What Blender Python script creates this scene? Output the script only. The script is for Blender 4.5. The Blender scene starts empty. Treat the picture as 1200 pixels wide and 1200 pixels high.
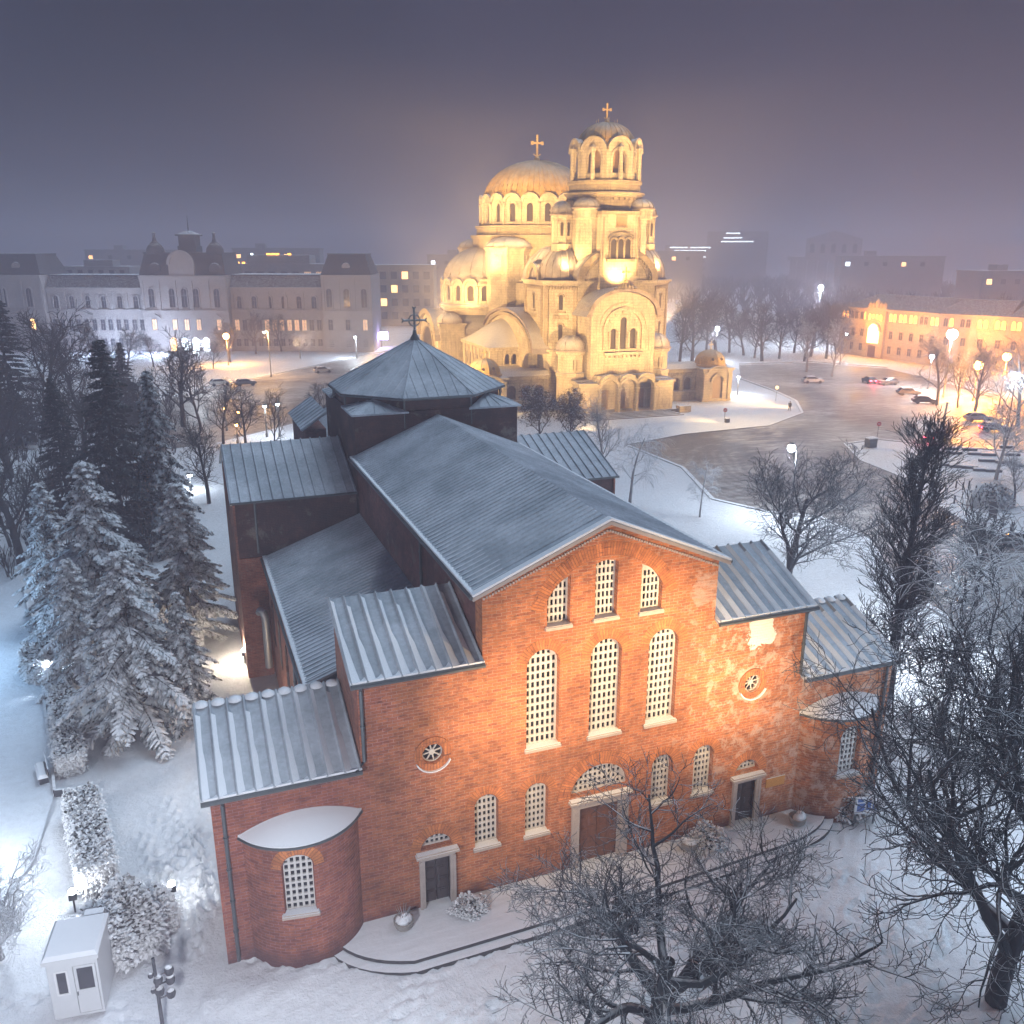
import bpy, bmesh, math, random
import numpy as np
from mathutils import Vector, Matrix
R = math.radians
PI = math.pi
S = bpy.context.scene
COL = S.collection

# ------------------------------------------------------------------ camera, sky, light, exposure
CAMP = Vector((-15.83, -30.19, 27.36))
PITCH, YAW, ROLL, FPX = R(16.842), R(21.007), R(0.138), 1017.3 / 1200
fwd = Vector((math.sin(YAW) * math.cos(PITCH), math.cos(YAW) * math.cos(PITCH), -math.sin(PITCH)))
rgt = Vector((math.cos(YAW), -math.sin(YAW), 0))
upv = rgt.cross(fwd)
rg2 = rgt * math.cos(ROLL) + upv * math.sin(ROLL)
up2 = -rgt * math.sin(ROLL) + upv * math.cos(ROLL)
cam = bpy.data.cameras.new('camera')
camo = bpy.data.objects.new('camera', cam)
COL.objects.link(camo)
M = Matrix((rg2, up2, -fwd)).transposed().to_4x4()
M.translation = CAMP
camo.matrix_world = M
cam.sensor_width = 36
cam.sensor_height = 36
cam.lens = 36 * FPX
cam.clip_end = 4000
S.camera = camo

W = bpy.data.worlds.new('World')
S.world = W
W.use_nodes = True
wn = W.node_tree.nodes
wl = W.node_tree.links
bg = wn['Background']
sky = wn.new('ShaderNodeTexSky')
sky.sky_type = 'NISHITA'
sky.sun_disc = False
sky.sun_elevation = R(-4)
sky.sun_rotation = R(110)
tc = wn.new('ShaderNodeTexCoord')
sx = wn.new('ShaderNodeSeparateXYZ')
wl.new(tc.outputs['Generated'], sx.inputs[0])
rp = wn.new('ShaderNodeValToRGB')
rp.color_ramp.elements[0].position = 0.0
rp.color_ramp.elements[0].color = (0.52, 0.50, 0.76, 1)
rp.color_ramp.elements[1].position = 0.55
rp.color_ramp.elements[1].color = (0.13, 0.14, 0.27, 1)
wl.new(sx.outputs['Z'], rp.inputs[0])
ad = wn.new('ShaderNodeMix')
ad.data_type = 'RGBA'
ad.blend_type = 'ADD'
ad.inputs[0].default_value = 1
side = wn.new('ShaderNodeVectorMath')
side.operation = 'DOT_PRODUCT'
wl.new(tc.outputs['Generated'], side.inputs[0])
side.inputs[1].default_value = (0.93, -0.36, 0.0)
sr = wn.new('ShaderNodeValToRGB')
sr.color_ramp.elements[0].position = 0.25
sr.color_ramp.elements[0].color = (0.55, 0.74, 1.0, 1)
sr.color_ramp.elements[1].position = 0.75
sr.color_ramp.elements[1].color = (1.25, 0.98, 1.08, 1)
hf = wn.new('ShaderNodeMath')
hf.operation = 'MULTIPLY_ADD'
wl.new(side.outputs['Value'], hf.inputs[0])
hf.inputs[1].default_value = 0.5
hf.inputs[2].default_value = 0.5
wl.new(hf.outputs[0], sr.inputs[0])
sm = wn.new('ShaderNodeMix')
sm.data_type = 'RGBA'
sm.blend_type = 'MULTIPLY'
sm.inputs[0].default_value = 1
wl.new(rp.outputs[0], sm.inputs[6])
wl.new(sr.outputs[0], sm.inputs[7])
# low cloud lit unevenly from below
cn = wn.new('ShaderNodeTexNoise')
cn.inputs['Scale'].default_value = 2.2
cn.inputs['Detail'].default_value = 5
cn.inputs['Roughness'].default_value = 0.6
wl.new(tc.outputs['Generated'], cn.inputs['Vector'])
cr = wn.new('ShaderNodeValToRGB')
cr.color_ramp.elements[0].position = 0.3
cr.color_ramp.elements[0].color = (0.72, 0.72, 0.74, 1)
cr.color_ramp.elements[1].position = 0.7
cr.color_ramp.elements[1].color = (1.30, 1.26, 1.26, 1)
wl.new(cn.outputs[0], cr.inputs[0])
sm2 = wn.new('ShaderNodeMix')
sm2.data_type = 'RGBA'
sm2.blend_type = 'MULTIPLY'
sm2.inputs[0].default_value = 1
wl.new(sm.outputs[2], sm2.inputs[6])
wl.new(cr.outputs[0], sm2.inputs[7])
wl.new(sm2.outputs[2], ad.inputs[6])
wl.new(sky.outputs[0], ad.inputs[7])
wl.new(ad.outputs[2], bg.inputs[0])
bg.inputs[1].default_value = 0.075

sun = bpy.data.lights.new('sky_glow', 'SUN')
sun.energy = 2.0
sun.angle = R(50)
sun.color = (0.66, 0.83, 1.0)
suno = bpy.data.objects.new('sky_glow', sun)
COL.objects.link(suno)
suno.rotation_euler = Vector((-0.45, -0.25, -0.85)).to_track_quat('-Z', 'Y').to_euler()

vs = S.view_settings
vs.view_transform = 'Standard'
vs.look = 'None'
vs.gamma = 1
vs.exposure = 0.38
cy = S.cycles
cy.max_bounces = 5
cy.diffuse_bounces = 2
cy.glossy_bounces = 2
cy.transmission_bounces = 2
cy.volume_bounces = 1
cy.sample_clamp_indirect = 3
cy.use_denoising = True


def lamp(kind, loc, energy, color, target=None, size=60, blend=0.6, radius=0.4):
    l = bpy.data.lights.new('lamp_light', kind)
    l.energy = energy
    l.color = color
    l.shadow_soft_size = radius
    o = bpy.data.objects.new('lamp_light', l)
    COL.objects.link(o)
    o.location = loc
    if kind == 'SPOT':
        l.spot_size = R(size)
        l.spot_blend = blend
        o.rotation_euler = (Vector(target) - Vector(loc)).to_track_quat('-Z', 'Y').to_euler()
    return o


# pixel (photo, 1200 px) to ground: used only to read real positions of things
def gnd(px, py, z=0.0):
    d = fwd + rg2 * ((px - 600) / 1017.3) - up2 * ((py - 600) / 1017.3)
    t = (z - CAMP.z) / d.z
    return CAMP + d * t


# ------------------------------------------------------------------ materials
def mat(name):
    m = bpy.data.materials.new(name)
    m.use_nodes = True
    nt = m.node_tree
    b = nt.nodes['Principled BSDF']
    return m, nt.nodes, nt.links, b


def noise(n, l, scale, detail=4, rough=0.6, vec=None, dist=0):
    t = n.new('ShaderNodeTexNoise')
    t.inputs['Scale'].default_value = scale
    t.inputs['Detail'].default_value = detail
    t.inputs['Roughness'].default_value = rough
    t.inputs['Distortion'].default_value = dist
    if vec is not None:
        l.new(vec, t.inputs['Vector'])
    return t.outputs[0]


def ramp(n, l, fac, stops):
    r = n.new('ShaderNodeValToRGB')
    e = r.color_ramp.elements
    while len(e) < len(stops):
        e.new(0.5)
    for q, (p, c) in zip(e, stops):
        q.position = p
        q.color = (c, c, c, 1) if isinstance(c, (int, float)) else (*c, 1)
    l.new(fac, r.inputs[0])
    return r.outputs[0]


def mix(n, l, fac, a, b, bt='MIX'):
    m = n.new('ShaderNodeMix')
    m.data_type = 'RGBA'
    m.blend_type = bt
    for s, v in ((m.inputs[0], fac), (m.inputs[6], a), (m.inputs[7], b)):
        if isinstance(v, (int, float)):
            s.default_value = v
        elif isinstance(v, tuple):
            s.default_value = (*v, 1)
        else:
            l.new(v, s)
    return m.outputs[2]


def mth(n, l, op, a, b=0.0, c=None):
    m = n.new('ShaderNodeMath')
    m.operation = op
    for s, v in zip(m.inputs, (a, b) if c is None else (a, b, c)):
        if isinstance(v, (int, float)):
            s.default_value = v
        else:
            l.new(v, s)
    return m.outputs[0]


def bump(n, l, b, h, strength=0.3, dist=0.05):
    k = n.new('ShaderNodeBump')
    k.inputs['Strength'].default_value = strength
    k.inputs['Distance'].default_value = dist
    l.new(h, k.inputs['Height'])
    l.new(k.outputs[0], b.inputs['Normal'])


def pos(n):
    return n.new('ShaderNodeNewGeometry').outputs['Position']


def upness(n, l, lo=0.35, hi=0.7, wob=0.5, scale=3.0):
    g = n.new('ShaderNodeNewGeometry')
    s = n.new('ShaderNodeSeparateXYZ')
    l.new(g.outputs['Normal'], s.inputs[0])
    nz = noise(n, l, scale, 3, 0.6, g.outputs['Position'])
    v = mth(n, l, 'ADD', s.outputs['Z'], mth(n, l, 'MULTIPLY', mth(n, l, 'SUBTRACT', nz, 0.5), wob))
    mr = n.new('ShaderNodeMapRange')
    mr.inputs[1].default_value = lo
    mr.inputs[2].default_value = hi
    l.new(v, mr.inputs[0])
    return mr.outputs[0]


SNOW = (0.80, 0.83, 0.88)


def plain(name, col, rough=0.7, metal=0.0, var=0.25, scale=3.0, snow=None, wob=0.5):
    m, n, l, b = mat(name)
    p = pos(n)
    nz = noise(n, l, scale, 5, 0.65, p)
    c = mix(n, l, nz, tuple(x * (1 - var) for x in col), tuple(min(1, x * (1 + var)) for x in col))
    if snow:
        c = mix(n, l, upness(n, l, snow[0], snow[1], wob), c, SNOW)
    l.new(c, b.inputs['Base Color'])
    b.inputs['Roughness'].default_value = rough
    b.inputs['Metallic'].default_value = metal
    return m


def emit(name, col, strength):
    m, n, l, b = mat(name)
    b.inputs['Base Color'].default_value = (*col, 1)
    b.inputs['Emission Color'].default_value = (*col, 1)
    b.inputs['Emission Strength'].default_value = strength
    return m


MT = {}


def brick_mat(name, c1, c2, mortar, row=0.115, width=0.38, radial=False, stains=False, sooty=0.0):
    m, n, l, b = mat(name)
    uv = n.new('ShaderNodeUVMap').outputs[0]
    bt = n.new('ShaderNodeTexBrick')
    bt.inputs['Scale'].default_value = 1
    bt.inputs['Brick Width'].default_value = width
    bt.inputs['Row Height'].default_value = row
    bt.inputs['Mortar Size'].default_value = 0.016
    bt.inputs['Mortar Smooth'].default_value = 0.5
    bt.inputs['Bias'].default_value = -0.2
    bt.inputs['Color1'].default_value = (*c1, 1)
    bt.inputs['Color2'].default_value = (*c2, 1)
    bt.inputs['Mortar'].default_value = (*mortar, 1)
    if radial:
        l.new(uv, bt.inputs['Vector'])
    else:
        # old masonry: courses wander a little
        dn = noise(n, l, 0.9, 3, 0.6, uv)
        vm = n.new('ShaderNodeVectorMath')
        vm.operation = 'MULTIPLY_ADD'
        l.new(dn, vm.inputs[0])
        vm.inputs[1].default_value = (0.10, 0.10, 0)
        l.new(uv, vm.inputs[2])
        l.new(vm.outputs[0], bt.inputs['Vector'])
    p = pos(n)
    big = noise(n, l, 0.45, 5, 0.7, p)
    med = noise(n, l, 3.5, 5, 0.75, p)
    c = mix(n, l, 0.85, bt.outputs[0], ramp(n, l, big, [(0.3, 0.42), (0.7, 1.40)]), 'MULTIPLY')
    c = mix(n, l, 0.8, c, ramp(n, l, med, [(0.25, 0.55), (0.75, 1.35)]), 'MULTIPLY')
    # open dark joints and broken edges
    mj = n.new('ShaderNodeMapping')
    mj.inputs['Scale'].default_value = (3.2, 11.0, 1)
    l.new(uv, mj.inputs[0])
    jn = noise(n, l, 1.6, 6, 0.8, mj.outputs[0], 0.4)
    c = mix(n, l, ramp(n, l, jn, [(0.34, 0.5), (0.40, 0.0)]), c, (0.09, 0.034, 0.026))
    # rows of darker burnt bricks
    mp = n.new('ShaderNodeMapping')
    mp.inputs['Scale'].default_value = (1.6, 9.0, 1)
    l.new(uv, mp.inputs[0])
    br = noise(n, l, 1.0, 3, 0.7, mp.outputs[0])
    c = mix(n, l, ramp(n, l, br, [(0.56, 0.0), (0.68, 0.75)]), c, (0.12, 0.045, 0.035))
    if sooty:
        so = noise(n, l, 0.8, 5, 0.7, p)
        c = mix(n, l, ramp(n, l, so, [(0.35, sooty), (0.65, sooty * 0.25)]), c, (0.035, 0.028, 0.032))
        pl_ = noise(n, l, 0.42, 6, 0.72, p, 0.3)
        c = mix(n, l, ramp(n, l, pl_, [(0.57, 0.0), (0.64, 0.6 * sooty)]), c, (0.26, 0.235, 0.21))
    if stains:
        s = n.new('ShaderNodeSeparateXYZ')
        l.new(p, s.inputs[0])
        # limewash remains, mostly on the newer right half of the front
        rx = n.new('ShaderNodeMapRange')
        rx.inputs[1].default_value = 0.5
        rx.inputs[2].default_value = 6.5
        l.new(s.outputs['X'], rx.inputs[0])
        st = noise(n, l, 1.5, 8, 0.78, p, 0.25)
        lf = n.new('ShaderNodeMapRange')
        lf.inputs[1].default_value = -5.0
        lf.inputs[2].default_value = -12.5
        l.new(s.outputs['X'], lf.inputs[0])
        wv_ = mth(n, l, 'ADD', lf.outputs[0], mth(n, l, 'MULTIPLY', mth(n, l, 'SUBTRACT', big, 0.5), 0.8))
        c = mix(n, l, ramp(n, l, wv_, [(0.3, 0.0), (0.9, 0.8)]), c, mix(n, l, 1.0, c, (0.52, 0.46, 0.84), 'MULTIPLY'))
        mk = ramp(n, l, mth(n, l, 'ADD', st, mth(n, l, 'MULTIPLY', rx.outputs[0], 0.10)), [(0.60, 0.0), (0.67, 0.6)])
        mk = mth(n, l, 'MULTIPLY', mk, mth(n, l, 'ADD', mth(n, l, 'MULTIPLY', rx.outputs[0], 0.85), 0.12))
        c = mix(n, l, mk, c, (0.60, 0.45, 0.36))

        def blotch(x, z, rad, thr, dx=1.0):
            vm2 = n.new('ShaderNodeVectorMath')
            vm2.operation = 'DISTANCE'
            l.new(p, vm2.inputs[0])
            vm2.inputs[1].default_value = (x, 0, z)
            nn = noise(n, l, 1.3, 6, 0.7, p, 0.5)
            v = mth(n, l, 'ADD', mth(n, l, 'DIVIDE', vm2.outputs['Value'], rad), mth(n, l, 'MULTIPLY', mth(n, l, 'SUBTRACT', nn, 0.5), 1.7))
            return ramp(n, l, v, [(thr, 1.0), (thr + 0.05, 0.0)])
        c = mix(n, l, blotch(8.1, 10.45, 1.05, 0.72), c, (0.78, 0.70, 0.64))
        c = mix(n, l, mth(n, l, 'MULTIPLY', blotch(5.0, 13.1, 1.3, 0.55), mth(n, l, 'MULTIPLY', ramp(n, l, br, [(0.4, 0.2), (0.55, 1.0)]), 0.6)), c, (0.60, 0.44, 0.36))
        c = mix(n, l, mth(n, l, 'MULTIPLY', blotch(7.75, 7.8, 1.0, 0.85), 0.5), c, (0.62, 0.48, 0.40))
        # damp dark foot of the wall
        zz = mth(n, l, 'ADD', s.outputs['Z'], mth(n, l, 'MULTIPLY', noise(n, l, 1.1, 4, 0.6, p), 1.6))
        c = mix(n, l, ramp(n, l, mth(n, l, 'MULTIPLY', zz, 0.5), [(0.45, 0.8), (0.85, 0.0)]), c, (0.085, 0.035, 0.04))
    l.new(c, b.inputs['Base Color'])
    b.inputs['Roughness'].default_value = 0.92
    bump(n, l, b, mth(n, l, 'ADD', mth(n, l, 'MULTIPLY', bt.outputs['Fac'], -0.6), mth(n, l, 'MULTIPLY', med, 0.9)), 0.8, 0.03)
    return m


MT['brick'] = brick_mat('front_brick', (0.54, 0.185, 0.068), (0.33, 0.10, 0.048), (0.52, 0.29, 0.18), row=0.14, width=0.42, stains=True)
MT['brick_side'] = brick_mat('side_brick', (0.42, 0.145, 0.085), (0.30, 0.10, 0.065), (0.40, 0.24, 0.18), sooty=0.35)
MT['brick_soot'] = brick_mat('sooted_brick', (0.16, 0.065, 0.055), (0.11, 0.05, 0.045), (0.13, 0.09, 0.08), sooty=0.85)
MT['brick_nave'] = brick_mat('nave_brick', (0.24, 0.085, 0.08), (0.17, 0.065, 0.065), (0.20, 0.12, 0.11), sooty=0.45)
MT['arch_brick'] = brick_mat('arch_brick', (0.60, 0.215, 0.075), (0.42, 0.13, 0.05), (0.30, 0.12, 0.06), row=0.62, width=0.13, radial=True)
MT['lattice'] = plain('white_lattice', (0.56, 0.54, 0.52), 0.7, var=0.1)
MT['glass'] = plain('dark_glass', (0.02, 0.025, 0.035), 0.15, var=0.3)
MT['stone_trim'] = plain('pale_stone_trim', (0.42, 0.36, 0.33), 0.85, var=0.25)
MT['sill'] = plain('snowy_sill', (0.45, 0.38, 0.33), 0.8, snow=(0.2, 0.5))
MT['door'] = plain('brown_door', (0.10, 0.045, 0.03), 0.55, var=0.5, scale=8)
MT['door_dark'] = plain('dark_door', (0.045, 0.035, 0.035), 0.55, var=0.5, scale=8)
MT['gutter'] = plain('zinc_gutter', (0.10, 0.115, 0.125), 0.45, metal=0.5, var=0.3)
MT['snow'] = plain('snow', (0.80, 0.83, 0.88), 0.65, var=0.05, scale=6)
MT['iron'] = plain('dark_iron', (0.03, 0.035, 0.045), 0.6, var=0.3)
MT['iron_snow'] = plain('dark_iron_with_snow', (0.018, 0.022, 0.03), 0.6, var=0.3, snow=(0.82, 1.0))
MT['zinc_cross'] = plain('zinc_cross', (0.16, 0.18, 0.19), 0.5, metal=0.4, snow=(0.6, 0.9))


def roof_mat(name, base, cover):
    m, n, l, b = mat(name)
    p = pos(n)
    a = noise(n, l, 0.35, 5, 0.65, p)
    f = noise(n, l, 5.0, 5, 0.75, p)
    c = mix(n, l, mth(n, l, 'MULTIPLY', ramp(n, l, a, [(0.38, 0.35), (0.62, 1.15)]), cover), base, (0.60, 0.65, 0.72))
    c = mix(n, l, 0.7, c, ramp(n, l, f, [(0.3, 0.72), (0.7, 1.15)]), 'MULTIPLY')
    l.new(c, b.inputs['Base Color'])
    b.inputs['Roughness'].default_value = 0.75
    bump(n, l, b, f, 0.35, 0.03)
    return m


MT['roof'] = roof_mat('thin_snow_on_zinc', (0.29, 0.345, 0.40), 0.85)
MT['roof_wing'] = roof_mat('frosted_zinc', (0.24, 0.285, 0.33), 0.6)


# cathedral
def stone_mat(name, c1, c2, line=0.68):
    m, n, l, b = mat(name)
    uv = n.new('ShaderNodeUVMap').outputs[0]
    bt = n.new('ShaderNodeTexBrick')
    bt.inputs['Scale'].default_value = 1
    bt.inputs['Brick Width'].default_value = 1.1
    bt.inputs['Row Height'].default_value = 0.48
    bt.inputs['Mortar Size'].default_value = 0.04
    bt.inputs['Color1'].default_value = (*c1, 1)
    bt.inputs['Color2'].default_value = (*c2, 1)
    bt.inputs['Mortar'].default_value = (*[x * line for x in c1], 1)
    l.new(uv, bt.inputs['Vector'])
    p = pos(n)
    a = noise(n, l, 0.5, 6, 0.7, p)
    c = mix(n, l, 0.8, bt.outputs[0], ramp(n, l, a, [(0.3, 0.55), (0.65, 1.12)]), 'MULTIPLY')
    # rain streaks
    mp = n.new('ShaderNodeMapping')
    mp.inputs['Scale'].default_value = (2.5, 2.5, 0.25)
    l.new(p, mp.inputs[0])
    sk = noise(n, l, 1.0, 5, 0.7, mp.outputs[0])
    c = mix(n, l, ramp(n, l, sk, [(0.50, 0.0), (0.70, 0.75)]), c, tuple(x * 0.30 for x in c1))
    c = mix(n, l, upness(n, l, 0.55, 0.85, 0.5, 1.2), c, (0.72, 0.72, 0.73))
    l.new(c, b.inputs['Base Color'])
    b.inputs['Roughness'].default_value = 0.9
    bump(n, l, b, mth(n, l, 'ADD', a, mth(n, l, 'MULTIPLY', bt.outputs['Fac'], -0.5)), 0.5, 0.12)
    return m


MT['stone'] = stone_mat('pale_ashlar', (0.56, 0.46, 0.31), (0.50, 0.41, 0.28))
MT['stone_trim2'] = stone_mat('carved_cornice', (0.40, 0.31, 0.19), (0.34, 0.26, 0.16))


def dome_mat(name, metal, snowc, lo, hi, wob):
    m, n, l, b = mat(name)
    p = pos(n)
    mp = n.new('ShaderNodeMapping')
    mp.inputs['Scale'].default_value = (1.0, 1.0, 0.35)
    l.new(p, mp.inputs[0])
    a = noise(n, l, 0.9, 6, 0.75, mp.outputs[0])
    c = mix(n, l, ramp(n, l, a, [(0.35, 0.0), (0.7, 1.0)]), tuple(x * 0.45 for x in metal), metal)
    u = upness(n, l, lo, hi, wob, 0.7)
    c = mix(n, l, u, c, snowc)
    l.new(c, b.inputs['Base Color'])
    b.inputs['Roughness'].default_value = 0.6
    bump(n, l, b, a, 0.3, 0.1)
    return m


MT['gold'] = dome_mat('gilded_dome', (0.72, 0.44, 0.12), (0.66, 0.58, 0.44), 0.3, 1.3, 1.3)
MT['gold_bright'] = plain('bright_gilding', (0.75, 0.52, 0.18), 0.4, metal=0.3, var=0.2)
MT['copper'] = dome_mat('snowed_copper', (0.30, 0.21, 0.15), (0.62, 0.58, 0.54), -0.1, 0.75, 0.7)
MT['cath_glass'] = plain('dark_window', (0.05, 0.035, 0.02), 0.8, var=0.5)
MT['mosaic'] = plain('mosaic', (0.28, 0.17, 0.08), 0.5, var=0.6, scale=2)
MT['bell'] = plain('bronze_bell', (0.12, 0.08, 0.04), 0.4, metal=0.6)


# ------------------------------------------------------------------ mesh helpers
def link(o, parent=None):
    COL.objects.link(o)
    if parent is not None:
        o.parent = parent
    return o


def tag(o, label, cat, group=None, kind=None):
    if label:
        o['label'] = label
    if cat:
        o['category'] = cat
    if group:
        o['group'] = group
    if kind:
        o['kind'] = kind
    return o


def empty(name, loc, rz=0.0, label=None, cat=None, group=None):
    o = bpy.data.objects.new(name, None)
    COL.objects.link(o)
    o.location = loc
    o.rotation_euler = (0, 0, rz)
    o.empty_display_size = 0.5
    return tag(o, label, cat, group)


def box_uv(me):
    n = len(me.polygons)
    if not n:
        return
    uvl = me.uv_layers.new(name='UVMap')
    nl = len(me.loops)
    vi = np.empty(nl, np.int32)
    me.loops.foreach_get('vertex_index', vi)
    co = np.empty(len(me.vertices) * 3, np.float32)
    me.vertices.foreach_get('co', co)
    co = co.reshape(-1, 3)[vi]
    nr = np.empty(n * 3, np.float32)
    me.polygons.foreach_get('normal', nr)
    nr = nr.reshape(-1, 3)
    tot = np.empty(n, np.int32)
    me.polygons.foreach_get('loop_total', tot)
    nl_ = np.repeat(nr, tot, axis=0)
    az = np.abs(nl_[:, 2]) > 0.75
    t = np.stack([-nl_[:, 1], nl_[:, 0]], 1)
    ln = np.linalg.norm(t, axis=1, keepdims=True)
    t = t / np.maximum(ln, 1e-6)
    ax = np.abs(nl_[:, 0]) > np.abs(nl_[:, 1])
    u = np.where(ax, co[:, 1], co[:, 0])
    diag = (np.abs(nl_[:, 0]) > 0.2) & (np.abs(nl_[:, 1]) > 0.2)
    u = np.where(diag, co[:, 0] * t[:, 0] + co[:, 1] * t[:, 1], u)
    v = co[:, 2].copy()
    u = np.where(az, co[:, 0], u)
    v = np.where(az, co[:, 1], v)
    uvl.data.foreach_set('uv', np.stack([u, v], 1).astype(np.float32).ravel())


def make(name, verts, faces, m, parent=None, smooth=False, uv=True, loc=None):
    me = bpy.data.meshes.new(name)
    me.from_pydata([tuple(v) for v in verts], [], faces)
    me.update()
    bm = bmesh.new()
    bm.from_mesh(me)
    bmesh.ops.recalc_face_normals(bm, faces=bm.faces)
    bm.to_mesh(me)
    bm.free()
    if uv:
        box_uv(me)
    if smooth is True:
        me.polygons.foreach_set('use_smooth', [True] * len(me.polygons))
    elif smooth:
        me.polygons.foreach_set('use_smooth', [True] * len(me.polygons))
        me.set_sharp_from_angle(angle=R(smooth))
    me.materials.append(m)
    o = bpy.data.objects.new(name, me)
    link(o, parent)
    if loc:
        o.location = loc
    return o


def inst(name, src, parent, loc=(0, 0, 0), rz=0.0, m=None, scale=None):
    o = bpy.data.objects.new(name, src.data if hasattr(src, 'data') else src)
    link(o, parent)
    o.location = loc
    o.rotation_euler = (0, 0, rz)
    if scale:
        o.scale = scale
    if m is not None:
        o.material_slots[0].link = 'OBJECT'
        o.material_slots[0].material = m
    return o


class MB:
    def __init__(s):
        s.v = []
        s.f = []

    def add(s, v, f, mtx=None):
        o = len(s.v)
        if mtx is not None:
            v = [mtx @ Vector(p) for p in v]
        s.v += [tuple(p) for p in v]
        s.f += [tuple(i + o for i in q) for q in f]
        return s

    def box(s, x0, x1, y0, y1, z0, z1, mtx=None):
        v = [(x0, y0, z0), (x1, y0, z0), (x1, y1, z0), (x0, y1, z0), (x0, y0, z1), (x1, y0, z1), (x1, y1, z1), (x0, y1, z1)]
        f = [(0, 3, 2, 1), (4, 5, 6, 7), (0, 1, 5, 4), (1, 2, 6, 5), (2, 3, 7, 6), (3, 0, 4, 7)]
        return s.add(v, f, mtx)

    def prism(s, pts, z0, z1, mtx=None, top=None):
        """plan polygon extruded from z0 to z1 (top: other plan for the upper end)"""
        n = len(pts)
        tp = top or pts
        v = [(x, y, z0) for x, y in pts] + [(x, y, z1) for x, y in tp]
        f = [tuple(reversed(range(n))), tuple(range(n, 2 * n))]
        f += [(i, (i + 1) % n, n + (i + 1) % n, n + i) for i in range(n)]
        return s.add(v, f, mtx)

    def prism_y(s, pts, y0, y1, mtx=None):
        """profile polygon in x,z extruded along y"""
        n = len(pts)
        v = [(x, y0, z) for x, z in pts] + [(x, y1, z) for x, z in pts]
        f = [tuple(range(n)), tuple(reversed(range(n, 2 * n)))]
        f += [(i, n + i, n + (i + 1) % n, (i + 1) % n) for i in range(n)]
        return s.add(v, f, mtx)

    def prism_x(s, pts, x0, x1, mtx=None):
        n = len(pts)
        v = [(x0, y, z) for y, z in pts] + [(x1, y, z) for y, z in pts]
        f = [tuple(range(n)), tuple(reversed(range(n, 2 * n)))]
        f += [(i, n + i, n + (i + 1) % n, (i + 1) % n) for i in range(n)]
        return s.add(v, f, mtx)

    def lathe(s, prof, cx=0, cy=0, n=32, a0=0.0, a1=2 * PI, sx=1.0, sy=1.0, mtx=None):
        full = abs(a1 - a0 - 2 * PI) < 1e-6
        k = n if full else n + 1
        v = []
        for r, z in prof:
            for i in range(k):
                a = a0 + (a1 - a0) * i / n
                v.append((cx + sx * r * math.cos(a), cy + sy * r * math.sin(a), z))
        f = []
        for j in range(len(prof) - 1):
            for i in range(n):
                i2 = (i + 1) % k
                f.append((j * k + i, j * k + i2, (j + 1) * k + i2, (j + 1) * k + i))
        if full:
            if prof[0][0] > 1e-4:
                f.append(tuple(reversed(range(k))))
            if prof[-1][0] > 1e-4:
                f.append(tuple(range((len(prof) - 1) * k, len(prof) * k)))
        return s.add(v, f, mtx)

    def tube(s, pts, r, n=6, cap=True, mtx=None):
        pts = [Vector(p) for p in pts]
        rr = r if isinstance(r, (list, tuple)) else [r] * len(pts)
        v = []
        f = []
        for i, p in enumerate(pts):
            d = (pts[min(i + 1, len(pts) - 1)] - pts[max(i - 1, 0)]).normalized()
            a = d.cross(Vector((0.13, 0.27, 0.95)) if abs(d.z) < 0.9 else Vector((1, 0.1, 0))).normalized()
            b = d.cross(a)
            for k in range(n):
                t = 2 * PI * k / n
                v.append(p + (a * math.cos(t) + b * math.sin(t)) * rr[i])
        for i in range(len(pts) - 1):
            for k in range(n):
                f.append((i * n + k, i * n + (k + 1) % n, (i + 1) * n + (k + 1) % n, (i + 1) * n + k))
        if cap:
            f.append(tuple(reversed(range(n))))
            f.append(tuple(range((len(pts) - 1) * n, len(pts) * n)))
        return s.add(v, f, mtx)

    def build(s, name, m, parent=None, smooth=False, **k):
        return make(name, s.v, s.f, m, parent, smooth, **k)


def arch(cx, w, z0, zs, n=10, rise=None):
    """window outline: straight sides to zs, round (or flatter) head"""
    h = w / 2
    rz = h if rise is None else rise
    p = [(cx - h, z0), (cx + h, z0)]
    for i in range(n + 1):
        a = PI * i / n
        p.append((cx + h * math.cos(a), zs + rz * math.sin(a)))
    return p


def circ(cx, cz, r, n=20):
    return [(cx + r * math.cos(2 * PI * i / n), cz + r * math.sin(2 * PI * i / n)) for i in range(n)]


def panel(outline, holes, thick):
    """upright plate with real openings, front face at y=0, back at y=thick -> (verts, faces)"""
    cu = bpy.data.curves.new('panel', 'CURVE')
    cu.dimensions = '2D'
    cu.fill_mode = 'BOTH'
    cu.extrude = thick / 2
    for lp in [outline] + list(holes):
        sp = cu.splines.new('POLY')
        sp.points.add(len(lp) - 1)
        for q, (x, z) in zip(sp.points, lp):
            q.co = (x, z, 0, 1)
        sp.use_cyclic_u = True
    o = bpy.data.objects.new('panel', cu)
    me = o.to_mesh()
    v = [(q.co.x, q.co.z + thick / 2, q.co.y) for q in me.vertices]
    f = [tuple(p.vertices) for p in me.polygons]
    o.to_mesh_clear()
    bpy.data.objects.remove(o)
    bpy.data.curves.remove(cu)
    return v, f


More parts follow.
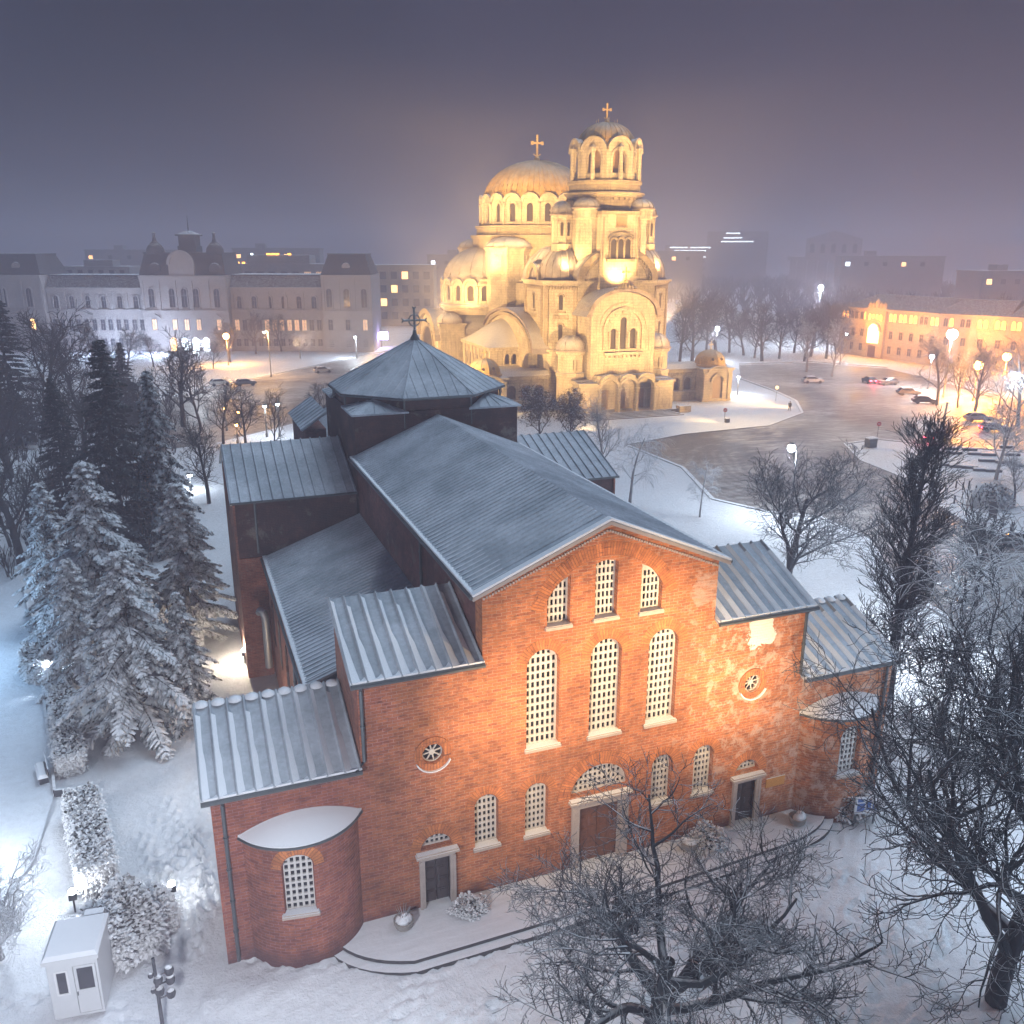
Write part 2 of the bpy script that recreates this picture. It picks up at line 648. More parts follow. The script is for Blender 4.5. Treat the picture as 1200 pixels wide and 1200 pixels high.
def arc_ring(name, cx, zc, r0, r1, a0, a1, y0, y1, m, parent, n=16, rz=1.0):
    """flat brick arch standing y0..y1 in front of the wall, courses running round it"""
    v, f, uv = [], [], []
    for i in range(n + 1):
        a = a0 + (a1 - a0) * i / n
        for r in (r0, r1):
            for y in (y0, y1):
                v.append((cx + r * math.cos(a), y, zc + rz * r * math.sin(a)))
    me = bpy.data.meshes.new(name)
    uvs = []
    rm = (r0 + r1) / 2
    for i in range(n):
        A = i * 4
        B = A + 4
        for q in ((A, B, B + 2, A + 2), (A + 2, B + 2, B + 3, A + 3), (A + 1, A, B, B + 1)):
            f.append(q)
            for k in q:
                j = k // 4
                rr = r1 if (k % 4) >= 2 else r0
                uvs.append(((a0 + (a1 - a0) * j / n) * rm, rr - r0 + 0.0))
    f.append((0, 2, 3, 1))
    uvs += [(0, 0)] * 4
    e = n * 4
    f.append((e, e + 1, e + 3, e + 2))
    uvs += [(0, 0)] * 4
    me.from_pydata(v, [], f)
    ul = me.uv_layers.new(name='UVMap')
    ul.data.foreach_set('uv', [c for q in uvs for c in q])
    me.materials.append(m)
    me.update()
    o = bpy.data.objects.new(name, me)
    return link(o, parent)


def cross_pts(w, h, t, y=0.06):
    """latin cross"""
    b = MB()
    b.box(-t / 2, t / 2, -y, y, 0, h)
    b.box(-w / 2, -t / 2, -y, y, h * 0.62, h * 0.62 + t)
    b.box(t / 2, w / 2, -y, y, h * 0.62, h * 0.62 + t)
    return b


# ------------------------------------------------------------------ ground, roads
def snow_ground(name, tint=(0.80, 0.83, 0.88), tracks=True):
    m, n, l, b = mat(name)
    p = pos(n)
    a = noise(n, l, 0.12, 5, 0.6, p)
    f = noise(n, l, 2.2, 6, 0.7, p)
    g = noise(n, l, 9.0, 4, 0.6, p)
    c = mix(n, l, ramp(n, l, a, [(0.35, 0.0), (0.65, 0.5)]), tint, (0.66, 0.69, 0.74))
    c = mix(n, l, 0.5, c, ramp(n, l, f, [(0.3, 0.78), (0.6, 1.05)]), 'MULTIPLY')
    h = mth(n, l, 'ADD', mth(n, l, 'MULTIPLY', f, 0.6), mth(n, l, 'MULTIPLY', g, 0.25))
    l.new(c, b.inputs['Base Color'])
    b.inputs['Roughness'].default_value = 0.75
    bump(n, l, b, h, 0.9, 0.2)
    return m


def slush(name):
    m, n, l, b = mat(name)
    p = pos(n)
    big = noise(n, l, 0.045, 5, 0.65, p)
    # arcs left by turning wheels: rings far apart, broken up by noise
    mp = n.new('ShaderNodeMapping')
    mp.inputs['Location'].default_value = (-62, -60, 0)
    l.new(p, mp.inputs[0])
    wv = n.new('ShaderNodeTexWave')
    wv.wave_type = 'RINGS'
    wv.rings_direction = 'Z'
    wv.inputs['Scale'].default_value = 0.21
    wv.inputs['Distortion'].default_value = 18
    wv.inputs['Detail'].default_value = 4
    wv.inputs['Detail Scale'].default_value = 0.35
    l.new(mp.outputs[0], wv.inputs['Vector'])
    mp2 = n.new('ShaderNodeMapping')
    mp2.inputs['Rotation'].default_value = (0, 0, R(-20))
    mp2.inputs['Scale'].default_value = (0.22, 0.8, 1)
    l.new(p, mp2.inputs[0])
    st = noise(n, l, 0.8, 6, 0.75, mp2.outputs[0], 0.6)
    fine = noise(n, l, 0.7, 6, 0.75, p)
    v = mth(n, l, 'ADD', mth(n, l, 'MULTIPLY', wv.outputs['Fac'], 0.07), mth(n, l, 'MULTIPLY', st, 0.75))
    v = mth(n, l, 'ADD', v, mth(n, l, 'MULTIPLY', mth(n, l, 'SUBTRACT', big, 0.5), 0.9))
    v = mth(n, l, 'ADD', v, mth(n, l, 'MULTIPLY', mth(n, l, 'SUBTRACT', fine, 0.5), 0.35))
    k = ramp(n, l, v, [(0.30, 0.0), (0.62, 0.85)])
    c = mix(n, l, k, (0.10, 0.088, 0.08), (0.60, 0.58, 0.57))
    l.new(c, b.inputs['Base Color'])
    l.new(ramp(n, l, v, [(0.3, 0.42), (0.6, 0.8)]), b.inputs['Roughness'])
    bump(n, l, b, v, 0.4, 0.08)
    return m


MT['ground'] = snow_ground('fresh_snow_ground')
MT['flat_snow'] = snow_ground('swept_snow', (0.76, 0.79, 0.84), False)
MT['slush'] = slush('slushy_asphalt')
MT['kerb'] = plain('kerb_stone', (0.26, 0.26, 0.27), 0.85, snow=(0.25, 0.6), wob=0.9)


def sheet(name, pts, z, m, kind='structure'):
    o = make(name, [(x, y, z) for x, y in pts], [tuple(range(len(pts)))], m)
    o['kind'] = kind
    return o


def px(*q):
    return [(gnd(x, y).x, gnd(x, y).y) for x, y in q]


def grid_ground():
    """one sheet to the horizon; near the church it is fine enough to carry real footprints and drifts"""
    ar = np.arange
    xs = np.unique(np.round(np.concatenate([[-1600, -380, -250, -150, -100, -70], ar(-50, -27, 1.0), ar(-27, -15.4, 0.13), ar(-15.4, 18, 0.22), ar(18, 41, 1.0), [50, 70, 100, 150, 250, 400, 520, 1700]]), 3))
    ys = np.unique(np.round(np.concatenate([[-95, -75, -60], ar(-45, -17, 1.0), ar(-17, 18.5, 0.15), ar(19, 46, 1.0), [60, 80, 120, 180, 260, 400, 600, 800, 2100]]), 3))
    X, Y = np.meshgrid(xs, ys)
    Z = 0.10 * np.sin(X * 0.35 + 1.3 * np.sin(Y * 0.27)) * np.cos(Y * 0.31) - 0.12
    r = np.random.default_rng(5)
    for k in range(26):
        fx, fy, ph = r.normal(0, 1.6, 2).tolist() + [r.uniform(0, 6.3)]
        Z += 0.006 * np.sin(fx * X + fy * Y + ph)

    def dent(x, y, a, lx, ly, dep):
        i0, i1 = np.searchsorted(xs, [x - 0.9, x + 0.9])
        j0, j1 = np.searchsorted(ys, [y - 0.9, y + 0.9])
        if i1 - i0 < 2 or j1 - j0 < 2:
            return
        dx, dy = X[j0:j1, i0:i1] - x, Y[j0:j1, i0:i1] - y
        u, w = dx * math.cos(a) + dy * math.sin(a), -dx * math.sin(a) + dy * math.cos(a)
        q = (u / lx) ** 2 + (w / ly) ** 2
        Z[j0:j1, i0:i1] += -dep * np.exp(-q * 1.4) + dep * 0.45 * np.exp(-(np.sqrt(q) - 1.5) ** 2 * 4)
    # walks beside the north wall
    for k in range(15):
        x, y, a = r.uniform(-20.5, -16.9), r.uniform(1.0, 4.0), math.pi / 2 + r.normal(0, 0.2)
        sd = 1
        for st in range(r.integers(14, 34)):
            dent(x + 0.13 * sd * math.sin(a), y - 0.13 * sd * math.cos(a), a, 0.24, 0.14, r.uniform(0.10, 0.20))
            sd = -sd
            a += r.normal(0, 0.16)
            x += 0.42 * math.cos(a)
            y += 0.42 * math.sin(a)
            if not (-22 < x < -16.6):
                a = math.pi - a
    # walks and churned snow on the square in front
    for k in range(48):
        x, y, a = r.uniform(-20, 14), r.uniform(-15, -3.6), r.uniform(-0.5, 0.5) + (math.pi if r.random() < 0.5 else 0)
        sd = 1
        for st in range(r.integers(16, 50)):
            dent(x + 0.14 * sd * math.sin(a), y - 0.14 * sd * math.cos(a), a, 0.27, 0.17, r.uniform(0.08, 0.17))
            sd = -sd
            a += r.normal(0, 0.10)
            x += 0.5 * math.cos(a)
            y += 0.5 * math.sin(a)
    # drift banked against the left wing and apse
    dd = np.maximum(0, 1 - np.abs(Y + 1.9) / 1.1) * ((X > -17.5) & (X < -12.5))
    Z += 0.16 * dd * (0.7 + 0.3 * np.sin(X * 3.1 + np.sin(Y * 5)))
    e = np.clip(np.minimum.reduce([X + 50, 40 - X, Y + 45, 45 - Y]) / 8, 0, 1)
    Z *= e
    k = len(xs)
    V = np.stack([X, Y, Z], -1).reshape(-1, 3)
    I = (np.arange(len(ys) - 1)[:, None] * k + np.arange(k - 1)[None, :])
    F = np.stack([I, I + 1, I + k + 1, I + k], -1).reshape(-1, 4)
    o = make('ground', V.tolist(), [tuple(q) for q in F.tolist()], MT['ground'], smooth=True)
    o['kind'] = 'structure'


grid_ground()
plaza = px((735, 522), (800, 548), (835, 585), (900, 600), (960, 606), (1015, 630), (1055, 690), (1120, 730), (1290, 790), (1330, 690),
           (1200, 642), (1130, 610), (1090, 585), (1060, 560), (1010, 540), (990, 520), (1030, 515), (1100, 522), (1200, 530), (1290, 530), (1290, 488),
           (1205, 470), (1120, 452), (1040, 432), (950, 425), (866, 428), (868, 445), (905, 458), (932, 470), (938, 484), (900, 498), (800, 508))
sheet('plaza_road', plaza, 0.02, MT['slush'])
gs = px((150, 480), (240, 456), (300, 444), (430, 416), (560, 398), (640, 400), (560, 425), (500, 450), (440, 470), (330, 500), (250, 520), (170, 530))
sheet('side_street', gs, 0.02, MT['slush'])
far = px((866, 424), (950, 421), (1040, 428), (1040, 423), (950, 416), (866, 419))
sheet('far_pavement', far, 0.06, MT['flat_snow'])


def kerb(name, pts, w=0.5, h=0.10, z=0.0, m=None):
    b = MB()
    for (x0, y0), (x1, y1) in zip(pts, pts[1:]):
        d = Vector((x1 - x0, y1 - y0))
        L = d.length
        if L < 0.05:
            continue
        mt = Matrix.Translation((x0, y0, z)) @ Matrix.Rotation(math.atan2(d.y, d.x), 4, 'Z')
        b.box(0.004, L - 0.004, -w / 2, w / 2, -0.3, h, mt)
    o = b.build(name, m or MT['kerb'])
    o['kind'] = 'structure'
    return o


kerb('plaza_kerb', px((735, 522), (800, 548), (835, 585), (900, 600), (960, 606), (1015, 630), (1055, 690), (1120, 730), (1290, 790)))
kerb('island_kerb', px((1330, 690), (1200, 642), (1130, 610), (1090, 585), (1060, 560), (1010, 540), (990, 520), (1030, 515), (1100, 522), (1200, 530)))
kerb('cathedral_kerb', px((866, 443), (905, 457), (933, 470), (940, 484), (900, 499), (800, 509), (735, 521)), 0.5, 0.12)
kerb('far_kerb', px((866, 427), (950, 424), (1040, 431)), 0.4, 0.18)
kerb('street_kerb', px((240, 455), (300, 443), (430, 415), (500, 405)), 0.5, 0.12)

# footpath on the left with its low edging
path = px((-120, 1100), (-120, 760), (-10, 640), (30, 690), (47, 765), (64, 931), (40, 1010), (-40, 1110))
sheet('footpath', path, 0.06, snow_ground('trodden_path_snow', (0.70, 0.76, 0.84)))
kerb('footpath_edging', px((28, 690), (45, 765), (65, 931), (111, 927)), 0.16, 0.34, -0.05, plain('dark_edging', (0.05, 0.055, 0.065), 0.8, snow=(0.75, 1.0)))

# terrace with two steps along the church front
def arcp(pts, n=8):
    """round the corners of the terrace outline with quadratic curves"""
    out = []
    for i in range(0, len(pts) - 2, 2):
        a, b, c = [Vector(q) for q in pts[i:i + 3]]
        for k in range(n + 1):
            t = k / n
            out.append(tuple(a * (1 - t) ** 2 + b * 2 * t * (1 - t) + c * t * t))
    return out


def terrace(name, off, z0, z1):
    front = arcp([(-12.2 - off, -0.5), (-11.6 - off, -2.1 - off), (-9.4, -2.75 - off), (0, -2.7 - off), (9.4, -2.1 - off), (12.0 + off, -1.8 - off), (12.7 + off, -0.4)], 8)
    pl = [(-12.2 - off, 0.4)] + front + [(12.7 + off, 0.4)]
    b = MB()
    b.prism(pl, z0, z1)
    o = b.build(name, MT['terrace'])
    o['kind'] = 'structure'


tm, tn, tl, tb = mat('snowy_terrace')
g_ = tn.new('ShaderNodeNewGeometry')
s_ = tn.new('ShaderNodeSeparateXYZ')
tl.new(g_.outputs['Normal'], s_.inputs[0])
tnz = noise(tn, tl, 2.0, 5, 0.7, g_.outputs['Position'])
mp_ = tn.new('ShaderNodeMapping')
mp_.inputs['Scale'].default_value = (0.35, 2.2, 1)
tl.new(g_.outputs['Position'], mp_.inputs[0])
tst = noise(tn, tl, 1.5, 5, 0.7, mp_.outputs[0])
tc_ = mix(tn, tl, ramp(tn, tl, tst, [(0.4, 0.0), (0.7, 0.35)]), (0.78, 0.81, 0.86), (0.50, 0.50, 0.52))
tc_ = mix(tn, tl, ramp(tn, tl, s_.outputs['Z'], [(0.5, 0.0), (0.8, 1.0)]), (0.055, 0.055, 0.06), tc_)
tl.new(tc_, tb.inputs['Base Color'])
tb.inputs['Roughness'].default_value = 0.8
bump(tn, tl, tb, mth(tn, tl, 'ADD', tnz, tst), 0.5, 0.06)
MT['terrace'] = tm
terrace('terrace_lower_step', 0.42, -0.3, 0.06)
terrace('terrace', 0.0, 0.05, 0.22)

# ------------------------------------------------------------------ the brick church
CH = empty('brick_church', (0, 0, 0), 0, 'red brick basilica with snow dusted zinc roofs and white lattice windows', 'church')
WN, HN, HR = 5.5, 14.4, 16.66
W2, H2 = 10.63, 11.47
W3, H3 = 16.35, 7.72
TH = 0.85

# openings of the front: (name, outline)
tall = [arch(c, 1.5, 6.87, 10.7, 12) for c in (-2.81, 0.13, 2.95)]
uppl = [(-2.68, 12.43), (-1.64, 12.43), (-1.64, 14.62), (-1.95, 14.46), (-2.3, 14.2), (-2.55, 13.92), (-2.68, 13.70)]
uppr = [(1.66, 12.43), (2.70, 12.43), (2.70, 13.80), (2.55, 14.05), (2.3, 14.28), (1.98, 14.5), (1.66, 14.66)]
uppc = [(-0.51, 12.46), (0.54, 12.46), (0.54, 14.93), (0.28, 15.02), (0.0, 15.05), (-0.26, 15.02), (-0.51, 14.93)]
low = [arch(c, 1.08, 2.53, 4.56, 10) for c in (-5.37, -3.04, 3.23, 5.48)]
lun_main = [(-1.40, 3.92)] + [(0.05 + 1.45 * math.cos(a), 3.92 + 1.42 * math.sin(a)) for a in [PI * i / 16 for i in range(0, 17)]][:-1] + [(-1.40, 3.93)]
lun_main = [(0.05 + 1.45 * math.cos(PI * i / 16), 3.92 + 1.42 * math.sin(PI * i / 16)) for i in range(17)]
SD = (-7.63, 8.02)
lun_side = [[(c + 0.68 * math.cos(PI * i / 12), 3.05 + 0.68 * math.sin(PI * i / 12)) for i in range(13)] for c in SD]
RW = ((-7.68, 7.62), (7.87, 7.88))
rounds = [circ(x, z, 0.44, 20) for x, z in RW]
door_main = [(-1.02, 0.2), (1.12, 0.2), (1.12, 3.34), (-1.02, 3.34)]
door_side = [[(c - 0.56, 0.18), (c + 0.56, 0.18), (c + 0.56, 2.62), (c - 0.56, 2.62)] for c in SD]

outl = [(-W3, -0.5), (W3, -0.5), (W3, H3), (W2, H3), (W2, H2), (WN, H2), (WN, HN), (0, HR), (-WN, HN), (-WN, H2), (-W2, H2), (-W2, H3), (-W3, H3)]
v, f = panel(outl, tall + [uppl, uppr, uppc] + low + [lun_main] + lun_side + rounds + [door_main] + door_side, TH)
front = make('facade_wall', v, f, MT['brick'], CH)


def inside(poly, x, z):
    c = False
    n = len(poly)
    for i in range(n):
        (x1, z1), (x2, z2) = poly[i], poly[(i + 1) % n]
        if (z1 > z) != (z2 > z) and x < (x2 - x1) * (z - z1) / (z2 - z1) + x1:
            c = not c
    return c


def lattice_window(outline, nx, pitch_z, y=0.30, parent=CH, sill=True, rect=None, mtx=None):
    """white pierced plate + dark glass behind it + snowy sill"""
    xs = [p[0] for p in outline]
    zs = [p[1] for p in outline]
    x0, x1, z0, z1 = min(xs), max(xs), min(zs), max(zs)
    px_ = (x1 - x0) / (nx + 0.35)
    hw, hh = px_ * 0.60, pitch_z * 0.68
    holes = []
    k = int((z1 - z0 - 0.05) / pitch_z) + 1
    for j in range(k):
        for i in range(nx):
            cx = x0 + px_ * (i + 0.675)
            cz = z0 + 0.05 + pitch_z * (j + 0.5)
            t = [(cx - hw / 2, cz - hh / 2), (cx + hw / 2, cz - hh / 2), (cx + hw / 2, cz + hh / 2), (cx - hw / 2, cz + hh / 2)]
            if all(inside(outline, a, b) for a, b in t):
                holes.append(t)
            else:
                # part cells under the curved head
                t2 = [(cx - hw / 2, cz - hh / 2), (cx + hw / 2, cz - hh / 2), (cx + hw / 2, cz), (cx - hw / 2, cz)]
                if all(inside(outline, a, b + 0.03) for a, b in t2):
                    holes.append(t2)
    ccx, ccz = (x0 + x1) / 2, (z0 + z1) / 2
    big = [(ccx + (a - ccx) * 1.03, ccz + (b - ccz) * 1.012) for a, b in outline]
    v, f = panel(big, holes, 0.07)
    mt = mtx or Matrix()
    v = [mt @ Vector((a, b + y, c)) for a, b, c in v]
    w = make('window', v, f, MT['lattice'], parent)
    g = MB()
    g.prism_y(outline, y + 0.16, y + 0.2, mt)
    g.build('glass', MT['glass'], w)
    if sill:
        s = MB()
        s.box(x0 - 0.09, x1 + 0.09, -0.13, y - 0.004, z0 - 0.13, z0 - 0.004, mt)
        s.box(x0 - 0.07, x1 + 0.07, -0.10, y - 0.02, z0 - 0.002, z0 + 0.05, mt)
        s.build('sill', MT['sill'], w)
    return w


for o_ in tall:
    lattice_window(o_, 6, 0.375)
for o_ in (uppl, uppc, uppr):
    lattice_window(o_, 5, 0.36)
for o_ in low:
    lattice_window(o_, 5, 0.31)
lattice_window(lun_main, 12, 0.28, sill=False)
for o_ in lun_side:
    lattice_window(o_, 6, 0.23, sill=False)

# brick arches over the openings
for c in (-2.81, 0.13, 2.95):
    arc_ring('brick_arch', c, 10.7, 0.76, 1.22, 0, PI, -0.012, 0.05, MT['arch_brick'], CH)
for c in (-5.37, -3.04, 3.23, 5.48):
    arc_ring('brick_arch', c, 4.56, 0.56, 0.98, 0, PI, -0.012, 0.05, MT['arch_brick'], CH)
arc_ring('brick_arch', 0.05, 3.92, 1.47, 2.15, 0, PI, -0.012, 0.05, MT['arch_brick'], CH, 24)
for c in SD:
    arc_ring('brick_arch', c, 3.05, 0.70, 1.15, 0, PI, -0.012, 0.05, MT['arch_brick'], CH)
arc_ring('brick_arch', 0.02, 12.2, 3.05, 3.62, R(18), R(162), -0.012, 0.05, MT['arch_brick'], CH, 28)

for (cx, cz) in RW:
    b = MB()
    k = 28
    vv, ff = panel(circ(cx, cz, 0.78, k), [circ(cx, cz, 0.46, k)], 0.10)
    vv = [(a, q - 0.06, c) for a, q, c in vv]
    rs = make('round_window', vv, ff, MT['arch_brick'], CH)
    b = MB()
    for i in range(8):
        a = i * PI / 4 + 0.2
        b.tube([(cx + 0.10 * math.cos(a), 0.18, cz + 0.10 * math.sin(a)), (cx + 0.45 * math.cos(a), 0.18, cz + 0.45 * math.sin(a))], 0.035, 5)
    b.lathe([(0.0, -0.05), (0.13, -0.05), (0.13, 0.05), (0.0, 0.05)], n=14, mtx=Matrix.Translation((cx, 0.18, cz)) @ Matrix.Rotation(R(90), 4, 'X'))
    vv, ff = panel(circ(cx, cz, 0.455, k), [circ(cx, cz, 0.40, k)], 0.08)
    b.add([(a, q + 0.14, c) for a, q, c in vv], ff)
    b.build('spokes', MT['lattice'], rs)
    b = MB()
    b.prism_y(circ(cx, cz, 0.44, k), 0.34, 0.36)
    b.build('glass', MT['glass'], rs)
    b = MB()
    for i in range(9):
        a = PI + R(25) + R(130) * i / 9
        a2 = PI + R(25) + R(130) * (i + 1) / 9
        b.box(-0.5, 0.5, -0.16, -0.01, 0, 0.05, Matrix.Translation((cx + 0.80 * math.cos((a + a2) / 2), 0, cz + 0.80 * math.sin((a + a2) / 2))) @ Matrix.Rotation(-((a + a2) / 2 + PI / 2), 4, 'Y') @ Matrix.Diagonal((0.19, 1, 1, 1)))
    b.build('snow_ledge', MT['snow'], rs)


def church_door(cx, hw, z0, z1, jw, lintel, m, leaves, rows, big):
    """stone surround, two panelled leaves"""
    fr = MB()
    zt = z1 + jw * 0.9
    fr.box(cx - hw - jw, cx - hw, -0.14, 0.25, z0, z1)
    fr.box(cx + hw, cx + hw + jw, -0.14, 0.25, z0, z1)
    fr.box(cx - hw - jw, cx + hw + jw, -0.15, 0.25, z1, zt)
    fr.box(cx - hw - jw - 0.02, cx - hw - jw + 0.10, -0.18, -0.14, z0, z1)
    fr.box(cx + hw + jw - 0.10, cx + hw + jw + 0.02, -0.18, -0.14, z0, z1)
    d = fr.build('door', MT['stone_trim'], CH)
    co = MB()
    co.box(cx - hw - jw - 0.16, cx + hw + jw + 0.16, -0.30, 0.1, zt, zt + 0.10)
    co.box(cx - hw - jw - 0.12, cx + hw + jw + 0.12, -0.26, 0.08, zt + 0.10, zt + 0.18)
    co.build('lintel', MT['sill'], d)
    for s in (-1, 1):
        lf = MB()
        xa, xb = (cx - hw, cx - 0.015) if s < 0 else (cx + 0.015, cx + hw)
        lf.box(xa, xb, 0.22, 0.28, z0 + 0.03, z1)
        nw = 2 if big else 1
        for i in range(nw):
            for j in range(rows):
                a = xa + (xb - xa) * (i + 0.10) / nw
                b_ = xa + (xb - xa) * (i + 0.90) / nw
                c = z0 + 0.1 + (z1 - z0 - 0.15) * (j + 0.08) / rows
                e = z0 + 0.1 + (z1 - z0 - 0.15) * (j + 0.92) / rows
                lf.box(a, b_, 0.19, 0.22, c, e)
                lf.box(a + 0.07, b_ - 0.07, 0.165, 0.19, c + 0.07, e - 0.07)
        lf.build('door_leaf', m, d)
    h = MB()
    h.tube([(cx + 0.1, 0.13, z0 + 1.05), (cx + 0.1, 0.10, z0 + 1.2), (cx + 0.1, 0.13, z0 + 1.35)], 0.025, 6)
    h.build('handle', MT['gutter'], d)


church_door(0.05, 1.04, 0.2, 3.34, 0.36, 0, plain('carved_brown_door', (0.16, 0.065, 0.035), 0.5, var=0.6, scale=6), 2, 5, True)
for c in SD:
    church_door(c, 0.56, 0.18, 2.62, 0.22, 0, MT['door_dark'], 2, 4, False)


# ---- roofs
def ribbed(name, eL, eR, tR, tL, ribs, m, parent, rib_h=0.10, rib_w=0.16, snow=True, thick=0.10, seed=1, drift=0.5, wedge=1.0):
    """sloping metal sheet from eave corners eL,eR to top corners tR,tL with standing seams and snow caught along them"""
    eL, eR, tR, tL = map(Vector, (eL, eR, tR, tL))
    nrm = (eR - eL).cross(tL - eL).normalized()
    if nrm.z < 0:
        nrm = -nrm
    b = MB()
    b.add([eL, eR, tR, tL, eL - nrm * thick, eR - nrm * thick, tR - nrm * thick, tL - nrm * thick],
          [(0, 1, 2, 3), (7, 6, 5, 4), (0, 4, 5, 1), (1, 5, 6, 2), (2, 6, 7, 3), (3, 7, 4, 0)])
    rnd = random.Random(seed)
    sn = MB()
    along = (eR - eL).normalized()
    down0 = (eL - tL).normalized()
    for i in range(ribs + 1):
        t = i / ribs
        t = min(max(t, 0.012), 0.988)
        p, q = eL.lerp(eR, t), tL.lerp(tR, t)
        p = p + down0 * 0.03
        a = along * rib_w / 2
        h = nrm * rib_h
        lo = nrm * 0.003
        b.add([p - a - lo, p + a - lo, p + h + a * 0.25, p + h - a * 0.25, q - a - lo, q + a - lo, q + h + a * 0.25, q + h - a * 0.25],
              [(0, 1, 2, 3), (7, 6, 5, 4), (0, 4, 5, 1), (1, 5, 6, 2), (2, 6, 7, 3), (3, 7, 4, 0)])
        if snow and i < ribs:
            # wedge of snow lodged on the near side of the seam, thinning uphill
            seg = 7
            top = rnd.uniform(0.78, 1.0) * min(1, wedge)
            rows = []
            for j in range(seg + 1):
                s = top * j / seg
                c = p.lerp(q, s)
                w = rib_w * (0.70 + 1.15 * drift * (1 - s) ** 2) * rnd.uniform(0.88, 1.1)
                if s > 0.42:
                    w = rib_w * 0.62 * rnd.uniform(0.8, 1.1)
                rows.append((c + nrm * (rib_h * 1.06) + a * 0.1, c + a + along * w + nrm * 0.006, c + a * 0.2 + nrm * 0.0))
            for j in range(seg):
                A, B = rows[j], rows[j + 1]
                sn.add([A[0], A[1], A[2], B[0], B[1], B[2]], [(0, 1, 4, 3), (1, 2, 5, 4), (2, 0, 3, 5)] + ([(0, 2, 1)] if j == 0 else []) + ([(3, 4, 5)] if j == seg - 1 else []))
    roof = b.build(name, m, parent)
    if snow:
        # ridge of snow along the eave, scooped between the seams
        L = (eR - eL).length
        n = ribs * 6
        down = (eL - tL).normalized()
        rows = []
        for i in range(n + 1):
            t = i / n
            ph = (t * ribs) % 1.0
            d = (0.13 + 0.30 * drift * (2 * abs(ph - 0.5)) ** 2) * rnd.uniform(0.85, 1.15)
            c = eL.lerp(eR, t)
            rows.append((c + down * 0.05, c + nrm * 0.10 + down * 0.0, c - down * d + nrm * 0.008, c - nrm * 0.02))
        for i in range(n):
            A, B = rows[i], rows[i + 1]
            sn.add(list(A) + list(B), [(0, 1, 5, 4), (1, 2, 6, 5), (2, 3, 7, 6), (3, 0, 4, 7)] + ([(3, 2, 1, 0)] if i == 0 else []) + ([(4, 5, 6, 7)] if i == n - 1 else []))
        sn.build('snow_cover', MT['snow'], roof, smooth=50)
    return roof


def gutter(pts, r=0.085, parent=CH):
    b = MB()
    b.tube(pts, r, 8)
    return b.build('gutter', MT['gutter'], parent, smooth=40)


def downpipe(pts, parent=CH):
    b = MB()
    b.tube(pts, 0.075, 8)
    for p, q in zip(pts, pts[1:]):
        p, q = Vector(p), Vector(q)
        if abs((q - p).normalized().z) > 0.9:
            k = int((q - p).length / 1.6)
            for i in range(1, k + 1):
                c = p.lerp(q, i / (k + 1))
                b.lathe([(0.0, -0.04), (0.105, -0.04), (0.105, 0.04), (0.0, 0.04)], c.x, c.y, 8, mtx=Matrix.Translation((0, 0, c.z)))
    return b.build('downpipe', MT['gutter'], parent, smooth=40)


OV = 0.28
LN = 25.0
# nave walls and roof
b = MB()
for s in (-1, 1):
    xa, xb = sorted((s * WN, s * (WN - 0.8)))
    b.box(xa, xb, TH + 0.003, LN, 0, HN - 0.05)
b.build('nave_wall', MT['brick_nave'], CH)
for s in (-1, 1):
    eL, eR, tR, tL = (s * (WN + 0.42), -0.22, HN - 0.04), (s * (WN + 0.42), LN, HN - 0.04), (0, LN, HR + 0.17), (0, -0.22, HR + 0.17)
    q = ribbed('nave_roof', eL, eR, tR, tL, 62, MT['roof'], CH, 0.055, 0.10, True, 0.14, 3 + s, 0.35, 0.30)
    gutter([(s * (WN + 0.50), -0.2, HN - 0.13), (s * (WN + 0.50), LN, HN - 0.13)])
# raking cornice with snow lip on the gable
b = MB()
sb = MB()
for s in (-1, 1):
    a, c = Vector((s * (WN + 0.45), -0.26, HN - 0.26)), Vector((0, -0.26, HR - 0.02))
    w = Vector((0, 0.30, 0))
    u = Vector((0, 0, 0.16))
    b.add([a, c, c + u, a + u, a + w, c + w, c + w + u, a + w + u], [(0, 1, 2, 3), (7, 6, 5, 4), (0, 4, 5, 1), (1, 5, 6, 2), (2, 6, 7, 3), (3, 7, 4, 0)])
    a2, c2 = a + Vector((0, -0.02, 0.20)), c + Vector((0, -0.02, 0.20))
    w2, u2 = Vector((0, 0.34, 0)), Vector((0, 0, 0.10))
    sb.add([a2, c2, c2 + u2, a2 + u2, a2 + w2, c2 + w2, c2 + w2 + u2, a2 + w2 + u2], [(0, 1, 2, 3), (7, 6, 5, 4), (0, 4, 5, 1), (1, 5, 6, 2), (2, 6, 7, 3), (3, 7, 4, 0)])
# saw-tooth brick band under the cornice
for s in (-1, 1):
    k = 44
    for i in range(k):
        t = (i + 0.5) / k
        x = s * WN * (1 - t)
        z = HN + (HR - HN) * t - 0.26
        b.box(x - 0.035, x + 0.035, -0.07, 0.02, z - 0.10, z)
rk = b.build('gable_cornice', MT['stone_trim'], CH)
sb.build('snow_lip', MT['snow'], rk)
downpipe([(-WN - 0.10, 9.0, HN - 0.15), (-WN - 0.10, 9.0, 10.9)])

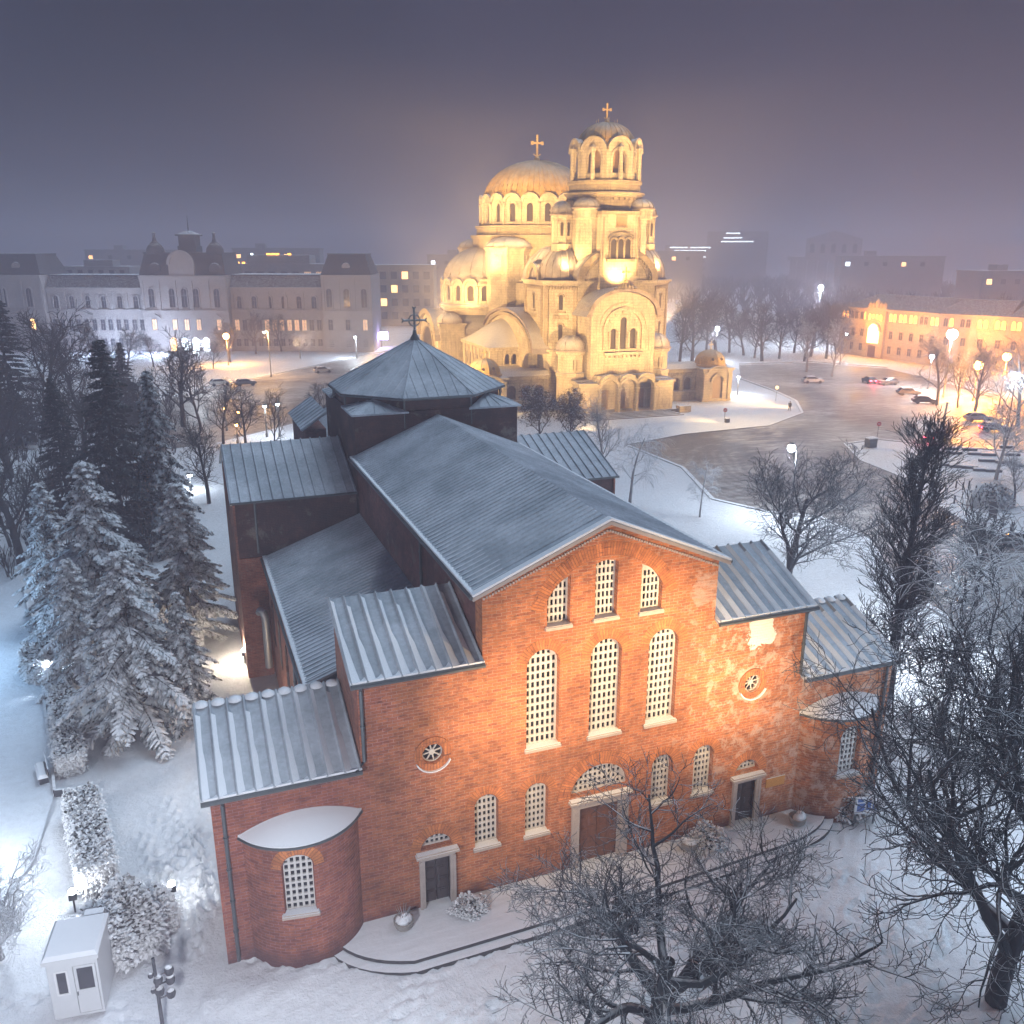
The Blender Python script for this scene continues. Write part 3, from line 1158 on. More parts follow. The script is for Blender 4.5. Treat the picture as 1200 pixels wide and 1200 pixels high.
# upper side blocks and outer wings of the front range
for s in (-1, 1):
    D, ZT = 4.0, 13.25
    b = MB()
    xo, xi = s * W2, s * (W2 - 0.8)
    xa, xb = sorted((xo, xi))
    b.prism_x([(TH + 0.003, 0), (D + 0.9, 0), (D + 0.9, ZT - 0.72), (D, ZT - 0.15), (TH + 0.003, H2 + 0.22)], xa, xb)
    xa, xb = sorted((s * (W2 - 0.803), s * (WN + 0.003)))
    b.prism_x([(D + 0.1, 0), (D + 0.9, 0), (D + 0.9, ZT - 0.75), (D + 0.1, ZT - 0.2)], xa, xb)
    b.build('upper_block_wall', MT['brick_side'], CH)
    xe, xn = s * (W2 + 0.30), s * (WN + 0.02)
    A, B_ = (min(xe, xn), -0.30, H2 + 0.0), (max(xe, xn), -0.30, H2 + 0.0)
    P_, Q_ = (A, B_) if s < 0 else (B_, A)      # snow lodges on the weather side of the seams
    ribbed('upper_block_roof', P_, Q_, (Q_[0], D + 0.2, ZT), (P_[0], D + 0.2, ZT), 8, MT['roof_wing'], CH, 0.13, 0.15, True, 0.12, 7 + s, 1.0 if s < 0 else 0.4)
    gutter([(A[0], -0.38, H2 - 0.08), (B_[0], -0.38, H2 - 0.08)], 0.10)
    b = MB()
    b.box(min(xo, xo - s * 0.5) - 0.08, max(xo, xo - s * 0.5) + 0.08, D + 0.25, D + 1.0, ZT - 0.62, ZT - 0.42)
    cp_ = b.build('wall_coping', MT['sill'], CH)
    # wing
    ZW = 9.40
    b = MB()
    xa, xb = sorted((s * W3, s * (W3 - 0.8)))
    b.prism_x([(TH + 0.003, -0.3), (D, -0.3), (D, ZW - 0.12), (TH + 0.003, H3 + 0.26)], xa, xb)
    xa, xb = sorted((s * (W3 - 0.803), s * (W2 + 0.003)))
    b.prism_x([(D - 0.7, -0.3), (D, -0.3), (D, ZW - 0.15), (D - 0.7, ZW - 0.42)], xa, xb)
    b.build('wing_wall', MT['brick_side'], CH)
    xe, xn = s * (W3 + 0.32), s * (W2 + 0.02)
    A, B_ = (min(xe, xn), -0.30, H3 + 0.02), (max(xe, xn), -0.30, H3 + 0.02)
    P_, Q_ = (A, B_) if s < 0 else (B_, A)
    ribbed('wing_roof', P_, Q_, (Q_[0], D + 0.2, ZW + 0.02), (P_[0], D + 0.2, ZW + 0.02), 9, MT['roof_wing'], CH, 0.14, 0.17, True, 0.12, 17 + s, 0.4 if s < 0 else 0.25)
    # scalloped snow along the top of the wing roof
    b = MB()
    for i in range(9):
        x = A[0] + (B_[0] - A[0]) * (i + 0.5) / 9
        b.lathe([(0.0, 0.16), (0.16, 0.13), (0.27, 0.05), (0.30, -0.02)], x, D + 0.12, 10, mtx=Matrix.Translation((0, 0, ZW + 0.0)))
    b.build('ridge_snow', MT['snow'], CH, smooth=60)
    gutter([(A[0], -0.38, H3 - 0.06), (B_[0], -0.38, H3 - 0.06)], 0.10)
    xg = s * (W2 - 0.12)
    downpipe([(xg, -0.36, H2 - 0.1), (xg, -0.13, H2 - 0.4), (xg, -0.13, H3 + 0.25), (s * (W2 + 0.25), -0.36, H3 + 0.0)])
    xg = s * (W3 - 0.42)
    downpipe([(xg, -0.36, H3 - 0.1), (xg, -0.13, H3 - 0.4), (xg, -0.13, 0.1)])

# apses bulging from the wings
for s, cx in ((-1, -13.1), (1, 13.2)):
    hc, sg = 2.22, 1.30
    Rr = (hc * hc + sg * sg) / (2 * sg)
    yc = Rr - sg
    half = math.asin(hc / Rr)
    b = MB()
    N = 28
    wx = -0.15 if s < 0 else -0.05    # window sits a little off the axis
    wa = [wx - 0.24, wx + 0.24]
    zb, zt, wb, ws = -0.5, 5.72, 2.55, 4.65

    def P(a, z, r=Rr):
        return (cx + r * math.sin(a), yc - r * math.cos(a), z)
    # wall skin in strips; the window is a real gap in it
    angs = sorted(set([-half + 2 * half * i / N for i in range(N + 1)] + wa))
    wc = (wa[0] + wa[1]) / 2
    hwid = (wa[1] - wa[0]) / 2
    sub = [wa[0] + (wa[1] - wa[0]) * i / 12 for i in range(13)]
    angs = sorted(set([a for a in angs if not (wa[0] < a < wa[1])] + sub))
    vv, ff = [], []

    def quad(a0, a1, z00, z01, z10, z11):
        o = len(vv)
        for r in (Rr, Rr - 0.45):
            vv.extend([P(a0, z00, r), P(a1, z10, r), P(a1, z11, r), P(a0, z01, r)])
        ff.extend([(o, o + 1, o + 2, o + 3), (o + 7, o + 6, o + 5, o + 4), (o, o + 4, o + 5, o + 1), (o + 3, o + 2, o + 6, o + 7), (o, o + 3, o + 7, o + 4), (o + 1, o + 5, o + 6, o + 2)])
    for a0, a1 in zip(angs, angs[1:]):
        if wa[0] - 1e-6 <= a0 and a1 <= wa[1] + 1e-6:
            hd = lambda a: ws + Rr * hwid * math.sqrt(max(0, 1 - ((a - wc) / hwid) ** 2))
            quad(a0, a1, zb, wb, zb, wb)
            quad(a0, a1, hd(a0), zt, hd(a1), zt)
        else:
            quad(a0, a1, zb, zt, zb, zt)
    ap = make('apse', vv, ff, MT['brick'], CH)
    me = ap.data       # courses run round the curve
    ul = me.uv_layers[0].data
    for lp in me.loops:
        c = me.vertices[lp.vertex_index].co
        ul[lp.index].uv = (math.atan2(c.x - cx, yc - c.y) * Rr, c.z)
    # snow covered half-cone roof
    b = MB()
    n2 = 24
    rim = [P(-half - 0.04 + 2 * (half + 0.04) * i / n2, zt + 0.04, Rr + 0.14) for i in range(n2 + 1)]
    rim = [(x, min(y, -0.006), z) for x, y, z in rim]
    topz = lambda x: 5.80 + 0.55 * max(0, 1 - ((x - cx) / (hc + 0.1)) ** 2)
    tp = [(x, -0.006, topz(x)) for x, y, z in rim]
    v3 = rim + tp + [(x, y, z - 0.12) for x, y, z in rim]
    f3 = [(i, i + 1, n2 + 2 + i, n2 + 1 + i) for i in range(n2)] + [(2 * n2 + 2 + i, 2 * n2 + 3 + i, i + 1, i) for i in range(n2)]
    ar = make('apse_roof', v3, f3, MT['snow'], ap, smooth=40)
    b = MB()
    b.tube([(x, min(y, -0.03) - 0.02, z - 0.09) for x, y, z in rim], 0.06, 6)
    b.build('eave_edge', MT['gutter'], ap, smooth=40)
    # lattice set back in the curve
    mt = Matrix.Translation((cx, yc, 0)) @ Matrix.Rotation(wc, 4, 'Z')
    ol = arch(0, 2 * Rr * math.sin(hwid) - 0.02, wb, ws, 10)
    lattice_window(ol, 5, 0.30, y=-Rr + 0.30, parent=ap, sill=False, mtx=mt)
    b = MB()
    b.box(-0.72, 0.72, -Rr - 0.10, -Rr + 0.28, wb - 0.12, wb - 0.003, mt)
    b.box(-0.68, 0.68, -Rr - 0.07, -Rr + 0.27, wb - 0.001, wb + 0.06, mt)
    b.build('apse_sill', MT['sill'], ap)
    arc = MB()
    rr = []
    for i in range(15):
        a = PI * i / 14
        for r0 in (hwid * Rr * 1.02, hwid * Rr * 1.02 + 0.40):
            aa = wc + r0 * math.cos(a) / Rr
            rr.append(P(aa, ws + r0 * math.sin(a), Rr + 0.012))
    ff2 = [(2 * i, 2 * i + 1, 2 * i + 3, 2 * i + 2) for i in range(14)]
    ao = make('brick_arch', rr, ff2, MT['arch_brick'], ap)
    ul = ao.data.uv_layers[0].data
    for lp in ao.data.loops:
        i = lp.vertex_index
        ul[lp.index].uv = (PI * (i // 2) / 14 * 0.75, (i % 2) * 0.40)

# aisles
for s in (-1, 1):
    xe = s * 11.95
    y0 = 6.4 if s < 0 else 5.2
    b = MB()
    xa, xb = sorted((s * 11.75, s * 11.0))
    b.box(xa, xb, y0 + 0.1, LN - 0.01, 0, 8.12)
    b.box(*sorted((s * 11.0, s * 5.6)), y0 + 0.1, y0 + 0.5, 0, 8.1)
    b.build('aisle_wall', MT['brick_side'], CH)
    ribbed('aisle_roof', (xe - 0.05 * s, y0, 8.25), (xe - 0.05 * s, LN - 0.02, 8.25), (s * 5.52, LN - 0.02, 10.55), (s * 5.52, y0, 10.55), 46, MT['roof'], CH, 0.06, 0.11, True, 0.12, 29 + s, 0.5, 0.42)
    gutter([(xe + 0.08 * s, y0, 8.15), (xe + 0.08 * s, LN - 0.05, 8.15)], 0.08)
    b = MB()     # windows of the aisle wall
    for i in range(5):
        y = 8.6 + i * 3.5
        b = MB()
        mt = Matrix.Translation((s * 11.76, y, 0)) @ Matrix.Rotation(R(90), 4, 'Z')
        b.prism_y(arch(0, 1.1, 3.2, 5.6, 8), -0.02, 0.02, mt)
        b.build('aisle_window', MT['glass'], CH)
    if s < 0:
        downpipe([(-12.02, 11.0, 8.1), (-11.84, 11.0, 7.7), (-11.84, 11.0, 0.2)])

# transept arms (north and south) and the crossing
for s, zr, ze in ((-1, 14.55, 12.12), (1, 13.6, 11.45)):
    xo = s * 13.35
    xi = s * 5.65
    xa, xb = sorted((xo, xi))
    b = MB()
    b.prism_x([(LN + 0.003, 0), (36.2, 0), (36.2, ze - 0.15), (30.6, zr - 0.18), (LN + 0.003, ze - 0.15)], xa, xb)
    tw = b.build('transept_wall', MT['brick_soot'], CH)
    # the outer end wall and its front return stand in cleaner brick
    b = MB()
    xa2, xb2 = sorted((xo, xo + s * 0.12))
    b.prism_x([(LN - 0.12, -0.2), (36.3, -0.2), (36.3, ze - 0.2), (30.6, zr - 0.22), (LN - 0.12, ze - 0.2)], xa2, xb2)
    xa2, xb2 = sorted((s * 11.78, xo - s * 0.003))
    b.box(xa2, xb2, LN - 0.12, LN, -0.2, 8.3)
    b.build('transept_end_wall', MT['brick_side'], CH)
    xe = xo + s * 0.30
    A0, A1 = min(xe, xi), max(xe, xi)
    ribbed('transept_roof', (A0, LN - 0.3, ze), (A1, LN - 0.3, ze), (A1, 30.6, zr + 0.1), (A0, 30.6, zr + 0.1), 12, MT['roof'], CH, 0.10, 0.13, False, 0.12)
    ribbed('transept_roof', (A1, 36.5, ze), (A0, 36.5, ze), (A0, 30.6, zr + 0.1), (A1, 30.6, zr + 0.1), 12, MT['roof'], CH, 0.10, 0.13, False, 0.12)
    gutter([(A0, LN - 0.36, ze - 0.06), (A1, LN - 0.36, ze - 0.06)], 0.08)
downpipe([(-12.15, LN - 0.2, 12.0), (-12.15, LN - 0.14, 11.6), (-12.15, LN - 0.14, 8.6)])

# rain hopper duct at the transept corner
b = MB()
b.tube([(-12.5, 23.9, 4.9), (-12.45, 23.6, 5.15), (-12.3, 23.4, 5.1), (-12.2, 23.4, 4.7), (-12.2, 23.4, 1.2)], 0.24, 10)
b.build('vent_duct', plain('galvanised_duct', (0.36, 0.38, 0.40), 0.4, metal=0.5, snow=(0.5, 0.8)), CH, smooth=40)

# choir beyond the crossing
b = MB()
b.box(-5.6, 5.6, 36.203, 46, 0, 13.2)
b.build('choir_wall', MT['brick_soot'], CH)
for s in (-1, 1):
    ribbed('choir_roof', (s * 5.9, 36.2, 13.2), (s * 5.9, 46.3, 13.2), (0, 46.3, 15.6), (0, 36.2, 15.6), 16, MT['roof'], CH, 0.07, 0.11, False)
b = MB()
b.box(-7.2, -5.602, 36.51, 44, 0, 14.1)
b.build('stair_turret', MT['brick_nave'], CH)
ribbed('stair_turret_roof', (-7.5, 36.3, 14.1), (-7.5, 44.2, 14.1), (-5.5, 44.2, 15.4), (-5.5, 36.3, 15.4), 8, MT['roof'], CH, 0.07, 0.11, False)
b = MB()
b.lathe([(4.6, 0), (4.6, 10.5), (0.0, 12.5)], 0, 46.0, 16, 0, PI)
b.build('choir_apse', MT['brick_soot'], CH, smooth=30)

TC = (0.1, 30.6)
HB = 5.62
b = MB()
b.box(TC[0] - HB, TC[0] + HB, TC[1] - HB, TC[1] + HB, 9, 17.15)
b.build('crossing_base', MT['brick_soot'], CH)
AP = 5.48       # octagon apothem
oc = [(TC[0] + AP / math.cos(PI / 8) * math.cos(PI / 8 + i * PI / 4), TC[1] + AP / math.cos(PI / 8) * math.sin(PI / 8 + i * PI / 4)) for i in range(8)]
b = MB()
b.prism(oc, 16.9, 18.02)
b.build('crossing_drum', MT['brick_soot'], CH)
for sx_ in (-1, 1):
    for sy_ in (-1, 1):
        # little hipped roofs over the corners
        c = Vector((TC[0] + sx_ * (HB + 0.22), TC[1] + sy_ * (HB + 0.22), 17.17))
        k = AP * math.tan(PI / 8)
        p1 = Vector((TC[0] + sx_ * (k - 0.2), c.y, 17.17))
        p2 = Vector((c.x, TC[1] + sy_ * (k - 0.2), 17.17))
        apx = Vector((TC[0] + sx_ * (AP * 0.72), TC[1] + sy_ * (AP * 0.72), 17.80))
        b = MB()
        dn = Vector((0, 0, -0.12))
        b.add([c, p1, p2, apx, c + dn, p1 + dn, p2 + dn], [(0, 1, 3), (0, 3, 2), (0, 4, 5, 1), (0, 2, 6, 4), (1, 5, 6, 2), (1, 2, 3), (4, 6, 5)])
        for w in range(1, 5):
            t = w / 5
            for (e0, e1) in ((c, p1), (c, p2)):
                q = e0.lerp(e1, t)
                tgt = apx if t < 0.5 else apx.lerp(e1, (t - 0.5) * 1.4)
                b.tube([q + Vector((0, 0, 0.02)), q.lerp(tgt, 0.96) + Vector((0, 0, 0.02))], 0.035, 4)
        b.build('corner_roof', MT['roof'], CH)
# eight-sided tent roof with seams
ER = (AP + 0.35) / math.cos(PI / 8)
eav = [Vector((TC[0] + ER * math.cos(PI / 8 + i * PI / 4), TC[1] + ER * math.sin(PI / 8 + i * PI / 4), 18.05)) for i in range(8)]
apx = Vector((TC[0], TC[1], 21.35))
b = MB()
b.add(eav + [apx] + [e + Vector((0, 0, -0.16)) for e in eav], [(i, (i + 1) % 8, 8) for i in range(8)] + [(9 + i, 9 + (i + 1) % 8, (i + 1) % 8, i) for i in range(8)] + [tuple(range(16, 8, -1))])
for i in range(8):
    a_, c_ = eav[i], eav[(i + 1) % 8]
    for w in range(7):
        t = (w + 0.5) / 7
        q = a_.lerp(c_, t)
        # seams run up the slope until they meet the hip
        mid = a_.lerp(c_, 0.5)
        upd = (apx - mid)
        lim = 1 - abs(t - 0.5) * 2
        end = q + upd * (lim * 0.97)
        if lim > 0.02:
            b.tube([q, end], 0.04, 4)
    b.tube([a_, apx], 0.06, 5)
b.build('tower_roof', MT['roof'], CH)
b = MB()
b.tube([e + Vector((0, 0, -0.10)) + (e - Vector((TC[0], TC[1], e.z))).normalized() * 0.05 for e in eav + [eav[0]]], 0.08, 6)
b.build('tower_gutter', MT['gutter'], CH)
for i in (4, 5, 6, 7, 3):
    q = oc[i]
    d = Vector((q[0] - TC[0], q[1] - TC[1], 0)).normalized() * 0.1
    b = MB()
    b.tube([(q[0] + d.x, q[1] + d.y, 17.95), (q[0] + d.x, q[1] + d.y, 16.0 if i in (5, 6) else 17.2)], 0.07, 6)
    b.build('downpipe', MT['gutter'], CH)
# ringed cross on the tent roof
b = MB()
cz = 22.55
b.lathe([(0.0, 21.95), (0.10, 21.9), (0.16, 21.6), (0.34, 21.3), (0.36, 21.2)][::-1], TC[0], TC[1], 12)
b.tube([(TC[0], TC[1], 21.8), (TC[0], TC[1], 23.35)], 0.075, 6)
b.tube([(TC[0] - 0.78, TC[1], cz), (TC[0] + 0.78, TC[1], cz)], 0.075, 6)
b.tube([(TC[0] + 0.40 * math.cos(2 * PI * i / 20), TC[1], cz + 0.40 * math.sin(2 * PI * i / 20)) for i in range(21)], 0.055, 6)
for (ax, az) in ((0.8, 0), (-0.8, 0), (0, 0.82)):
    for da in (-0.7, 0.7):
        an = math.atan2(az, ax) + da
        x0_, z0_ = TC[0] + ax * 0.95, cz + az * 0.95
        b.tube([(x0_, TC[1], z0_), (x0_ + 0.22 * math.cos(an), TC[1], z0_ + 0.22 * math.sin(an))], [0.07, 0.04], 6)
b.build('tower_cross', MT['zinc_cross'], CH, smooth=40)


# ------------------------------------------------------------------ the domed cathedral (local: x right, y away from the camera, z up)
CA = empty('domed_cathedral', (55.85, 101.48, 0), R(-2.0), 'golden floodlit cathedral with gilded domes and a bell tower', 'cathedral')
ST, TR = MT['stone'], MT['stone_trim2']


def cbox(name, x0, x1, y0, y1, z0, z1, m=None):
    return MB().box(x0, x1, y0, y1, z0, z1).build(name, m or ST, CA)


def cornice_ring(b, pts, z, h=0.45, out=0.35):
    """moulding round a convex plan polygon"""
    c = Vector((sum(p[0] for p in pts) / len(pts), sum(p[1] for p in pts) / len(pts)))
    def off(k):
        return [tuple(Vector(p) + (Vector(p) - c).normalized() * k) for p in pts]
    b.prism(off(out * 0.45), z - h, z - h * 0.5)
    b.prism(off(out), z - h * 0.5 + 0.004, z)


def dome_prof(r, h, z, n=10, tip=0.0):
    p = []
    for i in range(n + 1):
        a = PI / 2 * i / n
        p.append((max(0.0, r * math.cos(a)), z + h * math.sin(a)))
    p[-1] = (0.0, z + h)
    return p


def dome(name, cx, cy_, r, h, z, m, ribs=0, n=40, a0=0.0, a1=2 * PI, rr=0.10, lip=0.25):
    b = MB()
    b.lathe([(r + lip, z - 0.25), (r + lip, z)] + dome_prof(r, h, z + 0.003), cx, cy_, n, a0, a1)
    for i in range(ribs):
        a = a0 + (a1 - a0) * i / ribs
        pts = [(cx + (q[0] + 0.02) * math.cos(a), cy_ + (q[0] + 0.02) * math.sin(a), q[1] + 0.02) for q in dome_prof(r, h, z, 8)[:-1]]
        b.tube(pts, rr, 4)
    return b.build(name, m, CA, smooth=35)


def gold_cross(cx, cy_, z, h, name='cross'):
    b = MB()
    b.lathe([(0.0, z), (0.12 * h, z + 0.02 * h), (0.13 * h, z + 0.10 * h), (0.05 * h, z + 0.18 * h), (0.0, z + 0.2 * h)], cx, cy_, 10)
    mt = Matrix.Translation((cx, cy_, z + 0.15 * h))
    t = 0.035 * h
    b.box(-t, t, -t, t, 0, h * 0.85, mt)
    for zz, w in ((0.50, 0.22),):
        b.box(-w * h, -t - 0.002, -t, t, zz * h, zz * h + 2 * t, mt)
        b.box(t + 0.002, w * h, -t, t, zz * h, zz * h + 2 * t, mt)
    for s in (-1, 1):
        b.box(*sorted((s * 0.22 * h - t * 1.5, s * 0.22 * h + t * 1.5)), -t * 0.9, t * 0.9, 0.5 * h - t, 0.5 * h + 3 * t, mt)
    b.tube([(cx - 0.16 * h, cy_, z + 0.27 * h), (cx - 0.10 * h, cy_, z + 0.21 * h), (cx, cy_, z + 0.19 * h), (cx + 0.10 * h, cy_, z + 0.21 * h), (cx + 0.16 * h, cy_, z + 0.27 * h)], 0.02 * h, 5)
    return b.build(name, MT['gold_bright'], CA, smooth=30)


def ringpanels(cx, cy_, rad, n, w, ol, holes, thick, a0=0.0, a1=2 * PI, b=None, extra=None):
    """n upright panels set round a circle; returns mesh collector and the placing matrices"""
    v, f = panel(ol, holes, thick)
    b = b or MB()
    ms = []
    full = abs(a1 - a0 - 2 * PI) < 1e-6
    for i in range(n):
        a = a0 + (a1 - a0) * ((i + 0.5) / n)
        mt = Matrix.Translation((cx + rad * math.cos(a), cy_ + rad * math.sin(a), 0)) @ Matrix.Rotation(a + PI / 2, 4, 'Z')
        b.add(v, f, mt)
        if extra:
            extra(b, mt)
        ms.append(mt)
    return b, ms


def arch_mould(b, cx, zc, r0, r1, y0, y1, mt=None, n=12, rz=1.0):
    for i in range(n):
        a, a2 = PI * i / n, PI * (i + 1) / n
        q = [(cx + r * math.cos(t), y, zc + rz * r * math.sin(t)) for y in (y0, y1) for r, t in ((r0, a), (r1, a), (r1, a2), (r0, a2))]
        fs = [(0, 1, 2, 3), (7, 6, 5, 4), (1, 5, 6, 2), (0, 3, 7, 4)] + ([(0, 4, 5, 1)] if i == 0 else []) + ([(3, 2, 6, 7)] if i == n - 1 else [])
        b.add(q, fs, mt)


def window_in(ol, y, parent, m=None, mt=None, name='window', bars=True):
    b = MB()
    b.prism_y(ol, y, y + 0.06, mt)
    o = b.build(name, m or MT['cath_glass'], parent)
    return o


# steps and portico
b = MB()
for i in range(5):
    b.box(-7.4 - i * 0.5, 7.4 + i * 0.5, -0.6 - (i + 1) * 0.55, -0.6 - i * 0.55 - 0.003, 0, 0.62 - i * 0.12)
b.box(-9.6, 9.6, -0.597, 3.0, 0, 0.60)
b.build('stairs', MT['terrace'], CA)
PC = (-3.3, 0.28, 3.55)
ol = [(-8.9, 0.6), (8.9, 0.6), (8.9, 5.4), (5.6, 5.4)]
for c in PC[::-1]:
    ol += [(c + 1.86 * math.cos(R(15) + i * R(150) / 8), 4.95 + 2.1 * math.sin(R(15) + i * R(150) / 8)) for i in range(9)]
ol += [(-5.6, 5.4), (-8.9, 5.4)]
v, f = panel(ol, [arch(c, 3.05, 0.62, 4.6, 12) for c in PC], 1.0)
b = MB().add(v, f)
for c in PC:
    arch_mould(b, c, 4.6, 1.54, 1.9, -0.22, -0.004, n=12)
for x in (-5.08, -1.51, 1.91, 5.32):
    b.lathe([(0.42, 0.62), (0.34, 0.95), (0.28, 1.1), (0.25, 4.0), (0.36, 4.4), (0.40, 4.6)], x, -0.05, 12)
for s in (-1, 1):
    b.box(*sorted((s * 6.2, s * 8.6)), -0.09, -0.003, 1.2, 4.6)
    b.box(*sorted((s * 5.75, s * 9.15)), -0.35, 1.25, 5.403, 5.75)
b.build('portico_arcade', ST, CA)
b = MB()
b.box(-8.9, 8.9, 2.6, 3.0, 0.6, 5.4)
b.box(-8.9, -8.0, 1.003, 2.597, 0.6, 5.4)
b.box(8.0, 8.9, 1.003, 2.597, 0.6, 5.4)
b.box(-9.1, 9.1, 1.003, 3.4, 5.42, 5.9)
b.prism_y([(-5.6, 5.903), (5.9, 5.903), (5.5, 6.7), (-5.2, 6.7)], 1.003, 3.0)
b.build('portico_body', ST, CA)
for c in PC:
    MB().box(c - 0.95, c + 0.95, 2.5, 2.597, 0.62, 4.0).build('portal_door', MT['mosaic'], CA)

# west bay with its great triple window
BC = 0.1
bol = [(-5.9, 5.9), (6.1, 5.9), (6.1, 16.6)] + [(BC + 6.0 * math.cos(PI * i / 16), 16.6 + 3.9 * math.sin(PI * i / 16)) for i in range(1, 16)] + [(-5.9, 16.6)]
wh = [arch(BC, 1.25, 11.0, 15.7, 8), arch(BC - 1.85, 1.15, 11.0, 13.9, 8), arch(BC + 1.85, 1.15, 11.0, 13.9, 8)]
v, f = panel(bol, wh, 0.8)
b = MB().add([(x, y + 2.5, z) for x, y, z in v], f)
mt = Matrix.Translation((0, 2.5, 0))
arch_mould(b, BC, 14.2, 3.35, 3.85, -0.25, -0.003, mt, 18)
arch_mould(b, BC, 14.2, 4.25, 4.6, -0.12, -0.003, mt, 18)
for s in (-1, 1):
    b.box(*sorted((BC + s * 3.35, BC + s * 3.85)), 2.25, 2.497, 10.9, 14.2)
    for q in (0.92, 2.62):
        b.lathe([(0.22, 11.0), (0.17, 11.3), (0.17, 13.5), (0.26, 13.9)], BC + s * q, 2.4, 8)
for k in range(5):     # rosettes in the arch field
    a = R(30 + 30 * k)
    b.lathe([(0.0, -0.12), (0.33, -0.12), (0.36, 0.0)], n=10, mtx=mt @ Matrix.Translation((BC + 2.75 * math.cos(a), -0.004, 14.4 + 2.75 * math.sin(a))) @ Matrix.Rotation(R(-90), 4, 'X') @ Matrix.Translation((0, 0, 0.0)))
b.box(BC - 3.6, BC + 3.7, 1.9, 2.497, 10.0, 10.5)
for i in range(9):
    b.box(BC - 3.3 + i * 0.8, BC - 3.0 + i * 0.8, 2.0, 2.497, 9.6, 9.997)
for i in range(12):    # relief frieze
    b.lathe([(0.24, -0.06), (0.28, 0.0)], n=8, mtx=mt @ Matrix.Translation((BC - 3.1 + i * 0.57, -0.004, 8.9 + 0.12 * (i % 2))) @ Matrix.Rotation(R(-90), 4, 'X'))
b.box(BC - 3.5, BC + 3.6, 2.42, 2.497, 8.2, 8.4)
b.box(BC - 3.5, BC + 3.6, 2.42, 2.497, 9.4, 9.55)
for s in (-1, 1):      # crosses in relief beside the window
    b.box(BC + s * 4.95 - 0.10, BC + s * 4.95 + 0.10, 2.42, 2.497, 10.6, 13.4)
    b.box(BC + s * 4.95 - 0.55, BC + s * 4.95 + 0.55, 2.40, 2.42, 12.4, 12.65)
b.build('west_bay', ST, CA)
for o_ in wh:
    window_in(o_, 2.95, CA)
b = MB()
b.box(-5.9, 6.1, 3.303, 8.2, 5.9, 16.4)
b.build('west_bay_side', ST, CA)
ro = [(BC + 6.75 * math.cos(PI * i / 20), 16.75 + 4.35 * math.sin(PI * i / 20)) for i in range(21)]
ri = [(BC + 6.05 * math.cos(PI * i / 20), 16.62 + 3.95 * math.sin(PI * i / 20)) for i in range(20, -1, -1)]
ro = [(ro[0][0] + 0.5, ro[0][1] - 0.25)] + ro[1:-1] + [(ro[-1][0] - 0.5, ro[-1][1] - 0.25)]
b = MB()
n_ = len(ro)
rii = ri[::-1]
for i in range(n_ - 1):
    q = [ro[i], ro[i + 1], rii[i + 1], rii[i]]
    vv = [(x, y, z) for y in (1.95, 8.3) for x, z in q]
    b.add(vv, [(0, 1, 2, 3), (7, 6, 5, 4), (0, 4, 5, 1), (2, 6, 7, 3)])
b.build('west_bay_roof', MT['copper'], CA, smooth=35)
b = MB()
for i in range(7):
    x = -1.8 + 0.6 * i
    b.lathe([(0.0, 0), (0.34, 0.02), (0.30, 0.5 + 0.5 * (1 - abs(i - 3) / 3)), (0.0, 0.7 + 0.9 * (1 - abs(i - 3) / 3))], BC + x, 2.3, 8, mtx=Matrix.Translation((0, 0, 20.7)))
b.build('acroterion', TR, CA, smooth=40)
gold_cross(BC, 2.3, 22.0, 2.6)

# low stair turrets flanking the bay
for s, x in ((-1, -8.1), (1, 8.3)):
    b = MB()
    b.lathe([(2.5, 0), (2.5, 6.2), (2.7, 6.3), (2.7, 6.9), (2.3, 7.0), (2.3, 10.0), (2.65, 10.1), (2.65, 10.6)], x, 6.2, 8)
    b.build('side_turret', ST, CA)
    dome('side_turret_dome', x, 6.2, 2.6, 2.3, 10.85, MT['copper'], 8, 16)
    b = MB()
    b.prism_y(arch(x, 0.8, 7.4, 9.0, 8), 6.2 - 2.20, 6.2 - 2.1)
    b.build('window', MT['cath_glass'], CA)

# tower block
TX = 1.2
tp = [(-6.1, 8), (8.5, 8), (13.3, 12), (13.3, 22), (9, 26), (-6.6, 26), (-10.9, 22), (-10.9, 12)]
b = MB()
b.prism(tp, 0, 9.6)
cornice_ring(b, tp, 10.3, 0.7, 0.5)
b.prism(tp, 10.303, 21.4)
cornice_ring(b, tp, 22.2, 0.8, 0.7)
b.build('tower_block', ST, CA)
# pilaster strips and dentils on the chamfers
b = MB()


def on_face(p, q, t, out=0.0):
    p, q = Vector((*p, 0)), Vector((*q, 0))
    d = (q - p).normalized()
    nrm = Vector((d.y, -d.x, 0))
    o = p.lerp(q, t) + nrm * out
    return Matrix.Translation(o) @ Matrix.Rotation(math.atan2(d.y, d.x), 4, 'Z')


slots = []
for (p, q) in ((tp[7], tp[0]), (tp[1], tp[2]), (tp[6], tp[7])):
    b = MB()
    L = (Vector(q) - Vector(p)).length
    for t in (0.08, 0.92):
        b.box(-0.35, 0.35, -0.22, -0.003, 10.5, 21.2, on_face(p, q, t))
    for i in range(int(L / 0.55)):
        b.box(-0.14, 0.14, -0.28, -0.003, 20.7, 21.25, on_face(p, q, (i + 0.7) / (L / 0.55 + 0.4)))
    m0 = on_face(p, q, 0.5)
    for z0, z1 in ((17.2, 19.4), (11.9, 14.4)):
        slots.append((m0, arch(0, 0.75, z0, z1, 8)))
        arch_mould(b, 0, z1, 0.45, 0.70, -0.14, -0.003, m0, 8)
        b.box(-0.9, 0.9, -0.25, -0.003, z0 - 0.5, z0 - 0.2, m0)
    b.box(-1.4, 1.4, -0.12, -0.003, 15.6, 16.3, m0)
    b.build('face_moulding', TR, CA)
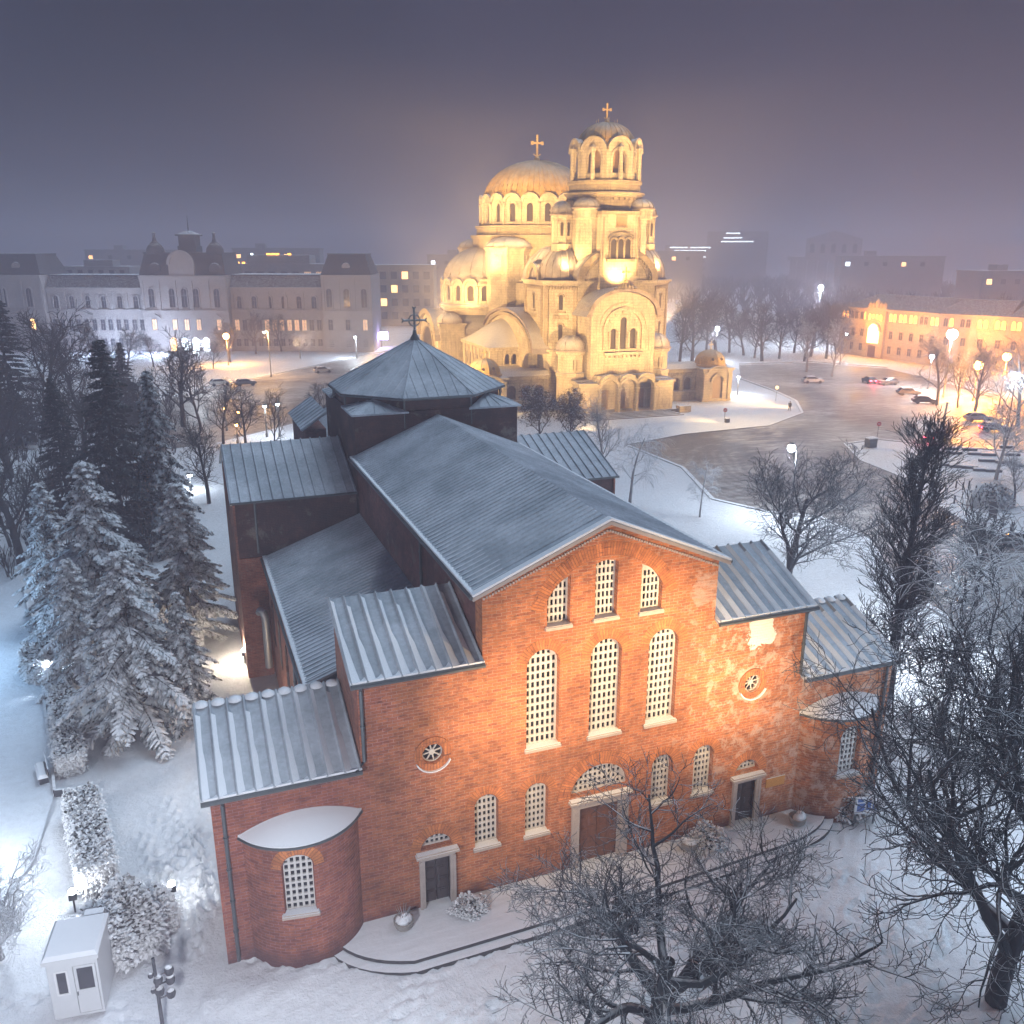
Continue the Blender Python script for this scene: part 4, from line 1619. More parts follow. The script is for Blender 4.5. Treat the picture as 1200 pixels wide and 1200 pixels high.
for m0, o_ in slots:
    window_in(o_, -0.03, CA, mt=m0)
# tall arched recess on the north flank of the tower block
b = MB()
m0 = on_face(tp[6], tp[7], 0.5)
arch_mould(b, 0, 21.8, 2.6, 3.3, -0.5, -0.003, m0, 14)
b.build('north_archivolt', TR, CA)

# great front arch, barrel roof behind
v, f = panel([(TX + 7.3 * math.cos(PI * i / 24), 22.2 + 5.2 * math.sin(PI * i / 24)) for i in range(25)], [], 1.0)
b = MB().add([(x, y + 7.9, z) for x, y, z in v], f)
b.build('front_arch_wall', ST, CA)
b = MB()
arch_mould(b, TX, 22.2, 6.5, 7.6, 7.4, 8.9, n=24, rz=0.72)
arch_mould(b, TX, 22.2, 5.7, 6.1, 7.75, 7.897, n=24, rz=0.72)
for i in range(24):
    a = PI * (i + 0.5) / 24
    b.box(-0.13, 0.13, 7.55, 7.897, 0, 0.35, Matrix.Translation((TX + 6.25 * math.cos(a), 0, 22.2 + 0.72 * 6.25 * math.sin(a))))
b.build('front_archivolt', TR, CA, smooth=30)
b = MB()
for i in range(20):
    a, a2 = PI * i / 20, PI * (i + 1) / 20
    q = [(TX + 7.75 * math.cos(t), y, 22.2 + 5.6 * math.sin(t)) for y in (7.5, 12.0) for t in (a, a2)]
    q += [(TX + 7.4 * math.cos(t), y, 22.2 + 5.3 * math.sin(t)) for y in (7.5, 12.0) for t in (a, a2)]
    b.add(q, [(0, 1, 3, 2), (4, 6, 7, 5), (0, 4, 5, 1), (2, 3, 7, 6)])
b.build('front_arch_roof', MT['copper'], CA, smooth=40)
for x, y in ((-6.4, 14.2), (8.9, 14.2), (-6.2, 20.5), (8.7, 20.5)):
    dome('corner_dome', x, y, 4.4, 5.4, 22.5, MT['copper'], 18, 28)

# upper tower
TY = 15.6
h, c_ = 6.75, 2.1
up_ = [(TX - h + c_, TY - h), (TX + h - c_, TY - h), (TX + h, TY - h + c_), (TX + h, TY + h - c_), (TX + h - c_, TY + h), (TX - h + c_, TY + h), (TX - h, TY + h - c_), (TX - h, TY - h + c_)]
b = MB()
b.prism(up_, 22.2, 33.0)
cornice_ring(b, up_, 33.7, 0.7, 0.4)
b.build('upper_tower', ST, CA)
MB().box(TX - 3.75, TX + 3.25, 6.9, 8.86, 20.0, 33.0).build('tower_front_panel', ST, CA)
b = MB()
b.box(TX - 3.9, TX + 3.4, 6.7, 8.9, 33.003, 33.6)
b.build('panel_cornice', TR, CA)
m0 = Matrix.Translation((TX - 0.1, 6.9, 0))
b = MB()
for x in (-1.35, 0, 1.35):
    arch_mould(b, x, 28.6, 0.52, 0.85, -0.25, -0.003, m0, 8)
for x in (-2.05, -0.68, 0.68, 2.05):
    b.lathe([(0.2, 25.9), (0.16, 26.1), (0.16, 28.0), (0.22, 28.5)], x, -0.12, 8, mtx=m0)
b.box(-2.6, 2.6, -0.4, -0.003, 25.3, 25.8, m0)
arch_mould(b, 0, 28.9, 2.2, 2.5, -0.2, -0.003, m0, 12, 0.55)
for s in (-1, 1):
    b.box(*sorted((s * 3.1, s * 3.4)), -0.12, -0.003, 23, 32.6, m0)
b.box(-1.15, 1.15, -0.2, -0.003, 30.9, 31.1, m0)
b.box(-1.15, 1.15, -0.2, -0.003, 32.7, 32.9, m0)
b.build('tower_window_frame', TR, CA)
for x in (-1.35, 0, 1.35):
    window_in(arch(x, 0.95, 25.85, 28.6, 8), -0.05, CA, mt=m0)
MB().box(-0.95, 0.95, -0.10, -0.004, 31.12, 32.69, m0).build('mosaic_panel', MT['mosaic'], CA)
for sx_ in (-1, 1):
    for sy_ in (-1, 1):
        x, y = TX + sx_ * (h - 1.6), TY + sy_ * (h - 1.6)
        b = MB()
        b.lathe([(2.15, 32.4), (2.15, 33.9), (2.4, 33.95), (2.4, 34.2)], x, y, 12)
        b.build('corner_cupola', ST, CA)
        dome('cupola_dome', x, y, 2.3, 1.5, 34.25, MT['copper'], 10, 16)
for x in (-6.9, 9.2):
    b = MB()
    b.lathe([(2.0, 27.0), (2.0, 28.3), (1.7, 28.4), (1.7, 32.6), (2.0, 32.7), (2.0, 33.1)], x, 14.0, 8)
    for i in range(8):
        a = i * PI / 4
        b.tube([(x + 1.72 * math.cos(a), 14 + 1.72 * math.sin(a), 28.4), (x + 1.72 * math.cos(a), 14 + 1.72 * math.sin(a), 32.6)], 0.16, 6)
    b.build('tower_turret', ST, CA)
    dome('turret_dome', x, 14.0, 2.0, 1.9, 33.25, MT['copper'], 8, 16)
    for i in (5, 6):
        a = (i + 0.5) * PI / 4
        m1 = Matrix.Translation((x + 1.60 * math.cos(a), 14 + 1.60 * math.sin(a), 0)) @ Matrix.Rotation(a + PI / 2, 4, 'Z')
        window_in(arch(0, 0.5, 29.6, 31.6, 6), -0.05, CA, mt=m1)

# drum under the bells and the belfry
b = MB()
b.lathe([(6.4, 33.0), (6.4, 35.9), (6.7, 36.0), (6.7, 36.25), (7.15, 36.5), (7.15, 36.75), (6.3, 36.9), (6.3, 38.1), (6.6, 38.3), (6.6, 38.7), (5.0, 38.75)], TX + 0.5, TY, 40)
for i in range(40):
    a = 2 * PI * i / 40
    b.box(-0.16, 0.16, -0.3, 0.25, 35.45, 35.9, Matrix.Translation((TX + 0.5 + 6.5 * math.cos(a), TY + 6.5 * math.sin(a), 0)) @ Matrix.Rotation(a + PI / 2, 4, 'Z'))
b.build('belfry_base', TR, CA, smooth=30)
BX = TX + 0.55
nb, rb_ = 8, 5.7
wpan = 2 * rb_ * math.tan(PI / nb)
pol = [(-wpan / 2, 38.7), (wpan / 2, 38.7), (wpan / 2, 43.4)] + [(wpan / 2 * math.cos(PI * i / 12), 43.4 + 2.2 * math.sin(PI * i / 12)) for i in range(1, 12)] + [(-wpan / 2, 43.4)]
bh = arch(0, 2.45, 39.1, 42.4, 10)


def bel_extra(b, mt):
    arch_mould(b, 0, 42.4, 1.28, 1.62, -0.2, -0.003, mt, 10)
    arch_mould(b, 0, 43.4, 1.85, 2.36, -0.4, -0.003, mt, 10, 0.98)
    for s in (-1, 1):
        b.box(*sorted((s * 1.35, s * 1.75)), -0.15, -0.003, 38.8, 42.6, mt)
    b.box(-1.2, 1.2, 0.2, 0.4, 39.1, 39.9, mt)


b, _ = ringpanels(BX, TY, rb_, nb, wpan, pol, [bh], 0.7, R(22.5) - R(45), R(22.5) - R(45) + 2 * PI, extra=bel_extra)
for i in range(8):
    a = i * PI / 4 + PI / 8 + R(22.5) - R(45)
    rr_ = rb_ / math.cos(PI / 8) + 0.05
    b.lathe([(0.42, 38.75), (0.36, 43.0), (0.6, 43.5), (0.6, 43.9), (0.0, 44.6)], BX + rr_ * math.cos(a), TY + rr_ * math.sin(a), 8)
b.build('belfry', ST, CA, smooth=30)
b = MB()
b.lathe([(3.6, 38.75), (3.6, 44.0)], BX, TY, 12)
b.build('belfry_core', MT['mosaic'], CA)
for a in (R(-112.5), R(-67.5)):
    x, y = BX + 4.55 * math.cos(a), TY + 4.55 * math.sin(a)
    b = MB()
    b.lathe([(0.75, 40.3), (0.62, 40.6), (0.45, 41.3), (0.30, 41.7), (0.0, 41.85)], x, y, 12)
    b.tube([(x, y, 41.8), (x, y, 43.0)], 0.06, 5)
    b.build('bell', MT['bell'], CA, smooth=40)
dome('belfry_dome', BX, TY, 5.15, 4.1, 44.35, MT['gold'], 28, 40, rr=0.09)
gold_cross(BX, TY, 48.4, 3.1)
for a in range(6):
    b = MB()
    x, y = BX + 1.9 * math.cos(a * PI / 3 + 0.3), TY + 1.9 * math.sin(a * PI / 3 + 0.3)
    b.tube([(x, y, 47.9), (x, y, 48.9)], [0.08, 0.03], 5)
    b.build('finial', MT['gold_bright'], CA)

# nave and crossing
cbox('nave_body', -8.5, 10.5, 26.003, 60, 0, 21.0)
CXD, CYD = 1.0, 48.0
b = MB()
b.box(CXD - 12.5, CXD + 12.5, CYD - 12.5, CYD + 12.5, 0, 26.5)
b.build('crossing_block', ST, CA)
sq = [(CXD + 13.6 * math.cos(i * PI / 8 + PI / 16), CYD + 13.6 * math.sin(i * PI / 8 + PI / 16)) for i in range(16)]
b = MB()
b.prism(sq, 26.503, 29.4)
cornice_ring(b, sq, 30.1, 0.7, 0.5)
b.lathe([(12.7, 30.103), (12.7, 31.5), (13.0, 31.6), (13.0, 31.95), (11, 32)], CXD, CYD, 48)
b.build('drum_base', TR, CA, smooth=30)
ND, RD = 20, 11.6
wd = 2 * RD * math.tan(PI / ND)
dol = [(-wd / 2, 31.95), (wd / 2, 31.95), (wd / 2, 36.4)] + [(wd / 2 * math.cos(PI * i / 10), 36.4 + 1.5 * math.sin(PI * i / 10)) for i in range(1, 10)] + [(-wd / 2, 36.4)]
dh = arch(0, 1.25, 32.7, 35.6, 8)


def drum_extra(b, mt):
    arch_mould(b, 0, 35.7, 0.75, 1.1, -0.15, -0.003, mt, 8)
    arch_mould(b, 0, 36.4, 1.35, 1.95, -0.45, -0.003, mt, 8, 0.9)
    b.lathe([(0.33, 32), (0.26, 32.3), (0.26, 35.6), (0.42, 36.2)], wd / 2, -0.15, 8, mtx=mt)


b, dm = ringpanels(CXD, CYD, RD, ND, wd, dol, [dh], 0.7, extra=drum_extra)
b.build('main_drum', ST, CA, smooth=30)
for mt in dm:
    d = mt.to_translation()
    if d.y < CYD + 3:
        window_in(dh, 0.4, CA, mt=mt)
dome('main_dome', CXD, CYD, 11.3, 8.4, 36.6, MT['gold'], 60, 72, rr=0.10)
gold_cross(CXD, CYD, 45.0, 5.0)

# half domes to the north, west and south of the crossing
NS = 14


def semidome(cx, cy_, r, a0, a1, n):
    wd_ = 2 * r * math.tan((a1 - a0) / n / 2)
    ol = [(-wd_ / 2, 16.6), (wd_ / 2, 16.6), (wd_ / 2, 20.3)] + [(wd_ / 2 * math.cos(PI * i / 8), 20.3 + 1.3 * math.sin(PI * i / 8)) for i in range(1, 8)] + [(-wd_ / 2, 20.3)]
    hl = arch(0, 1.35, 17.2, 19.6, 8)

    def ex(b, mt):
        arch_mould(b, 0, 19.7, 0.8, 1.15, -0.15, -0.003, mt, 8)
        arch_mould(b, 0, 20.3, wd_ / 2 - 0.5, wd_ / 2 + 0.05, -0.4, -0.003, mt, 8, 0.9)
        b.lathe([(0.3, 16.7), (0.24, 17), (0.24, 19.6), (0.38, 20.1)], wd_ / 2, -0.1, 8, mtx=mt)
    b, ms = ringpanels(cx, cy_, r, n, wd_, ol, [hl], 0.6, a0, a1, extra=ex)
    b.lathe([(r + 0.6, 14.5), (r + 0.6, 15.6), (r + 0.9, 15.8), (r + 0.9, 16.2), (r + 0.1, 16.6), (r - 2, 16.62)], cx, cy_, 36)
    b.build('half_dome_drum', ST, CA, smooth=30)
    for mt in ms:
        window_in(hl, 0.35, CA, mt=mt)
    dome('half_dome', cx, cy_, r - 0.1, 7.0, 20.9, MT['copper'], 20, 40, rr=0.07)


semidome(-11.0, 47.5, 8.6, R(105), R(285), 9)
semidome(1.0, 34.5, 8.6, R(180), R(285), 6)
semidome(12.5, 47.5, 8.6, R(-100), R(60), 8)
for sx_, sy_ in ((-1, -1), (1, -1), (-1, 1)):
    x, y = CXD + sx_ * 9.6, CYD + sy_ * 9.9
    b = MB()
    pl = [(x + 4.6 * math.cos(i * PI / 4 + PI / 8), y + 4.6 * math.sin(i * PI / 4 + PI / 8)) for i in range(8)]
    b.prism(pl, 14, 27.0)
    cornice_ring(b, pl, 27.7, 0.7, 0.4)
    for k in range(8):
        p, q = pl[k], pl[(k + 1) % 8]
        b.box(-0.7, 0.7, -0.12, 0.1, 23.0, 26.2, on_face(p, q, 0.5))
    b.build('corner_tower', ST, CA)
    dome('corner_tower_dome', x, y, 4.7, 1.9, 27.75, MT['copper'], 12, 24)

# north transept with its great arch
b = MB()
tol = [(40.2, 0), (56.5, 0), (56.5, 9.5)] + [(48.35 + 8.15 * math.cos(PI * i / 16), 9.5 + 5.6 * math.sin(PI * i / 16)) for i in range(1, 16)] + [(40.2, 9.5)]
b.prism_x(tol, -23.0, -12)
b.build('north_transept', ST, CA)
b = MB()
m0 = Matrix.Translation((-23.0, 48.35, 0)) @ Matrix.Rotation(R(-90), 4, 'Z')
arch_mould(b, 0, 9.5, 7.0, 8.4, -0.7, -0.003, m0, 18, 0.70)
b.build('north_archivolt', TR, CA, smooth=30)
b = MB()
arch_mould(b, 0, 7.5, 4.4, 5.0, -0.3, -0.003, m0, 16)
b.build('window_archivolt', TR, CA, smooth=30)
window_in(arch(0, 8.4, 3.5, 7.5, 14), -0.08, CA, mt=m0)
b = MB()
for i in range(16):
    a, a2 = PI * i / 16, PI * (i + 1) / 16
    q = [(x, 48.35 + 8.5 * math.cos(t), 9.5 + 5.95 * math.sin(t)) for x in (-23.6, -12) for t in (a, a2)]
    q += [(x, 48.35 + 8.17 * math.cos(t), 9.5 + 5.62 * math.sin(t)) for x in (-23.6, -12) for t in (a, a2)]
    b.add(q, [(0, 1, 3, 2), (4, 6, 7, 5), (0, 4, 5, 1), (2, 3, 7, 6)])
b.build('transept_vault', MT['copper'], CA, smooth=40)
x, y = -20.0, 42.4
b = MB()
pl = [(x - 2.6, y - 2.6), (x + 2.6, y - 2.6), (x + 2.6, y + 2.6), (x - 2.6, y + 2.6)]
b.prism(pl, 0, 12.2)
cornice_ring(b, pl, 12.9, 0.7, 0.45)
b.build('transept_pier', ST, CA)
dome('pier_dome', x, y, 2.9, 1.9, 13.0, MT['copper'], 8, 20)

# big segmental vault over the north aisle, face with its archivolt
VC, VR = 27.0, 15.5
b = MB()
for i in range(24):
    a, a2 = PI * i / 24, PI * (i + 1) / 24
    def ring(k, kz, z0):
        return [(xx, VC + k * math.cos(t), z0 + kz * math.sin(t)) for xx in (-13.2, -6.0) for t in (a, a2)]
    b.add(ring(VR + 0.4, 7.1, 9.6) + ring(VR - 0.1, 6.6, 9.6), [(0, 1, 3, 2), (4, 6, 7, 5), (0, 4, 5, 1), (2, 3, 7, 6)])
b.build('aisle_vault', MT['copper'], CA, smooth=40)
b = MB()
b.prism_x([(VC + VR * math.cos(PI * i / 24), 9.6 + 6.6 * math.sin(PI * i / 24)) for i in range(25)], -12.6, -8)
b.box(-12.6, -8, VC - 12, VC + VR, 0, 9.597)
b.build('north_aisle_wall', ST, CA)
b = MB()
m0 = Matrix.Translation((-12.6, VC, 0)) @ Matrix.Rotation(R(-90), 4, 'Z')
arch_mould(b, 0, 9.6, VR - 2.2, VR - 0.9, -0.5, -0.003, m0, 24, 0.43)
b.build('vault_archivolt', TR, CA, smooth=30)
# lower aisle chamber with swelling snowy roof and three small windows
hol = [arch(q, 0.85, 6.7, 8.2, 8) for q in (-14.6, -13.2, -11.8)]
v, f = panel([(-18.0, 0), (-9.6, 0), (-9.6, 9.3), (-18.0, 9.3)], hol, 0.6)
b = MB().add([(x_, y_ + 21, z_) for x_, y_, z_ in v], f)
b.box(-18.0, -17.4, 21.603, 39.5, 0, 9.3)
b.box(-18.4, -9.6, 20.6, 39.6, 9.303, 9.9)
for q in (-15.3, -13.9, -12.5, -11.1):
    b.lathe([(0.2, 6.7), (0.14, 6.9), (0.14, 7.9), (0.22, 8.2)], q, 20.9, 8)
b.box(-15.8, -10.6, 20.7, 20.997, 6.2, 6.5)
for i in range(7):
    b.box(-18.25, -18.003, 22.5 + i * 2.4, 23.2 + i * 2.4, 3.0, 9.2)
    b.box(-18.15, -18.003, 23.6 + i * 2.4, 24.5 + i * 2.4, 8.3, 9.0)
b.build('aisle_chamber', ST, CA)
for o_ in hol:
    window_in(o_, 21.35, CA)
for i in range(6):
    m0 = Matrix.Translation((-18.0, 24.05 + i * 2.4, 0)) @ Matrix.Rotation(R(-90), 4, 'Z')
    window_in(arch(0, 0.8, 5.4, 7.4, 8), -0.06, CA, mt=m0)
b = MB()
v3, f3 = [], []
nu, nv = 14, 18
for j in range(nv + 1):
    for i in range(nu + 1):
        s_1, t_1 = i / nu, j / nv
        x_ = -18.6 + 9.0 * s_1
        y_ = 20.4 + 19.4 * t_1
        z_ = 9.92 + 5.0 * (math.sin(PI / 2 * s_1) ** 0.8) * (math.sin(PI * t_1) ** 0.75 if 0 < t_1 < 1 else 0)
        v3.append((x_, y_, z_))
for j in range(nv):
    for i in range(nu):
        k = j * (nu + 1) + i
        f3.append((k, k + 1, k + nu + 2, k + nu + 1))
make('chamber_roof', v3, f3, MT['copper'], CA, smooth=True)

# low galleries running out to the two little domed chapels
for s in (-1, 1):
    xs_ = (10.6, 19.3)
    cs = [12.4, 15.0, 17.6]
    ol = [(xs_[0], 0), (xs_[1], 0), (xs_[1], 5.4), (xs_[0], 5.4)]
    hs = [arch(q, 1.7, 1.9, 3.5, 10) for q in cs]
    v, f = panel(ol, hs, 0.5)
    b = MB().add([(s * x_, y_ + 10.0, z_) for x_, y_, z_ in v], f)
    for q in cs:
        arch_mould(b, s * q, 3.5, 0.9, 1.2, 9.8, 9.997, n=10)
    b.box(*sorted((s * 10.6, s * 19.3)), 9.75, 9.997, 1.3, 1.75)
    b.box(*sorted((s * 10.6, s * 19.3)), 9.6, 10.6, 5.403, 5.9)
    b.box(*sorted((s * 10.6, s * 19.3)), 12.8, 13.2, 0, 5.4)
    for i in range(16):
        b.box(*sorted((s * (10.8 + i * 0.52), s * (11.05 + i * 0.52))), 9.75, 9.997, 4.95, 5.4)
    b.build('gallery', ST, CA)
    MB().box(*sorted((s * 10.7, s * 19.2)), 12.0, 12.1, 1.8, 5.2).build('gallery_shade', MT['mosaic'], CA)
    b = MB()
    b.prism_x([(9.5, 5.92), (13.6, 5.92), (13.6, 6.1), (12.6, 7.0), (10.6, 6.8), (9.5, 6.05)], *sorted((s * 10.6, s * 19.6)))
    b.build('gallery_roof', MT['copper'], CA)
    cx = s * 22.4
    pl = [(cx - 3.1, 7.4), (cx + 3.1, 7.4), (cx + 3.1, 13.6), (cx - 3.1, 13.6)]
    v, f = panel([(cx - 3.1, 0), (cx + 3.1, 0), (cx + 3.1, 5.6), (cx - 3.1, 5.6)], [arch(cx + 0.1, 2.1, 0.5, 3.7, 10)], 0.5)
    b = MB().add([(x_, y_ + 7.4, z_) for x_, y_, z_ in v], f)
    b.box(cx - 3.1, cx - 2.6, 7.903, 13.6, 0, 5.6)
    b.box(cx + 2.6, cx + 3.1, 7.903, 13.6, 0, 5.6)
    arch_mould(b, cx + 0.1, 3.7, 1.2, 1.6, 7.15, 7.397, n=10)
    arch_mould(b, cx + 0.1, 5.6, 1.9, 2.4, 7.0, 7.6, n=12, rz=0.42)
    b.box(cx - 3.0, cx - 2.2, 7.2, 7.397, 0.3, 5.3)
    b.box(cx + 2.2, cx + 3.0, 7.2, 7.397, 0.3, 5.3)
    cornice_ring(b, pl, 6.2, 0.55, 0.5)
    b.lathe([(2.9, 6.203), (2.9, 6.6)], cx, 10.5, 24)
    b.build('chapel', ST, CA)
    window_in(arch(cx + 0.1, 2.1, 0.5, 3.7, 10), 7.7, CA, name='chapel_door', m=MT['mosaic'])
    dome('chapel_dome', cx, 10.5, 2.85, 2.6, 6.7, MT['gold'], 12, 28, rr=0.05)
    gold_cross(cx, 10.5, 9.1, 1.7)
    for k in (-1, 1):
        b = MB()
        b.lathe([(0.0, -0.05), (0.28, -0.05), (0.3, 0.05)], n=10, mtx=Matrix.Translation((cx + k * 0.9, 10.5 - 2.45, 7.75)) @ Matrix.Rotation(R(60), 4, 'X'))
        b.build('dormer', MT['cath_glass'], CA)
# long low porch roof along the north side of the tower block
b = MB()
b.prism_x([(13.0, 4.0), (21, 4.0), (21, 6.5), (17, 6.3), (13.0, 4.5)], -19.0, -10.95)
b.build('porch_roof', MT['copper'], CA)
hol = [arch(q, 1.5, 0.8, 2.6, 8) for q in (-17.5, -15.2, -12.9)]
v, f = panel([(-18.8, 0), (-10.95, 0), (-10.95, 3.99), (-18.8, 3.99)], hol, 0.5)
b = MB().add([(x_, y_ + 13.4, z_) for x_, y_, z_ in v], f)
b.build('porch_wall', ST, CA)
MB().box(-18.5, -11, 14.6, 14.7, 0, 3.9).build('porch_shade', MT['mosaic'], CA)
# sacristy block seen past the right flank
b = MB()
b.box(11.0, 17.0, 26, 38, 0, 10.2)
b.build('south_aisle', ST, CA)
b = MB()
b.prism([(10.6, 25.6), (17.4, 25.6), (17.4, 38.4), (10.6, 38.4)], 10.203, 12.4, top=[(10.6, 27.5), (13.5, 27.5), (13.5, 36), (10.6, 36)])
b.build('south_aisle_roof', MT['copper'], CA)

# low planting terrace wall beside the steps
MB().box(9.75, 12.0, -1.2, 0.2, -0.1, 1.1).build('plinth_block', ST, CA)

# floodlights of the cathedral: warm lamps on the square, on its roofs and ledges
GOLD = (1.0, 0.64, 0.25)
CM = CA.matrix_basis if False else Matrix.Translation((55.85, 101.48, 0)) @ Matrix.Rotation(R(-2), 4, 'Z')


def flood(p, t, e, size=80, blend=0.8, c=GOLD, rad=0.5):
    lamp('SPOT', tuple(CM @ Vector(p)), e * CFL, c, tuple(CM @ Vector(t)), size, blend, rad)


CFL = 1.75
flood((-16, -26, 4), (-4, 14, 26), 62000, 66)
flood((18, -26, 4), (4, 14, 26), 62000, 66)
flood((-46, 2, 9), (-10, 26, 14), 78000, 90)
flood((-52, 40, 10), (-10, 46, 18), 50000, 95)
flood((0.2, 4.6, 21.6), (1.2, 8.8, 29), 5500, 120)
flood((-8.6, 9.0, 23.5), (0, 14, 42), 4500, 100)
flood((11.0, 9.0, 23.5), (3, 14, 42), 4500, 100)
flood((-7, 22, 30), (-3, 36, 36), 9000, 120)
flood((-18, 33, 24), (-2, 42, 37), 7000, 110)
flood((-18, 36, 17.5), (-13, 46, 24), 4000, 120)
flood((36, 0, 5), (20, 12, 5), 5000, 100)
# searchlights on the square for the bell tower and the great dome
flood((-26, -52, 12), (1.8, 15, 43.5), 230000, 17, 0.5)
flood((30, -46, 12), (1.8, 15, 43.0), 170000, 18, 0.5)
flood((-50, -30, 14), (1, 46, 40), 420000, 22, 0.5)
flood((-15, -13, 1.5), (-1, 2, 4.5), 5200, 75)
flood((13, -13, 1.5), (2, 2, 4.5), 4200, 75)
flood((34, -6, 2), (22, 9, 4), 9000, 70)
# added uplights, aimed past the tower to make the fog glow
flood((19, 22, 13), (23, 25, 60), 150000, 105, 1.0)
flood((14, 40, 24), (14, 44, 70), 90000, 110, 1.0)
flood((-25, 28, 15), (-29, 34, 60), 100000, 105, 1.0)
flood((-4, 62, 26), (-6, 66, 80), 90000, 110, 1.0)
flood((5, 0, 21.5), (26, -42, 0), 22000, 100, 1.0)  # added lamp standing in for cathedral light spilling onto the plaza


# ------------------------------------------------------------------ buildings round the square
MT['plaster'] = plain('pale_plaster', (0.36, 0.34, 0.33), 0.9, var=0.2, scale=0.6, snow=(0.6, 0.9))
MT['plaster2'] = plain('ochre_plaster', (0.50, 0.40, 0.27), 0.9, var=0.2, scale=0.6, snow=(0.6, 0.9))
MT['mansard'] = plain('dark_slate', (0.07, 0.07, 0.08), 0.8, var=0.3, scale=1.0, snow=(0.55, 0.95), wob=0.7)
MT['brown_roof'] = plain('brown_sheet_roof', (0.13, 0.105, 0.09), 0.8, var=0.3, scale=0.8, snow=(0.85, 1.35), wob=0.9)
MT['concrete'] = plain('grey_concrete', (0.28, 0.27, 0.27), 0.9, var=0.2, scale=0.4, snow=(0.6, 0.9))
MT['pane'] = plain('unlit_pane', (0.03, 0.035, 0.045), 0.2, var=0.3)
MT['lit_warm'] = emit('lit_window_warm', (1.0, 0.55, 0.2), 4.0)
MT['lit_dim'] = emit('lit_window_dim', (1.0, 0.62, 0.35), 0.6)
MT['lit_white'] = emit('lit_window_white', (0.8, 0.9, 1.0), 5.0)
MT['lit_orange'] = emit('lit_window_orange', (1.0, 0.42, 0.05), 5.0)
MT['door_glow'] = emit('lit_doorway', (1.0, 0.6, 0.22), 10.0)


def win_mesh(name, ol, frame=0.16, depth=0.12, sill=True):
    """surround standing proud of the wall, used with a pane behind"""
    xs = [p[0] for p in ol]
    zs = [p[1] for p in ol]
    cx, cz = (min(xs) + max(xs)) / 2, (min(zs) + max(zs)) / 2
    wx, wz = max(xs) - min(xs), max(zs) - min(zs)
    big = [(cx + (x - cx) * (1 + 2 * frame / wx), cz + (z - cz) * (1 + 2 * frame / wz)) for x, z in ol]
    v, f = panel(big, [ol], depth)
    b = MB().add([(x, y - depth, z) for x, y, z in v], f)
    if sill:
        b.box(min(xs) - frame * 1.6, max(xs) + frame * 1.6, -depth * 2.2, -depth - 0.004, min(zs) - frame - 0.1, min(zs) - frame + 0.06)
    b.box(cx - 0.035, cx + 0.035, -0.06, -0.02, min(zs), max(zs) - 0.02)
    b.box(min(xs), max(xs), -0.06, -0.02, min(zs) + wz * 0.62, min(zs) + wz * 0.62 + 0.07)
    me = bpy.data.meshes.new(name)
    me.from_pydata(b.v, [], b.f)
    me.update()
    p = MB()
    p.prism_y(ol, -0.018, -0.004)
    pe = bpy.data.meshes.new(name + '_pane')
    pe.from_pydata(p.v, [], p.f)
    pe.update()
    return me, pe


def put_window(parent, ms, x, y, z, rz=0.0, lit=None, fm=None):
    me, pe = ms
    if not me.materials:
        me.materials.append(MT['plaster'])
        pe.materials.append(MT['pane'])
    w = inst('window', me, parent, (x, y, z), rz, fm)
    inst('pane', pe, w, (0, 0, 0), 0, lit)
    return w


# ---- long palace across the street (local x along its front, y away)
GA = empty('palace_gallery', (-14.45, 229.64, 0), -YAW, 'long pale palace with mansard roof, twin cupolas and spired lantern', 'palace')
PL, MS = MT['plaster'], MT['mansard']


def gbox(b, x0, x1, y0, z0, z1, d=16):
    b.box(x0, x1, y0, y0 + d, z0, z1)


secs = [('wing', -36, -9.4, 2.2, 17.0), ('pavilion', -9.2, 14.2, 0.0, 20.3), ('wing', 14.4, 39.6, 2.2, 17.2), ('pavilion', 39.8, 53.4, 0.6, 20.5), ('pavilion', -58, -36.2, 0.6, 20.3)]
for nm, x0, x1, y0, zt in secs:
    b = MB()
    gbox(b, x0, x1, y0, -0.5, zt)
    gbox(b, x0 - 0.02, x1 + 0.02, y0 - 0.35, 10.6, 11.2, 0.33)
    gbox(b, x0 - 0.02, x1 + 0.02, y0 - 0.7, zt - 0.55, zt + 0.05, 0.68)
    gbox(b, x0 - 0.02, x1 + 0.02, y0 - 0.4, zt - 1.2, zt - 0.553, 0.38)
    gbox(b, x0 - 0.02, x1 + 0.02, y0 - 0.3, 0.0, 1.3, 0.28)
    for i in range(9):           # rusticated courses of the ground floor
        gbox(b, x0 + 0.1, x1 - 0.1, y0 - 0.10, 1.5 + i * 0.5, 1.85 + i * 0.5, 0.096) if nm == 'pavilion' else None
    k = max(3, int((x1 - x0) / 4.4))
    for i in range(k + 1):
        x = x0 + 0.5 + (x1 - x0 - 1.0) * i / k
        b.box(x - 0.3, x + 0.3, y0 - 0.22, y0 - 0.004, 11.2, zt - 1.2)
    b.build(nm + '_wall', PL, GA)
wa_, wp_ = win_mesh('gallery_window', [(-0.6, 0), (0.6, 0), (0.6, 2.9), (-0.6, 2.9)])
wb_ = win_mesh('gallery_low_window', [(-0.6, 0), (0.6, 0), (0.6, 2.4), (-0.6, 2.4)])
wc_ = win_mesh('gallery_niche', arch(0, 1.3, 0, 2.6, 8), 0.3, 0.3)
wd_ = win_mesh('gallery_tall_window', arch(0, 1.5, 0, 4.2, 8), 0.3, 0.2)
WA = (wa_, wp_)
rg = random.Random(4)
